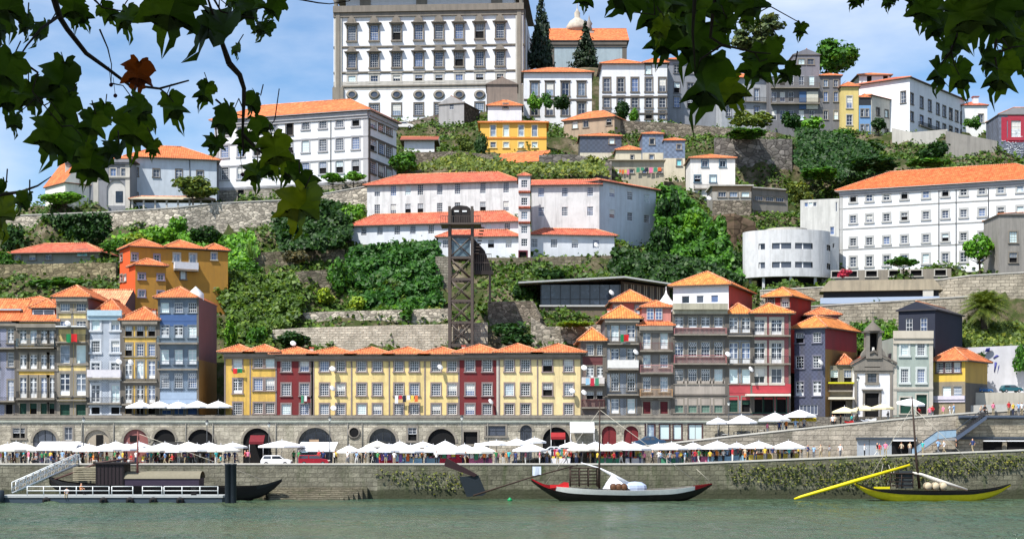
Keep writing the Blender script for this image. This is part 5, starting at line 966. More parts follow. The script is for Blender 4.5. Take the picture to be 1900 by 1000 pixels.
# ---------------------------------------------------------------- parasols and awnings
CANV=plain(236,237,240,.75,0,.03); CREAM=plain(232,220,180,.75,0,.04); POLE=plain(200,200,204,.4,.3); UM={}; CANW=plain(224,221,212,.8,0,.08); CANG=plain(212,214,220,.8,0,.06)
def parasol(label,px,pt,pe,w,Y,mat=CANV,n=8,base=None,group='white parasols along the quay',tilt=0):
    if mat is CANV: mat=random.choice((CANV,CANV,CANV,CANW,CANG))
    pe+=random.uniform(-.8,.8); W=w*Y/F/2*1.18; h=(pe-pt)*Y/F*.8; g=base if base is not None else zq(XX(px,Y)); ze=ZZ(pe,Y); key=(round(W,1),round(h,1),n,mat.name)
    if key not in UM:
        W_,h_=key[0],max(.3,key[1]); b=MB(); ring=lambda r,z:[(cos(2*pi*(k+.5)/n)*r,sin(2*pi*(k+.5)/n)*r,z) for k in range(n)]
        lv=[ring(W_,-.22),ring(W_,0),ring(W_*.55,h_*.5),ring(.25,h_*.95)]
        for a,c in zip(lv,lv[1:]):
            for k in range(n): b.poly([a[k],a[(k+1)%n],c[(k+1)%n],c[k]],mat)
        b.poly(lv[-1],mat); b.lathe([(.06,h_*.95),(.05,h_+.15),(.01,h_+.2)],POLE,6)
        r=MB()
        for k in range(n): r.tube([(0,0,h_*.9),(cos(2*pi*(k+.5)/n)*W_*.97,sin(2*pi*(k+.5)/n)*W_*.97,-.03)],.018,POLE,3)
        UM[key]=(b.mesh('canopy'),r.mesh('ribs'))
    t=thing('parasol',label,'parasol',(XX(px,Y),Y,g),random.uniform(-.3,.3),group)
    c=ob('canopy',UM[key][0],t,(0,0,ze-g)); c.rotation_euler=(tilt,tilt*.6,0); rb=ob('ribs',UM[key][1],c)
    b=MB(); b.tube([(0,0,0),(0,0,ze-g+h)],.035,POLE,6); b.box(-.3,.3,-.3,.3,0,.12,GRAND); ob('pole',b,t); return t
ORD=['first','second','third','fourth','fifth','sixth','seventh','eighth','ninth','tenth','eleventh','twelfth','thirteenth','fourteenth','fifteenth','sixteenth','seventeenth','eighteenth','nineteenth','twentieth']
LOW=[(14,820,834,62,204),(48,821,834,52,205.5),(166,822,834,54,205),(196,821,834,54,204),(236,820,833,52,205.5),(286,823,835,56,203.5),(330,822,835,54,204),(366,821,834,56,203.5),(410,822,834,62,204)]
MID=[(523,814,826,74,206),(648,824,836,40,204),(683,824,835,40,204),(722,821,836,50,203.5),(762,822,836,50,203.5),(804,822,836,46,204),(836,822,838,54,203),(862,820,836,50,204.5),(890,821,837,54,203.2),(921,815,823,64,207),(959,811,822,44,206),(992,809,819,36,206.2),(983,820,834,54,203.2)]
RGT=[(1081,819,833,52,203.5),(1128,820,833,50,203.2),(1178,819,832,54,203.5),(1222,820,831,44,204.2),(1246,817,830,56,203.6),(1286,819,830,40,204),(1331,815,829,58,203.5),(1367,819,829,36,204.5),(1408,815,829,54,203.5),(1463,815,829,58,203.2)]
for i,a in enumerate(LOW): parasol(f'white cafe parasol, {ORD[i]} from the left under the shop vaults',*a)
for i,a in enumerate(MID): parasol(f'white stall parasol, {ORD[i]} from the left between dark red arch and lift tower',*a)
for i,a in enumerate(RGT): parasol(f'white market parasol, {ORD[i]} from the left before the climbing ramp wall',*a)
for i,px in enumerate((30,110,150,215,258,306,350,388,432)): parasol(f'smaller white parasol behind the cafe front row, {ORD[i]} from the left',px,817+i%3,828+i%2,46,207.6)
for i,px in enumerate((700,742,785,826,1060,1105,1155)): parasol(f'smaller white parasol behind the stall row, {ORD[i]} from the left',px,816+i%3,827+i%2,42,206.4 if px>1000 else 207.6)
for i,a in enumerate([(1332,772,783,36,210),(1376,767,782,50,209.5),(1438,762,778,54,209),(1484,757,772,56,209)]): parasol(f'white cafe parasol on the ramp, {ORD[i]} going uphill',*a,base=zr(a[0]),group='parasols on the ramp')
for i,a in enumerate([(1567,752,763,42,210),(1604,749,758,44,211),(1636,748,757,40,211)]): parasol(f'cream parasol before the chapel, {ORD[i]} from the left',*a,CREAM,base=zr(a[0]),group='parasols on the ramp')
parasol('large white parasol in front of the grey-green house',1690,736,747,46,210,base=zr(1690),group='parasols on the ramp',tilt=.12)
for i,px in enumerate((260,296,331,367,405)): parasol(f'white parasol on the upper terrace, {ORD[i]} from the left by the corner house',px,742,754,46,213.8,base=10.5,group='parasols on the terrace')
def awning(label,px0,px1,pt,pe,Y,mat=CANV,d=2.2):
    x0,x1=XX(px0,Y),XX(px1,Y); z0,z1=ZZ(pe,Y),ZZ(pt,Y); o=Vector(((x0+x1)/2,Y,zq(x0))); t=thing('awning',label,'awning',o); w=(x1-x0)/2; b=MB()
    b.extr([(0,0)]*3,0,0,mat) if False else None
    b.add([(-w,0,z0-o.z),(w,0,z0-o.z),(w,d,z1-o.z),(-w,d,z1-o.z),(-w,0,z0-o.z+.07),(w,0,z0-o.z+.07),(w,d,z1-o.z+.07),(-w,d,z1-o.z+.07)],[(3,2,1,0),(4,5,6,7),(0,1,5,4),(1,2,6,5),(2,3,7,6),(3,0,4,7)],mat); b.box(-w,w,-.05,-.002,z0-o.z-.25,z0-o.z+.06,mat); ob('canopy',b,t)
    b=MB()
    for x in (-w+.05,w-.05): b.tube([(x,.02,0),(x,.02,z0-o.z)],.04,POLE,6)
    ob('posts',b,t); return t
awning('wide white awning joined between cafe parasols at the left',66,140,820,832,204); awning('white shop awning in front of the wide glazed arch',551,621,821,834,206,d=4); awning('white box awning over the red shop door',1058,1103,784,799,210.6,d=1.); awning('low white awning over stalls beside the silver car',880,906,823,834,205.8)
aw=awning('dark red awning in the tall dark arch',462,489,808,820,210.5,plain(110,26,36),1.2); aw=awning('small red awning inside the dark arch right of grid window',1022,1049,803,811,211,plain(150,34,38),.7); aw=awning('dark awning under the vault with bull sign space',278,336,820,830,209,plain(44,44,44),2.)
aw['label']='dark grey awning under the fourth vault from the left'
# ---------------------------------------------------------------- people
def person_meshes():
    poses={}
    def build(name,J,E,R,root=0):
        me=bpy.data.meshes.new('person'); me.from_pydata(J,E,[]); o=bpy.data.objects.new('tmp',me); COL.objects.link(o)
        md=o.modifiers.new('s','SKIN'); md.use_smooth_shade=True; sv=me.skin_vertices[0].data
        for i,r in enumerate(R): sv[i].radius=(r[0],r[1]) if isinstance(r,tuple) else (r,r); sv[i].use_root=(i==root)
        s=o.modifiers.new('u','SUBSURF'); s.levels=1; s.render_levels=1
        bpy.context.view_layer.update(); dg=bpy.context.evaluated_depsgraph_get(); m2=bpy.data.meshes.new_from_object(o.evaluated_get(dg)); bpy.data.objects.remove(o); poses[name]=m2
    def fig(name,hip,knL,anL,knR,anR,elL,haL,elR,haR,lean=0):
        h=hip; J=[(0,0,h),(0,-lean*.4,h+.22),(0,-lean*.8,h+.44),(0,-lean,h+.56),(0,-lean-.01,h+.66),(0,-lean-.02,h+.78),
           (-.1,0,h-.06),knL,anL,(anL[0],anL[1]-.13,anL[2]-.03),(.1,0,h-.06),knR,anR,(anR[0],anR[1]-.13,anR[2]-.03),
           (-.19,-lean*.8,h+.47),elL,haL,(haL[0],haL[1]-.05,haL[2]-.07),(.19,-lean*.8,h+.47),elR,haR,(haR[0],haR[1]-.05,haR[2]-.07)]
        E=[(0,1),(1,2),(2,3),(3,4),(4,5),(0,6),(6,7),(7,8),(8,9),(0,10),(10,11),(11,12),(12,13),(2,14),(14,15),(15,16),(16,17),(2,18),(18,19),(19,20),(20,21)]
        R=[(.14,.11),(.13,.1),(.15,.1),.06,.085,.1,.09,.07,.05,.045,.09,.07,.05,.045,.065,.05,.04,.035,.065,.05,.04,.035]
        build(name,J,E,R); poses[name]['hip']=h
    fig('standing',.9,(-.1,0,.48),(-.1,.02,.08),(.1,-.01,.48),(.11,.02,.08),(-.25,.03,1.12),(-.24,-.1,.9),(.25,.03,1.12),(.26,-.05,.88))
    fig('walking',.9,(-.1,-.15,.5),(-.1,-.2,.08),(.1,.02,.48),(.1,.3,.14),(-.24,.12,1.13),(-.24,.05,.9),(.24,-.1,1.12),(.23,-.28,.98),.04)
    fig('arms folded',.9,(-.12,0,.48),(-.14,.02,.08),(.1,-.04,.48),(.13,.0,.08),(-.27,-.06,1.12),(-.02,-.2,1.14),(.27,-.06,1.12),(.05,-.22,1.18))
    fig('sitting',.5,(-.12,-.42,.52),(-.12,-.42,.08),(.12,-.42,.52),(.13,-.45,.08),(-.25,-.08,.74),(-.16,-.33,.66),(.25,-.08,.74),(.14,-.36,.68),.05)
    fig('carrying a bag',.9,(-.1,.05,.48),(-.11,.12,.1),(.1,-.1,.48),(.1,-.12,.08),(-.26,.0,1.12),(-.3,-.02,.86),(.26,-.08,1.14),(.2,-.26,1.2))
    return poses
PM=person_meshes()
n=NT('shirt'); SHIRT=n.base(n('ShaderNodeObjectInfo').outputs['Color'],.85)
SKIN=[plain(224,176,146,.6),plain(196,142,110,.6),plain(150,104,78,.6)]; HAIR=[plain(42,32,26,.7),plain(110,78,48,.7),plain(190,180,168,.7)]
TRS={'dark blue':plain(44,54,84,.8),'black':plain(28,28,32,.8),'khaki':plain(170,154,122,.8),'white':plain(220,220,216,.8),'grey':plain(112,114,120,.8)}
TOPS={'white':(.78,.78,.78,1),'red':(.5,.03,.04,1),'pink':(.72,.2,.32,1),'light blue':(.28,.45,.7,1),'navy':(.03,.05,.16,1),'black':(.02,.02,.022,1),'green':(.06,.26,.1,1),'yellow':(.7,.5,.06,1),'grey':(.28,.28,.3,1),'turquoise':(.05,.4,.4,1),'orange':(.7,.22,.04,1),'beige':(.55,.45,.33,1)}
PC={}
def pmesh(pose,tr,sk,hr):
    key=(pose,tr,sk,hr)
    if key in PC: return PC[key]
    me=PM[pose].copy(); me.materials.clear(); hp=PM[pose]['hip']
    for m in (SHIRT,TRS[tr],SKIN[sk],HAIR[hr],BARKD): me.materials.append(m)
    for p in me.polygons:
        x,y,z=p.center
        if z>hp+.61: i=3 if (z>hp+.8 or y>.02) else 2
        elif z>hp+.55 and abs(x)<.1: i=2
        elif abs(x)>.2 and z<hp+.3 and z>.3 : i=2
        elif pose=='sitting' and y<-.22 and z>.58: i=2
        elif z>hp+.02 and not(pose=='sitting' and y<-.2): i=0
        elif z<.07: i=4
        else: i=1
        p.material_index=i
    PC[key]=me; return me
PR=random.Random(11); PUSED=set()
def person(px,Y,where,pose=None,g=None,top=None,rz=None,group='people on the quay',h=1.):
    for _ in range(60):
        po=pose or PR.choice(['standing','standing','walking','arms folded','carrying a bag']); tp_=top or PR.choice(list(TOPS)); tr=PR.choice(list(TRS))
        lb=f'person in {tp_} top and {tr} trousers {po} {where}'
        if len(lb.split())>16: continue
        if lb not in PUSED: break
    PUSED.add(lb); o=ob('person',pmesh(po,tr,PR.randrange(3),PR.randrange(3)),None,(XX(px,Y),Y,(zq(XX(px,Y)) if g is None else g)),PR.uniform(-3.1,3.1) if rz is None else rz)
    s=PR.uniform(.95,1.08)*h; o.scale=(s,s,s); o.color=TOPS[tp_]; return tag(o,lb,'person',group,'thing')
# cafe furniture and stalls
TBL=MB(); TBL.lathe([(.42,.70),(.42,.74),(.01,.74)],plain(228,228,228),10); TBL.lathe([(.42,.70),(.04,.69)],plain(228,228,228),10); TBLL=MB(); TBLL.tube([(0,0,.03),(0,0,.7)],.035,IRON,6); TBLL.lathe([(.01,.05),(.26,.03),(.26,0)],IRON,8); TBL=TBL.mesh('table_top'); TBLL=TBLL.mesh('leg')
def chair_parts(m):
    s=MB(); s.box(-.22,.22,-.22,.22,.42,.47,m); k=MB(); k.box(-.22,.22,.2,.25,.47,.88,m); l=MB()
    for x in (-.2,.2):
        for y in (-.2,.2): l.box(x-.02,x+.02,y-.02,y+.02,0,.419,POLE)
    return s.mesh('seat'),k.mesh('backrest'),l.mesh('legs')
CHR={'red':chair_parts(plain(150,30,40)),'white':chair_parts(plain(226,226,224)),'grey':chair_parts(plain(110,112,116))}
def cafe(px,Y,where,col,i,g=None):
    x=XX(px,Y); g=zq(x) if g is None else g
    t=thing('cafe_table',f'round white cafe table {where}','table',(x,Y,g),0,'cafe tables'); ob('table_top',TBL,t); ob('leg',TBLL,t)
    for s in (-1,1):
        c=thing('cafe_chair',f'{col} cafe chair {"left" if s<0 else "right"} of the table {where}','chair',(x+s*.68,Y+.05*s,g),s*-pi/2+pi,'cafe chairs')
        for nm,m in zip(('seat','backrest','legs'),CHR[col]): ob(nm,m,c)
CLC=[plain(*c,.85) for c in ((226,226,230),(60,90,160),(190,50,70),(150,190,215),(40,44,60),(220,120,160),(226,200,90),(70,140,110),(220,110,60),(140,100,170))]
def stall(px,Y,where,i,w=2.6):
    x=XX(px,Y); t=thing('market_stall',f'market stall {where}','market stall',(x,Y,zq(x)),0,'market stalls on the quay'); st=random.Random(i*7+1); b=MB(); b.box(-w/2,w/2,-.5,.4,.72,.76,plain(180,150,110)); ob('counter',b,t)
    b=MB(); b.box(-w/2-.02,w/2+.02,-.53,-.5,.12,.77,st.choice(CLC)); ob('cloth',b,t); b=MB()
    for s in (-1,1): b.tube([(s*w/2,.6,0),(s*w/2,.6,1.95)],.03,POLE,5)
    b.tube([(-w/2,.6,1.92),(w/2,.6,1.92)],.025,POLE,5); ob('rail',b,t)
    for k in range(int(w/.3)):
        m=st.choice(CLC); b=MB(); u=-w/2+.18+k*.3; l=st.uniform(.55,.95); b.extr([(u-.12,1.9),(u-.2,1.65),(u-.12,1.6),(u-.13,1.9-l),(u+.13,1.9-l),(u+.12,1.6),(u+.2,1.65),(u+.12,1.9)],.55,.65,m); ob('garment',b,t)
    for k in range(int(w/.45)):
        b=MB(); u=-w/2+.3+k*.45; b.box(u-.18,u+.18,-.4,.3,.764,.764+st.uniform(.06,.25),st.choice(CLC)); ob('goods',b,t)
for i,px in enumerate([8,34,60,88,116,146,176,205,262,300,338,372,402,430]): cafe(px,203.2+(i%3)*1.1,f'under the left parasols, {ORD[i]} along',('red','red','white')[i%3],i)
for i,px in enumerate([1345,1368,1390,1412]): cafe(px,209.4,f'on the ramp terrace, {ORD[i]} going uphill','grey',i,zr(px))
for i,px in enumerate([655,690,925]): cafe(px,204,f'in the middle of the quay, {ORD[i]} along','white',i)
for i,(px,Y) in enumerate([(722,203.4),(762,203.4),(806,204),(838,203),(866,204.4),(892,203.2),(1040,203.4),(1128,203.2),(1178,203.5),(1246,203.6),(1300,204),(1334,203.4),(1372,204),(1410,203.5),(1462,203.3)]):
    stall(px,Y,('with hanging clothes, %s from the left among stalls'%ORD[i]),i,2.9 if i%2 else 2.4)
WH_=[(0,64,'at the far left cafe'),(64,150,'beside the wide white awning'),(150,260,'near the gangway top'),(260,345,'behind the dark boat cabin'),(345,450,'near the two mooring piles'),(450,545,'beside the white hatchback'),(545,640,'beside the red estate car'),(640,760,'at the round window wall'),(760,880,'among the middle stalls'),(880,1000,'near the silver car'),(1000,1100,'by the red boat stern'),(1100,1200,'behind the red boat'),(1200,1300,'under the blue car'),(1300,1400,'under the ramp cafe'),(1400,1500,'at the last stall'),(1500,1600,'past the stalls'),(1600,1700,'by the grey ramp doors'),(1700,1800,'at the stair foot'),(1800,1905,'before the riverside cafe')]
def wh(px): return next(w for a,c,w in WH_ if a<=px<c)
for px in [6,18,31,45,57,78,93,101,118,128,139,152,168,178,190,214,222,258,268,290,302,313,322,343,352,360,388,396,405,412,420]: person(px+PR.uniform(-2,2),PR.uniform(201.6,206),wh(px),'sitting' if PR.random()<.3 else None)
for px in [457,459,545,556,590,598,620,624,668,674,705,697,728,742,757,775,792,798,812,830,858,872,884,905,925,932]: person(px+PR.uniform(-2,2),PR.uniform(201.6,206),wh(px))
for px in [1001,1016,1036,1046,1050,1070,1090,1118,1125,1134,1140,1165,1222,1229,1236,1262,1266,1274,1286,1292,1298,1305,1312,1322,1328,1340,1350,1356,1364,1376,1383,1395,1402,1420,1432,1444,1452,1470,1480]: person(px+PR.uniform(-2,2),PR.uniform(201.4,205.6),wh(px),'sitting' if PR.random()<.2 else None)
for px in [10,24,38,50,66,84,98,108,122,134,148,160,172,186,200,218,234,252,274,284,296,308,318,328,340,356,378,392,408,424,436]: person(px+PR.uniform(-2,2),PR.uniform(205,208.5),wh(px))
for px in [660,690,712,735,750,768,784,802,822,845,868,880,898,912,940,955,970,1008,1024,1060,1078,1100,1108]: person(px+PR.uniform(-2,2),PR.uniform(204.5,206.6),wh(px))
for px in np.linspace(4,438,34): person(px+PR.uniform(-4,4),PR.uniform(201.3,203.4),wh(px),'sitting' if PR.random()<.25 else None)
for px in np.linspace(640,1110,26): person(px+PR.uniform(-5,5),PR.uniform(201.3,203.),wh(max(640,min(1110,px))))
for px in np.linspace(1125,1490,26): person(px+PR.uniform(-5,5),PR.uniform(201.3,202.8),wh(px))
for px,tp_ in [(1499,'navy'),(1510,'light blue'),(1523,'beige'),(1539,'grey'),(1559,'white'),(1604,'white'),(1627,'black'),(1632,'red'),(1643,'pink'),(1673,'beige'),(1688,'beige'),(1712,'turquoise'),(1741,'light blue'),(1752,'white'),(1805,'navy'),(1774,'black')]: person(px,202.2,wh(px),None,None,tp_)
for px,tp_ in [(1424,'pink'),(1446,'navy'),(1452,'white'),(1459,'orange'),(1476,'light blue'),(1492,'grey'),(1545,'white'),(1549,'beige'),(1730,'red'),(1750,'pink'),(1762,'white'),(1770,'light blue')]: person(px,208.2,'on the house ramp',None,zr(px),tp_,group='people on the ramp')
for px in (1560,1580,1590,1648,1705,1725): person(px,212.,'by the chapel square',None,zr(px),group='people on the ramp')
# ---------------------------------------------------------------- vehicles
TYRE=plain(24,24,26,.8); RIM=plain(170,172,176,.4,.4); LAMP=plain(235,235,225,.2)
def car(label,px,py,Y,wpx,col,kind='hatch',flip=False,g=None):
    Lm=wpx*Y/F; t=thing('parked_car',label,'car',(XX(px,Y),Y,ZZ(py,Y) if g is None else g),0); h=1.45*Lm/4.; w=.8
    prof={'hatch':[(-.5,.2),(-.5,.52),(-.47,.66),(-.40,.96),(-.36,1.),(.08,1.),(.13,.97),(.27,.68),(.44,.6),(.5,.46),(.5,.2)],'estate':[(-.5,.2),(-.5,.6),(-.48,.94),(-.45,1.),(.1,1.),(.16,.96),(.28,.66),(.45,.58),(.5,.42),(.5,.2)],'saloon':[(-.5,.22),(-.5,.55),(-.46,.68),(-.3,.72),(-.16,1.),(.1,1.),(.27,.7),(.45,.6),(.5,.45),(.5,.22)]}[kind]
    f=-1 if flip else 1; M=Matrix.Diagonal((f,1,1,1)); q=[(x*Lm,z*h) for x,z in prof]; b=MB(); paint=plain(*col,.25,0,.03); b.extr(q,-w,w,paint,M); o=ob('body',b,t); md=o.modifiers.new('b','BEVEL'); md.width=.06; md.segments=2
    b=MB(); xs=[x for x,z in prof if z>.9]; x0,x1=min(xs)*Lm,max(xs)*Lm
    for s in (-1,1):
        y=sorted((s*w,s*(w+.012)))
        zs=[(x0+.0*Lm,.70*h),(x0+.03*Lm,.93*h)]
        mid=(x0+x1)/2
        for a,c in ((x0+.02*Lm,mid-.02*Lm),(mid+.02*Lm,x1+.0*Lm)): b=MB(); b.extr([(a-(.03*Lm if a<mid-.1*Lm and kind!='estate' else 0),.69*h),(c+(.1*Lm if c>mid+.05*Lm else 0),.69*h),(c,.93*h),(a,.93*h)],*y,GL,M); ob('side_window',b,t)
    b=MB(); a,c=[(x*Lm,z*h) for x,z in prof if z<=.98 and x>.05][:2]; b.add([(a[0]+.02,-w+.12,a[1]-.01),(a[0]+.02,w-.12,a[1]-.01),(c[0]+.02,w-.1,c[1]+.02),(c[0]+.02,-w+.1,c[1]+.02)],[(0,1,2,3)],GL,False,M); ob('windscreen',b,t)
    for x in (-.31,.31):
        for s in (-1,1):
            r=.21*h; Mx=Matrix.Translation((f*x*Lm,s*(w-.06),r))@Matrix.Rotation(pi/2,4,'X'); b=MB(); b.lathe([(r*.5,-.1),(r,-.1),(r,.1),(r*.5,.1)],TYRE,16,M=Mx); wl=ob('wheel',b,t); b=MB(); b.lathe([(.01,-.105),(r*.58,-.105)],RIM,12,M=Mx); b.lathe([(.01,.105),(r*.58,.105)],RIM,12,M=Mx); ob('rim',b,wl)
    for s in (-1,1): b=MB(); b.box(Lm*.47,Lm*.505,s*.62-.14,s*.62+.14,.46*h,.55*h,LAMP,M); ob('headlight',b,t)
    b=MB(); b.box(-Lm*.505,-Lm*.49,-.75,.75,.22*h,.34*h,TYRE,M); b.box(Lm*.485,Lm*.51,-.75,.75,.22*h,.34*h,TYRE,M); ob('bumper',b,t); return t
car('white hatchback parked on the quay near the dark red arch',513,864.5,202.4,56,(236,236,238)); car('dark red estate car parked beside the white hatchback',583,864,202.6,56,(150,28,44),'estate')
car('dark blue car parked on the ramp road by red framed shops',1204,0,209.6,62,(48,76,104),'saloon',True,zr(1204)); car('silver white car behind the stalls by the low parasol',1026,849,205.6,58,(222,226,228),'saloon',True); car('teal car parked on the deck under the mural wall',1876,728,219,38,(40,92,104)); car('blue car parked behind the yellow end house',1827,728,219.5,26,(50,96,150),'estate')
car('pale car parked below the palace beside grey gable house',749,240,341,36,(226,224,220),'hatch')
def moto(label,px,Y,col):
    t=thing('motorcycle',label,'motorcycle',(XX(px,Y),Y,zr(px)),random.uniform(-.4,.4))
    for x in (-.62,.62):
        Mx=Matrix.Translation((x,0,.31))@Matrix.Rotation(pi/2,4,'X'); b=MB(); b.lathe([(.2,-.06),(.31,-.05),(.31,.05),(.2,.06),(.2,-.06)],TYRE,14,M=Mx); wl=ob('wheel',b,t); b=MB(); b.lathe([(.01,-.02),(.2,-.02)],RIM,10,M=Mx); ob('rim',b,wl)
    b=MB(); b.extr([(-.7,.62),(-.35,.45),(.2,.4),(.5,.62),(.42,.85),(.1,.82),(-.2,.68),(-.68,.76)],-.13,.13,plain(*col,.3)); ob('body',b,t); b=MB(); b.extr([(-.68,.77),(-.15,.69),(-.1,.78),(-.66,.86)],-.14,.14,TYRE); ob('saddle',b,t); b=MB(); b.tube([(.42,-.35,1.02),(.42,.35,1.02)],.02,IRON,5); b.tube([(.42,0,1.),(.62,0,.31)],.03,RIM,5); ob('handlebar',b,t)
for i,(px,c,w) in enumerate([(1577,(180,40,40),'red'),(1591,(60,60,66),'dark grey'),(1606,(214,216,222),'silver'),(1619,(226,226,226),'white')]): moto(f'{w} motorcycle parked in a row before the chapel',px,208.3,c)
# ---------------------------------------------------------------- boats
HB_=plain(26,22,24,.4); WR=plain(232,232,228,.4)
def loft(sections,m,M=None): # list of rings
    b=MB(); n=len(sections[0]); vs=[p for s in sections for p in s]; b.add(vs,[(i*n+k,i*n+k+1,(i+1)*n+k+1,(i+1)*n+k) for i in range(len(sections)-1) for k in range(n-1)],m,True); return b
def rabelo(label,Y,sh,keel,hw,hullm,bandm,tipm,bandf=.35,name='cargo_boat'):
    """sh: (px, py) sheer line from stern to bow; keel: py of the bottom at the same stations; hw: half width in metres"""
    o=Vector((XX((sh[0][0]+sh[-1][0])/2,Y),Y,0)); t=thing(name,label,'boat',o); ps=[]
    xs=[XX(p,Y)-o.x for p,_ in sh]; zs=[ZZ(y,Y) for _,y in sh]; ks=[max(-.4,ZZ(k,Y)) if k<928 else -.4 for k in keel]
    xi=np.linspace(xs[0],xs[-1],31); zi=np.interp(xi,xs,zs); ki=np.interp(xi,xs,ks); wi=np.interp(xi,xs,hw)
    for _ in range(2): zi[1:-1]=(zi[:-2]+zi[1:-1]*2+zi[2:])/4; ki[1:-1]=(ki[:-2]+ki[1:-1]*2+ki[2:])/4; wi[1:-1]=(wi[:-2]+wi[1:-1]*2+wi[2:])/4
    def ring(x,z,k,w,f0,f1,n): # f: 0 at keel, 1 at sheer
        out=[]
        for s in np.linspace(f0,f1,n): out.append((w*min(1,(max(s,0.02))**.27),k+(z-k)*s))
        return out
    hull=[];b0=[];b1=[]
    for x,z,k,w in zip(xi,zi,ki,wi):
        r=ring(x,z,k,w,0,1-bandf,6); hull.append([(x,-a,c) for a,c in r[::-1]]+[(x,a,c) for a,c in r])
        r=ring(x,z,k,w+.03,1-bandf,1,3); b0.append([(x,-a,c) for a,c in r]); b1.append([(x,a,c) for a,c in r])
    ob('hull',loft(hull,hullm),t); n3=len(xi); tip=6
    for nm,lo,hi,m in (('sheer_band',4,n3-3,bandm),('stern_tip',0,5,tipm),('bow_tip',n3-4,n3,tipm)):
        b=MB()
        for S in (b0,b1):
            S=S[lo:hi]; q=loft(S,m); b.add(q.v,q.f,m,True)
        for i in range(lo,hi-1): b.poly([b0[i][-1],b0[i+1][-1],(b0[i+1][-1][0],b0[i+1][-1][1]*.8,b0[i+1][-1][2]),(b0[i][-1][0],b0[i][-1][1]*.8,b0[i][-1][2])],m); b.poly([b1[i][-1],b1[i+1][-1],(b1[i+1][-1][0],b1[i+1][-1][1]*.8,b1[i+1][-1][2]),(b1[i][-1][0],b1[i][-1][1]*.8,b1[i][-1][2])],m)
        ob(nm,b,t)
    dk=[[(x,-w*.95,z-.35),(x,w*.95,z-.35)] for x,z,w in zip(xi,zi,wi)]; ob('deck',loft(dk,plain(120,96,70,.8)),t)
    return t,o
def barrels(pxs,py,Y,r,l,where,wood):
    for i,px in enumerate(pxs):
        o=Vector((XX(px,Y),Y,ZZ(py,Y))); k=thing('wine_barrel',f'{where}, {ORD[i]} from the stern','barrel',o,0,where.split(',')[0]); Mx=Matrix.Rotation(pi/2,4,'X'); b=MB(); b.lathe([(.01,-l*.96),(r*.8,-l*.96),(r*.82,-l),(r*.98,-l*.4),(r,0),(r*.98,l*.4),(r*.82,l),(.01,l)],wood,14,M=Mx); ob('staves',b,k); b=MB()
        for y in (-l*.8,-l*.35,l*.35,l*.8): b.lathe([(r*1.02,y-.04),(r*1.02,y+.04)],IRON,14,M=Mx)
        ob('hoops',b,k)
def scaffold(t,o,Y,px0,px1,py0,py1,m,n=4,rungs=6,d=2.2):
    b=MB(); x0,x1,z0,z1=XX(px0,Y)-o.x,XX(px1,Y)-o.x,ZZ(py1,Y),ZZ(py0,Y)
    for y in (-d/2,d/2):
        for x in np.linspace(x0,x1,n): b.tube([(x,y,z0),(x,y,z1)],.06,m,5)
        for z in np.linspace(z0+.3,z1,rungs): b.tube([(x0,y,z),(x1,y,z)],.04,m,5)
    b.box(x0-.1,x1+.1,-d/2-.1,d/2+.1,z1,z1+.08,m); ob('steering_platform',b,t)
def line(t,o,Y,pts,r,m,name,y=0): b=MB(); b.tube([(XX(px,Y)-o.x,y,ZZ(py,Y)) for px,py in pts],r,m,6); return ob(name,b,t)
WOOD=plain(150,112,74,.7); DW=plain(58,44,36,.7); ROPE=plain(190,184,170,.9)
YR=194; t,o=rabelo('black hulled port boat with white gunwale and red raised ends',YR,[(986,887),(1000,896),(1020,901),(1050,903),(1100,907),(1170,909),(1250,906),(1290,901),(1321,896)],[893,905,918,928,929,929,929,922,900],[.15,.7,1.3,1.8,2.1,2.2,1.9,1.2,.15],HB_,WR,plain(170,28,40,.4),.33)
scaffold(t,o,YR,1058,1108,868,902,DW); line(t,o,YR,[(1112,906),(1112,860),(1113,745)],[.16,.14,.07],DW,'mast'); line(t,o,YR,[(878,919),(985,885),(1072,862)],[.12,.1,.08],DW,'steering_oar',-.2); line(t,o,YR,[(1078,858),(1112,868),(1135,880),(1165,897)],[.06,.1,.22,.3],plain(226,228,232,.8),'furled_sail'); line(t,o,YR,[(1321,896),(1293,870)],.03,ROPE,'mooring_rope',.3)
b=MB(); b.extr([(XX(1020,YR)-o.x,ZZ(904,YR)),(XX(1055,YR)-o.x,ZZ(903,YR)),(XX(1054,YR)-o.x,ZZ(894,YR)),(XX(1046,YR)-o.x,ZZ(893,YR)),(XX(1036,YR)-o.x,ZZ(898,YR)),(XX(1020,YR)-o.x,ZZ(898,YR))],-1.5,-1.4,plain(206,40,44,.4)); ob('stern_board',b,t)
b=MB(); x0=XX(1118,YR)-o.x; b.add([(x0,-1,ZZ(906,YR)),(x0+3.2,-1.1,ZZ(906,YR)),(x0+3.3,1,ZZ(906,YR)),(x0,1,ZZ(906,YR)),(x0+1.1,-.2,ZZ(880,YR)),(x0+1.2,.3,ZZ(881,YR))],[(0,1,4),(1,2,5,4),(2,3,5),(3,0,4,5)],plain(226,228,232,.8)); ob('canvas_tent',b,t)
b=MB(); b.lathe([(.8,-.4),(.85,.1),(.8,.4),(.5,.75),(.3,.8),(.01,.85)],plain(176,190,216,.8),9,(XX(1178,YR)-o.x,0,ZZ(906,YR)),sx=1.7,sy=.9,sm=False); ob('tarpaulin_bundle',b,t)
barrels([1138,1148,1158],903,YR-1.2,.42,.5,'dark barrel lying on the red-ended black boat',plain(96,64,40,.6))
line(t,o,YR,[(1113,760),(1300,899)],.03,ROPE,'stay'); line(t,o,YR,[(1113,760),(1012,898)],.03,ROPE,'stay')
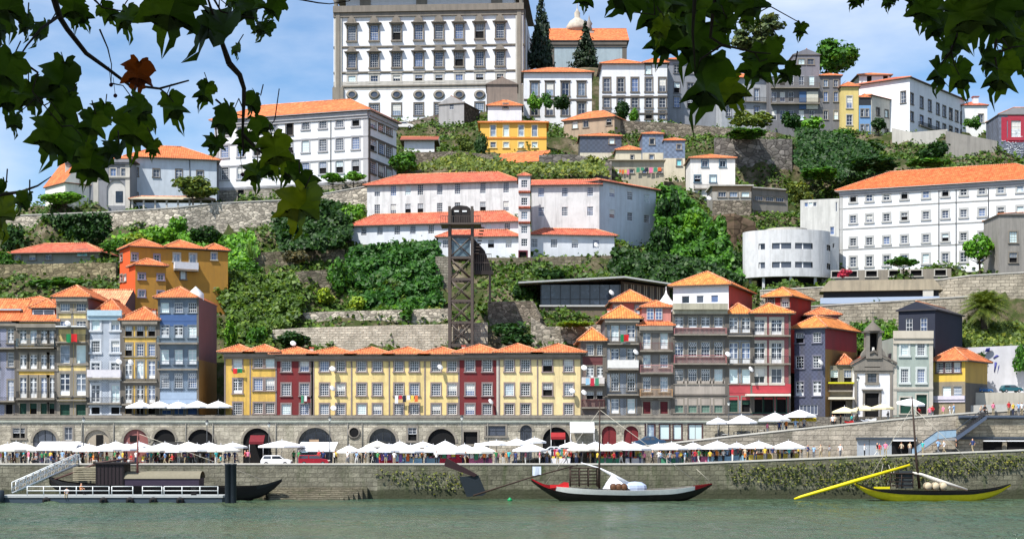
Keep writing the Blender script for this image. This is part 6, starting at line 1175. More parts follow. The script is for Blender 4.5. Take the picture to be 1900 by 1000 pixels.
YY=195; t,o=rabelo('bright yellow port boat with black gunwale and long yellow oar',YY,[(1586,894),(1600,901),(1620,906),(1660,909),(1730,911),(1800,910),(1850,905),(1875,897)],[899,912,922,928,929,928,918,901],[.15,.9,1.5,1.9,2.1,1.7,.9,.15],plain(240,218,40,.4,0,.15),plain(34,32,36,.4),plain(44,40,36,.4),.26)
line(t,o,YY,[(1472,925),(1484,921),(1580,893),(1686,862)],[.12,.2,.26,.17],plain(226,208,20,.4),'steering_oar',-.6); line(t,o,YY,[(1706,906),(1700,850),(1692,736)],[.18,.16,.08],DW,'mast'); scaffold(t,o,YY,1648,1690,878,905,DW,3,4); line(t,o,YY,[(1690,876),(1710,880),(1745,893),(1795,908)],[.14,.2,.3,.12],plain(214,210,200,.8),'furled_sail')
b=MB(); x0,x1=XX(1665,YY)-o.x,XX(1690,YY)-o.x; b.box(x0,x1,-.9,.9,ZZ(905,YY),ZZ(873,YY),plain(56,62,64,.7)); ob('tarpaulin_hut',b,t)
b=MB()
for a,c in (((1630,897),(1640,860)),((1652,905),(1662,865)),((1664,905),(1650,862)),((1645,900),(1658,868))): b.tube([(XX(a[0],YY)-o.x,-.3,ZZ(a[1],YY)),(XX(c[0],YY)-o.x,.4,ZZ(c[1],YY))],.03,ROPE,4)
ob('rigging',b,t); b=MB(); b.box(XX(1618,YY)-o.x,XX(1647,YY)-o.x,-1.2,-.9,ZZ(906,YY),ZZ(902,YY),plain(226,214,30,.5)); ob('bench',b,t)
barrels([1721,1735,1749],901.5,YY-.6,.5,.6,'pale barrel standing on the yellow boat',plain(206,190,160,.6))
line(t,o,YY,[(1693,755),(1850,903)],.03,ROPE,'stay'); line(t,o,YY,[(1693,755),(1606,900)],.03,ROPE,'stay')
YD=196; t,o=rabelo('long dark wooden boat with black cabin moored behind the pontoon',YD,[(92,884),(110,893),(140,896),(260,900),(420,902),(470,901),(500,898),(523,888)],[898,915,927,929,929,927,918,893],[.2,1.3,2.,2.4,2.4,1.8,1.,.12],plain(36,32,38,.5),plain(30,26,30,.5),plain(44,44,48,.5),.3)
xx=lambda p:XX(p,YD)-o.x; b=MB(); b.box(xx(184),xx(236),-1.7,1.7,.6,ZZ(860,YD),plain(42,32,36,.6)); 
for p_ in np.linspace(186,234,8): b.box(xx(p_)-.03,xx(p_)+.03,-1.76,-1.701,.7,ZZ(861,YD),plain(22,20,22))
b.box(xx(180),xx(252),-1.9,1.9,ZZ(860,YD),ZZ(857,YD),plain(40,34,36)); ob('cabin',b,t)
b=MB()
r0=[(sin(a)*1.7,ZZ(888,YD)+.95*cos(a)) for a in np.linspace(-1.5,1.5,9)]; q=loft([[(xx(p_),y,z_) for y,z_ in r0] for p_ in (236,300,376)],plain(128,122,104,.8)); b.add(q.v,q.f,plain(128,122,104,.8),True); ob('curved_awning',b,t)
b=MB(); b.box(xx(237),xx(374),-1.6,1.6,.6,ZZ(888,YD)+.1,plain(58,48,66,.6)); ob('awning_side',b,t); line(t,o,YD,[(258,900),(259,800)],[.16,.08],plain(120,70,66),'mast',-.9); line(t,o,YD,[(100,890),(150,872),(184,858),(240,850)],[.1,.14,.16,.1],plain(84,60,56),'steering_oar',-.5)
b=MB()
for i in range(8): b.box(xx(140),xx(184),-1.2,1.2,ZZ(868+i*3.2,YD),ZZ(866.6+i*3.2,YD),plain(176,166,140,.7))
ob('slatted_platform',b,t)
line(t,o,YD,[(259,805),(505,896)],.03,ROPE,'stay')
# dark rudder frame standing in the water by the quay
Yf=197; o=Vector((XX(878,Yf),Yf,0)); t=thing('rudder_board','huge dark rudder blade hanging from a slanted beam by the quay','rudder',o); f_=lambda p,y:(XX(p,Yf)-o.x,ZZ(y,Yf)); b=MB(); b.extr([f_(852,884),f_(888,881),f_(902,914),f_(896,919),f_(866,921)][::-1],-.12,.12,plain(34,42,48,.5)); ob('blade',b,t); b=MB(); b.extr([f_(824,864),f_(828,849),f_(860,866),f_(886,880),f_(880,884)][::-1],-.3,.3,plain(52,34,36,.5)); ob('beam',b,t)
# ---------------------------------------------------------------- pontoon, gangway, piles, landing
Yp=188; x0,x1=XX(2,Yp),XX(412,Yp); o=Vector((x0,Yp,0)); pt=thing('pontoon','long floating pontoon with white railing and black tyre fenders','pontoon',o); Lp=x1-x0; zd=ZZ(918.5,Yp); b=MB(); b.box(0,Lp,0,3,-.5,zd-.26,plain(60,74,86,.6)); b.box(-.1,Lp+.1,-.1,3.1,zd-.259,zd,plain(176,180,180,.7)); ob('float',b,pt); WR_=plain(232,236,236,.4)
def rail(p0,p1):
    b=MB(); a,c=XX(p0,Yp)-x0,XX(p1,Yp)-x0; zt=ZZ(902,Yp)
    for z_ in (zt,zd+(zt-zd)*.52): b.tube([(a,.1,z_),(c,.1,z_)],.05,WR_,5)
    for x in np.linspace(a,c,max(2,int((p1-p0)/30)+1)): b.tube([(x,.1,zd),(x,.1,zt)],.06,WR_,5)
    ob('railing',b,pt)
for a in ((50,202),(207,246),(264,300),(304,404)): rail(*a)
for px in (87,193,242,285,335): b=MB(); b.lathe([(.2,-.15),(.45,-.12),(.45,.12),(.2,.15)],TYRE,14,M=Matrix.Translation((XX(px,Yp)-x0,-.25,.25))@Matrix.Rotation(pi/2,4,'X')); ob('tyre_fender',b,pt)
b=MB(); b.box(XX(353,Yp)-x0,XX(362,Yp)-x0,.4,.9,zd,zd+.9,TYRE); ob('bollard',b,pt)
tag(ob('floating_drum',(lambda b:(b.lathe([(.5,0),(.55,.1),(.55,1.3),(.45,1.4),(.01,1.4)],plain(44,54,62,.5),14),b)[1])(MB()),None,(XX(6,189),187.6,zd*0+.1)),'dark round drum at the left end of the pontoon','drum')
person(124,188.3,'crouching at the pontoon edge','sitting',.55,'white',0,'people at the water'); person(150,189.5,'lying back on the pontoon','sitting',zd,'orange',1.2,'people at the water')
gw=thing('gangway','white truss gangway sloping from the quay down to pontoon','gangway',(XX(120,193),193,0)); b=MB(); p0=Vector((XX(22,192)-XX(120,193),-1.,ZZ(914,192))); p1=Vector((XX(122,194)-XX(120,193),5.5,ZZ(862,196)))
for s in (0,1.5):
    off=Vector((0,s,0)); up=Vector((0,0,1.25)); b.tube([p0+off,p1+off],.1,WR_,5); b.tube([p0+off+up,p1+off+up],.08,WR_,5); b.tube([p0+off+up*.5,p1+off+up*.5],.05,WR_,5); n_=9
    for i in range(n_+1):
        a=p0.lerp(p1,i/n_)+off; b.tube([a,a+up],.055,WR_,5)
        if i<n_: b.tube([a,p0.lerp(p1,(i+1)/n_)+off+up],.045,WR_,5)
ob('truss',b,gw); b=MB(); b.add([p0+Vector((0,0,.05)),p1+Vector((0,0,.05)),p1+Vector((0,1.5,.05)),p0+Vector((0,1.5,.05))],[(0,1,2,3)],plain(190,170,140)); ob('walkway',b,gw)
for px,w in ((423,'left'),(433,'right')):
    b=MB(); r=.36; b.lathe([(r,-2),(r,ZZ(863,187)),(r*1.15,ZZ(862,187)),(r*1.15,ZZ(860,187)),(.01,ZZ(859.5,187))],plain(34,42,50,.45),14); tag(ob('mooring_pile',b,None,(XX(px,187),187,0)),f'black steel mooring pile, {w} one of the pair','mooring pile','mooring piles')
b=MB()
for i in range(6): a=XX(505-i*4,198); c=XX(640+i*8,198); b.box(a,c,196.2+i*.55,199.9,-.5,.25+i*.24,stone(166,158,136,2.6,.22,.5,.5,.62))
o=ob('boat_landing',b); tag(o,'pale stepped stone boat landing at the quay wall foot','landing steps')
b=MB(); b.lathe([(.01,-.2),(.3,0),(.3,.15),(.01,.4)],plain(30,150,90,.5),10); tag(ob('buoy',b,None,(XX(946,194),193.5,.05)),'small green mooring buoy floating by the red boat','buoy')
# ---------------------------------------------------------------- lamps, dishes, flags, washing
def lamp(label,px,py0,py1,Y,g):
    t=thing('street_lamp',label,'street lamp',(XX(px,Y),Y,g),0,'street lamps'); h=ZZ(py0,Y)-g; b=MB(); b.tube([(0,0,0),(0,0,.8),(0,0,h-.5)],[.12,.07,.05],IRON,6); ob('pole',b,t); b=MB(); b.lathe([(.1,h-.5),(.22,h-.1),(.05,h+.12)],plain(214,216,210,.3),6); b.lathe([(.26,h-.1),(.03,h+.2)],IRON,6); ob('lantern',b,t)
for i,(px,y) in enumerate([(155,776),(384,781),(499,785),(612,774),(857,772),(1352,745),(1592,700)]): lamp('thin iron street lamp '+['by the second vault','by the dark vault before the red arch','beside the tall red arch','beside the white shop awning','by the dark square doorway','on the ramp by the narrow grey house','in front of the chapel door'][i],px,y,850,205 if px<1300 else 209.5,4.2 if px<1300 else zr(px))
b=MB(); b.lathe([(.01,.12),(.2,.1),(.38,.03),(.45,0),(.38,.015),(.2,.07),(.01,.09)],plain(232,232,232,.4),16); DISH=b.mesh('dish'); b=MB(); b.tube([(0,0,.1),(0,.0,.0),(0,-.1,-.45)],.03,POLE,5); b.tube([(0,-.3,.0),(0,0,.45)],.02,POLE,5); b.lathe([(.05,.4),(.05,.5),(.01,.52)],POLE,6); DARM=b.mesh('arm')
for px,py,Y,w in [(617,684,214.3,'upper wall of the pale yellow house beside left red one'),(617,720,214.3,'middle wall of the pale yellow house beside left red one'),(619,757,214.3,'lower wall of the pale yellow house beside left red one'),(817,681,214.3,'yellow house left of the right dark red house'),(911,745,214.3,'right dark red house'),(126,600,214,'canopy of the tall yellow flag house'),(243,672,214.2,'yellow house beside the grey tiled one'),(221,671,214.2,'narrow pale grey tiled house'),(21,581,217,'orange roof at the far left'),(1084,682,214.2,'narrow brown tiled house, upper one'),(1084,728,214.2,'narrow brown tiled house, lower one'),(1180,653,214,'blue-grey tiled flag house'),(1351,657,214,'narrow grey house with red panel'),(1394,685,214,'edge of the red framed shop house'),(1523,672,214,'dark indigo tiled house'),(1135,543,243,'glass pavilion front'),(1057,310,299,'roof terrace above the right convent wing'),(1316,368,289,'gully by the grey concrete flats'),(544,637,222,'ridge of the dark red left house'),(1062,725,214.3,'yellow house at the right end of the low row'),(1107,455,260.5,'lower right convent front')]:
    t=thing('satellite_dish',f'white satellite dish on the {w}','satellite dish',P(px,py,Y),0,'satellite dishes'); s=.95 if Y<230 else 1.1; M_=(-1.15,0,.5+random.uniform(-.4,.5)); d=ob('dish',DISH,t); d.rotation_euler=(1.05,0,.6+random.uniform(-.5,.3)); a=ob('arm',DARM,t); a.rotation_euler=(-.6,0,.4); t.scale=(s,s,s)
def flag(label,px,py,w,h,Y,cols):
    t=thing('flag',label,'flag',P(px,py,Y)); W,Hh=w*Y/F,h*Y/F; x=-W/2; 
    for c,f in cols:
        b=MB(); x2=x+W*f; n_=4
        for i in range(n_):
            a,e=x+(x2-x)*i/n_,x+(x2-x)*(i+1)/n_; wv=lambda q:.08*sin(q*5); b.add([(a,wv(a),-Hh/2+wv(a)),(e,wv(e),-Hh/2+wv(e)),(e,wv(e)*.5,Hh/2),(a,wv(a)*.5,Hh/2)],[(0,1,2,3)],c)
        x=x2; ob('cloth',b,t)
PG,PRD=plain(20,120,70,.8),plain(200,36,40,.8)
flag('green and red flag hung over the dark iron balcony of the tall yellow house',133,627,20,15,213.6,[(PG,.45),(PRD,.55)]); flag('small green and red flag at the first yellow low house window',441,688,17,9,214.4,[(PRD,.45),(PG,.55)]); flag('green and red flag on the balcony of the blue-grey tiled house',1159,627,15,13,213.9,[(PG,.4),(PRD,.6)])
b=MB(); tp2=random.Random(2)
def laundry(label,px0,px1,py,Y,n_):
    t=thing('washing_line',label,'washing line',P(px0,py,Y)); b=MB(); Lw=XX(px1,Y)-XX(px0,Y); b.tube([(0,0,0),(Lw,0,0)],.02,ROPE,4); ob('line',b,t)
    for i in range(n_): b=MB(); u=Lw*(i+.5)/n_; l=tp2.uniform(.5,1.1); w_=Lw/n_*.42; b.extr([(u-w_,-l),(u+w_,-l*tp2.uniform(.85,1)),(u+w_*.9,-.02),(u-w_*.9,-.02)],-.02,.02,tp2.choice(CLC)); ob('garment',b,t)
laundry('dark and pale washing hanging below yellow house windows',732,776,733,214.3,6); laundry('small white washing under the left dark red house',558,570,733,214.5,2); laundry('colourful washing on the beige terrace building',1134,1168,315,307.6,7); laundry('washing on the terrace right of the orange parasol house',1180,1228,311,307.5,6); laundry('white washing over the laundry balcony of brown tiled house',1086,1112,701,213.6,3); laundry('washing hanging between stalls near the middle',700,760,842,202.6,9); laundry('row of shirts for sale under the market parasols',1268,1400,835,204.6,16); laundry('pale linens for sale under the middle stalls',820,905,838,202.4,10)
flag('white and blue pennant cloth at the stern of red ended boat',996,873,16,16,193.6,[(plain(214,224,240,.8),1.)])
awning('yellow strip awning under the last ramp parasols',1448,1515,775,778,209.6,plain(232,200,40),.8)
o=P(1236,566,223); t=thing('party_tent','white cone-topped party tent behind the pink dormer','tent',o); b=MB(); b.lathe([(1.6,-2.5),(1.6,0),(.75,.7),(.2,1.5),(.03,2.2)],CANV,8,sm=False); ob('canvas',b,t); b=MB(); b.lathe([(.05,2.1),(.12,2.3),(.01,2.6)],POLE,6); ob('finial',b,t)
# blue glass stair and riverside cafe on the right
GB=glass(92,112,128); o=Vector((XX(1690,204.5),204.5,zq(XX(1690,204)))); sr=thing('quay_stair','open stair with blue glass balustrade rising from the quay','stair',o); f_=lambda p,y:(XX(p,204.5)-o.x,ZZ(y,204.5)-o.z); b=MB(); st_=plain(150,150,150)
for i in range(10): a=f_(1694+i*4.6,843-i*3.4); b.box(a[0],a[0]+.4,0,1.8,a[1]-.35,a[1]-.1,st_)
a,c=f_(1740,812),f_(1775,808); b.box(a[0],c[0],0,1.8,a[1]-.3,a[1],st_)
for i in range(14): a=f_(1776+i*3.9,808-i*3.2); b.box(a[0],a[0]+.36,0,1.8,a[1]-.12,a[1]+.1,plain(60,60,64))
ob('steps',b,sr); b=MB(); b.extr([f_(1692,846),f_(1740,814),f_(1740,799),f_(1692,832)],-.04,-.0,GB); b.extr([f_(1741,814),f_(1774,810),f_(1774,797),f_(1741,799)],-.04,0,GB); ob('glass_balustrade',b,sr); b=MB(); b.extr([f_(1774,818),f_(1831,777),f_(1831,770),f_(1774,810)],-.05,1.85,plain(84,96,116,.5)); b.tube([(f_(1692,832)[0],-.03,f_(1692,832)[1]),(f_(1740,799)[0],-.03,f_(1740,799)[1]),(f_(1774,797)[0],-.03,f_(1774,797)[1]),(f_(1826,757)[0],-.03,f_(1826,757)[1])],.05,plain(50,60,76),5); b.box(f_(1774,845)[0],f_(1777,845)[0],.1,.3,0,f_(1774,812)[1],IRON); ob('stringer',b,sr)
rc_=hb('riverside_cafe','low beige riverside cafe with dark openings under the stair','cafe',(1778,206),(1960,206),848,.9,stone(186,176,156,1.9,.45,.75,.1),ground=False); rc_.win(rc_.front,1842,829,36,22,2,1,style='open',fr=None); rc_.win(rc_.front,1890,829,44,22,2,1,style='open',fr=None); rc_.walls(rc_.h(774)); rc_.cornice(rc_.h(813),.2,.3,plain(70,78,88)); rc_.slab('awning',*[rc_.pix(rc_.front,p_,820)[0] for p_ in (1822,1862)],-1,-.31,rc_.h(818.5),rc_.h(816.5),WHITE); rc_.slab('awning',*[rc_.pix(rc_.front,p_,820)[0] for p_ in (1865,1915)],-1,-.31,rc_.h(818.5),rc_.h(816.5),WHITE); rc_.cornice(rc_.H,.25,.5,plain(90,100,116),name='edge_band')
for px,tp_,po in ((1820,'beige','sitting'),(1827,'black','sitting'),(1843,'pink','standing'),(1872,'red','standing'),(1880,'yellow','standing'),(1890,'light blue','standing'),(1896,'white','standing')): person(px,206.4,'atop the open stair',po,rc_.A.z+rc_.H+.26,tp_,.3,'people on the ramp')
wall('fence_wall','iron railing base along the upper right terrace','fence',[(1795,216,752,768),(1905,214,748,768)],plain(176,176,172),.3,ground=False)
# ---------------------------------------------------------------- plane trees on the near bank, their branches hanging into view
HALF=[(0,.38),(.07,.46),(.2,.52),(.3,.50),(.27,.42),(.36,.40),(.50,.30),(.60,.16),(.49,.15),(.46,.07),(.38,.03),(.44,-.05),(.50,-.16),(.56,-.34),(.45,-.30),(.41,-.22),(.33,-.22),(.27,-.16),(.24,-.28),(.26,-.38),(.17,-.42),(.14,-.56),(.07,-.62),(0,-.80)]
def leafmat(r,g,b,name):
    n=NT(name); c=lin(r,g,b,.75); ri=n('ShaderNodeNewGeometry').outputs['Random Per Island']; p=n.pos()
    a=n.ramp(ri,(0,tuple(x*.5 for x in c[:3])),(.6,c),(1,(c[0]*1.9,c[1]*1.5,c[2]*1.1)))
    a=n.mix(n.ramp(n.noise(p,26,3),(.45,(0,0,0)),(.7,(.5,)*3)),a,(c[0]*.5,c[1]*.55,c[2]*.4,1)); n.base(a,.6,.25)
    t=n('ShaderNodeBsdfTranslucent',{'Color':n.mix(1.,a,(2.2,2.,.4,1),'MULTIPLY')}); ms=n('ShaderNodeMixShader',{0:.36,1:n.b.outputs[0],2:t.outputs[0]}); n.t.links.new(ms.outputs[0],n.n['Material Output'].inputs[0]); return n.m
LEAF=leafmat(62,92,30,'plane_leaf'); DRY=leafmat(150,70,24,'dry_leaf'); LITE=leafmat(104,126,30,'young_leaf')
def leaf(b,c,size,rot,m,st,flipx=None):
    """one five-lobed leaf; tip hangs down, folded along the midrib and drooping at the lobes"""
    k=size; sq=st.uniform(.62,1.); fold=st.uniform(.05,.5); curl=st.uniform(-.5,.7); yaw=st.uniform(-.6,.6); pitch=st.uniform(-.45,.5)
    M=Matrix.Translation(c)@Matrix.Rotation(rot,4,'Y')@Matrix.Rotation(yaw,4,'Z')@Matrix.Rotation(pitch,4,'X')
    def pt(x,z):
        x=x*sq; r=abs(x); return (x*k*1.02,(-fold*r+curl*(z*z)*.5+.10*sin(z*9+x*5))*k,z*k)
    for s in (-1,1):
        h=[(s*x*(1+st.uniform(-.08,.08)),z*(1+st.uniform(-.05,.05))) for x,z in HALF]; h[0]=(0,.38); h[-1]=(0,-.8)
        mid=[(0,.38),(0,.15),(0,-.1),(0,-.35),(0,-.8)]
        vs=[pt(*q) for q in h]+[pt(*q) for q in mid]+[pt(*((q[0]*.5,q[1]*.75)) ) for q in h[1:-1]]
        n_=len(h); fs=[]
        ins=lambda i:n_+5+i-1
        for i in range(1,n_-2): fs.append((i,i+1,ins(i+1),ins(i)))
        near=lambda z:min(range(5),key=lambda j:abs(mid[j][1]-z))
        fs.append((0,1,ins(1))); fs.append((n_-2,n_-1,ins(n_-2)))
        for i in range(1,n_-2):
            j0=near(h[i][1]*.75); j1=near(h[i+1][1]*.75); fs.append((ins(i),ins(i+1),n_+j1))
            if j0!=j1: fs.append((ins(i),n_+j1,n_+j0))
        fs.append((0,ins(1),n_+near(h[1][1]*.75)))
        if s>0: fs=[f[::-1] for f in fs]
        b.add(vs,fs,m,True,M)
def plane_tree(label,trunk_xy,leaves,branches,extra,seed,dry=(),light=(),SC=.78):
    st=random.Random(seed); o=Vector((*trunk_xy,6.35)); t=thing('plane_tree',label,'tree',o); b=MB()
    b.tube([Vector((0,0,-.2)),Vector((.1,.05,2.5)),Vector((.0,.3,5)),Vector((.3,1,8.5))],[.42,.36,.3,.16],BARK,10); ob('trunk',b,t)
    b=MB()
    for pts,r in branches:
        q=[P(px,py,Y)-o for px,py,Y in pts]; n_=len(q); b.tube(q,[max(.002,.62*r*(1-.75*i/(n_-1))) for i in range(n_)],BARKD,5)
    for q,r in extra: b.tube([Vector(p)-o for p in q],r,BARK,7)
    bp=[]
    for pts,r in branches:
        q=[P(px,py,Y)-o for px,py,Y in pts]
        for u,v in zip(q,q[1:]): bp+=[u.lerp(v,k/5) for k in range(6)]
    lb=MB()
    for i,(px,py,sz,rot) in enumerate(leaves):
        Y=5.2+st.uniform(0,2.2); m=LITE if (px,py) in light else LEAF; leaf(lb,P(px,py-sz*.08,Y)-o,sz*Y/F*SC,radians(rot),m,st)
        c=P(px,py,Y)-o; a=P(px+sz*.38*sin(radians(rot)),py-sz*.36*cos(radians(rot)),Y)-o; nb=min(bp,key=lambda v:(v-a).length+(1 if v.z<a.z+.01 else 0)); md=a.lerp(nb,.5)+Vector((st.uniform(-.03,.03),0,.03+.1*(nb-a).length)); (b.tube([a,md,nb],[.0016,.0022,.003],BARKD,4) if (nb-a).length<.2 else lb.tube([a,a+Vector((st.uniform(-.03,.03),.02,.05))],.0025,BARKD,4))
    ob('leaves',lb,t); ob('branches',b,t)
    for px,py,sz,rot in dry: db=MB(); leaf(db,P(px,py,6)-o,sz*6/F,radians(rot),DRY,st); d=ob('dry_leaf',db,t); d['label']='withered rust brown leaf'
    return t,o
LF=[(18,18,120,10),(52,52,64,0),(78,66,66,30),(12,140,110,20),(112,162,125,10),(62,185,92,-15),(118,212,105,20),(18,190,95,5),(28,232,52,10),(170,238,75,15),(136,20,85,0),(150,34,60,-20),(236,42,88,-10),(318,30,150,12),(398,62,150,35),(440,96,36,0),(470,22,95,-15),(490,60,60,20),(508,18,70,30),(432,5,50,0),(262,210,90,-30),(252,250,120,15),(322,208,95,-20),(380,178,66,15),(104,268,115,25),(152,282,135,-5),(168,312,95,10),(212,290,70,20),(284,278,48,5),(470,196,62,35),(420,232,95,25),(398,272,52,10),(486,238,64,-20),(456,266,58,15),(512,290,98,-10),(536,322,70,20),(478,328,72,0),(500,316,60,-15),(572,340,66,-40),(560,392,120,8),(2,405,110,-15),(44,378,58,30),(2,350,40,40),(200,30,60,-40),(5,60,90,-10),(190,215,60,15)]
BR=[([(95,-20,6),(110,30,6.1),(125,55,6.2),(160,100,6.2),(195,125,6.3),(240,158,6.3),(296,165,6.2),(350,150,6.1)],.022),([(110,30,6.1),(75,55,6),(50,85,5.9),(20,130,5.9)],.012),([(175,0,6.4),(190,15,6.4),(232,22,6.4)],.008),([(185,55,6),(200,90,6),(207,120,6),(206,155,6)],.006),([(240,158,6.3),(255,180,6.3),(262,192,6.3)],.005),([(392,-10,6),(410,22,6),(440,30,6),(480,35,6)],.008),([(425,118,6),(445,140,6),(453,165,6),(452,205,6),(450,250,6),(452,290,6)],.02),([(400,185,6),(430,210,6),(452,216,6)],.007),([(478,270,6),(510,222,6),(518,165,6)],.006),([(0,362,6),(40,356,6),(70,345,6),(95,328,6)],.012),([(530,-5,6),(590,6,6),(612,8,6),(650,2,6)],.006),([(450,250,6),(475,275,6),(500,295,6),(540,330,6)],.012),([(296,165,6.2),(310,175,6.2),(322,190,6.2)],.006),([(40,115,6),(70,135,6),(60,170,6),(115,235,6)],.01),([(425,118,6),(405,60,6),(380,-20,6)],.02),([(300,-20,6),(312,30,6)],.01)]
t,o=plane_tree('tall plane tree on the near bank with dark leaves hanging in from the left',(-4.2,-3),LF,BR,[([(-3.9,-2,14.8),(-2.5,2.5,12.6),(P(95,-20,6)[0],6,P(95,-20,6)[2])],[.12,.07,.022]),([(-3.9,-2,14.8),(-1.5,3.5,12.4),(P(380,-20,6)[0],6,P(380,-20,6)[2])],[.1,.06,.02]),([(-2.5,2.5,12.6),(-2.3,5,10.6),(P(0,362,6)[0]-.3,6,P(0,362,6)[2]+.1)],[.05,.03,.012])],21,[(256,140,66,5)],[(560,392),(2,405),(512,290)])
b=MB()
for px,py in ((206,158),(214,178),(450,324),(285,4)):
    for i in range(1): b.lathe([(.001,-.008),(.006,-.005),(.008,0),(.006,.005),(.001,.008)],plain(70,40,60,.8),8,P(px,py,6)-o); b.tube([P(px,py,6)-o,P(px-4,py-34,6)-o],.0012,BARKD,3)
ob('seed_balls',b,t)
LR=[(1086,2,52,15),(1158,8,92,50),(1190,2,60,0),(1218,38,112,0),(1232,86,92,15),(1262,52,135,-15),(1290,92,140,20),(1306,168,165,3),(1352,176,112,-30),(1292,20,112,10),(1240,12,88,-30),(1340,24,84,20),(1398,18,86,-10),(1376,6,72,30),(1348,54,52,0),(1424,118,92,-15),(1402,132,84,20),(1442,86,42,10),(1462,138,60,35),(1484,60,44,10),(1226,60,70,20),(1384,38,40,0)]
RR=[(1716,28,86,15),(1738,58,72,-20),(1764,18,84,10),(1698,6,58,30),(1792,42,125,-10),(1846,38,140,15),(1880,74,104,10),(1776,84,88,25),(1742,146,86,20),(1782,150,92,-15),(1852,148,112,5),(1890,118,82,-30),(1884,18,92,0),(1810,12,82,20),(1586,3,42,10),(1646,6,40,-10),(1660,0,30,10),(1826,118,72,10),(1754,100,60,-25),(1898,50,80,20),(1600,0,30,30)]
BR2=[([(1330,-20,6),(1322,30,6),(1318,70,6),(1340,84,6),(1400,98,6),(1430,100,6)],.014),([(1138,20,6),(1180,24,6),(1215,28,6)],.005),([(1290,-20,6),(1285,60,6),(1290,130,6)],.014),([(1400,-15,6),(1396,30,6),(1380,40,6),(1318,50,6)],.007),([(1340,84,6),(1300,110,6),(1290,140,6)],.008),([(1400,98,6),(1410,115,6),(1424,110,6)],.006),([(1160,-10,6),(1158,8,6)],.004)]
BR3=[([(1800,-20,6),(1790,30,6),(1778,60,6),(1765,95,6),(1745,120,6)],.016),([(1765,95,6),(1770,120,6),(1780,140,6)],.006),([(1860,-20,6),(1850,50,6),(1845,100,6),(1850,130,6)],.016),([(1700,-20,6),(1716,15,6)],.008),([(1590,-20,6),(1586,0,6)],.004),([(1845,100,6),(1880,88,6),(1900,86,6)],.008)]
t2,o2=plane_tree('plane tree on the near bank whose leaves hang over the right skyline',(6.5,-4),LR+RR,BR2+BR3,[([(6.8,-3,14.8),(3.5,2.5,12.2),(P(1330,-20,6)[0],6,P(1330,-20,6)[2])],[.12,.07,.014]),([(3.5,2.5,12.2),(2.3,5,10.6),(P(1290,-20,6)[0],6,P(1290,-20,6)[2])],[.05,.03,.014]),([(6.8,-3,14.8),(4.5,3.5,12),(P(1800,-20,6)[0],6,P(1800,-20,6)[2])],[.12,.07,.016]),([(4.5,3.5,12),(3.5,5,10.8),(P(1860,-20,6)[0],6,P(1860,-20,6)[2])],[.05,.03,.016])],35,(),[(1226,60),(1352,176)])
for px0 in (): pass
# the crowns above and behind the camera, out of the frame, that keep these leaves in shade
for tt,oo,cx in ((t,o,-5.5),(t2,o2,2.5)):
    n_=5200; c=np.stack([rng.uniform(-8,6,n_)+cx,rng.uniform(-9,5.6,n_),rng.uniform(10.2,15.5,n_)],1); c=c[c[:,2]>8.9+.3*np.maximum(c[:,1],0)+.25]
    V,Fc=leaf_cards(c-np.array(oo),rng.normal(size=(len(c),3))+np.array([-.4,-.4,.8]),np.full(len(c),.3),LEAF); ob('crown',card_mesh(V,Fc,LEAF),tt)
# ---------------------------------------------------------------- hillside, made to pass under everything built on it
EXTRA=[(-900,240,16),(900,240,16),(-900,330,50),(900,330,50),(0,520,98),(-300,520,75),(300,520,90),(0,900,60),(-800,900,40),(800,900,40),(-200,420,72),(200,420,92),(0,430,90),(60,430,92),(-60,430,80)]
for x in range(-420,421,12): EXTRA.append((x,233.,10.6))
tp=np.array(TP+EXTRA,float)
gx=np.unique(np.concatenate([np.linspace(-900,-130,26),np.arange(-130,150,1.6),np.linspace(150,900,26)]))
gy=np.unique(np.concatenate([np.arange(231,345,1.5),np.arange(345,430,3),np.linspace(430,900,20)]))
GX,GY=np.meshgrid(gx,gy); q=np.stack([GX.ravel(),GY.ravel()],1); z=np.empty(len(q))
for i in range(0,len(q),4000):
    d=((q[i:i+4000,None,:]-tp[None,:,:2])**2).sum(2)+.4; w=d**-2.2; z[i:i+4000]=(w*tp[None,:,2]).sum(1)/w.sum(1)
z=z.reshape(GX.shape); z[0]=np.minimum(z[0],10.2)
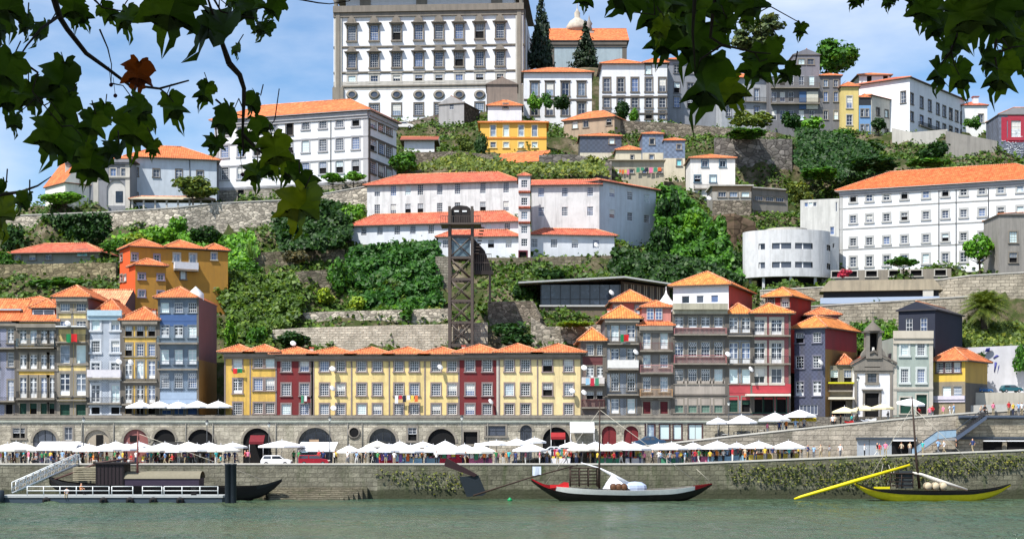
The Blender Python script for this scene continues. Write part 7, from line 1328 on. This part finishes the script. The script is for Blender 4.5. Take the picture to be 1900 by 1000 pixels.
nx_,ny_=len(gx),len(gy); idx=np.arange(nx_*ny_).reshape(ny_,nx_)
fc=np.stack([idx[:-1,:-1],idx[:-1,1:],idx[1:,1:],idx[1:,:-1]],-1).reshape(-1,4)
n=NT('hillside'); p=n.pos()
gr=n.ramp(n.noise(p,.22,8,.65),(.3,lin(92,90,62,.5)),(.45,lin(78,94,48,.45)),(.55,lin(112,104,82,.55)),(.7,lin(150,140,120,.65)))
n.base(gr,.95,.1); n.bump(n.noise(p,1.1,6),1.,.5)
me=bpy.data.meshes.new('hill'); me.from_pydata(np.stack([GX.ravel(),GY.ravel(),z.ravel()],1).tolist(),[],fc.tolist()); me.materials.append(n.m); me.polygons.foreach_set('use_smooth',[True]*len(fc)); finish(me)
struct('hillside',me)
# low plants over the slope
def hz(x,y):
    i=np.clip(np.searchsorted(gx,x)-1,0,nx_-2); j=np.clip(np.searchsorted(gy,y)-1,0,ny_-2)
    a=(x-gx[i])/(gx[i+1]-gx[i]); c=(y-gy[j])/(gy[j+1]-gy[j])
    return z[j,i]*(1-a)*(1-c)+z[j,i+1]*a*(1-c)+z[j+1,i]*(1-a)*c+z[j+1,i+1]*a*c
N=270000; x=rng.uniform(-1,1,N); y=rng.uniform(233,385,N); x=x*y*.34
msk=(np.sin(x*.31+np.sin(y*.23)*2)+np.sin(y*.37+x*.11)+rng.normal(0,.7,N))>-.45; msk&=~((x>55)&(y<248))
x,y=x[msk],y[msk]; c=np.stack([x,y,hz(x,y)+np.abs(rng.normal(0,.4,len(x)))+.05+rng.uniform(0,1,len(x))*np.clip(np.sin(x*.9+np.sin(y*.5)*2)+np.sin(y*.8+x*.3)+np.sin(x*.27)-.5,0,2)*.5],1)
V,Fc=leaf_cards(c,np.tile([0,-.5,.8],(len(x),1))+rng.normal(size=(len(x),3))*.6,np.full(len(x),.3),None)
o=ob('undergrowth',card_mesh(V,Fc,foliage(80,116,40,.68))); o['kind']='stuff'; o['label']='rough green undergrowth covering the terraced slope'; o['category']='undergrowth'
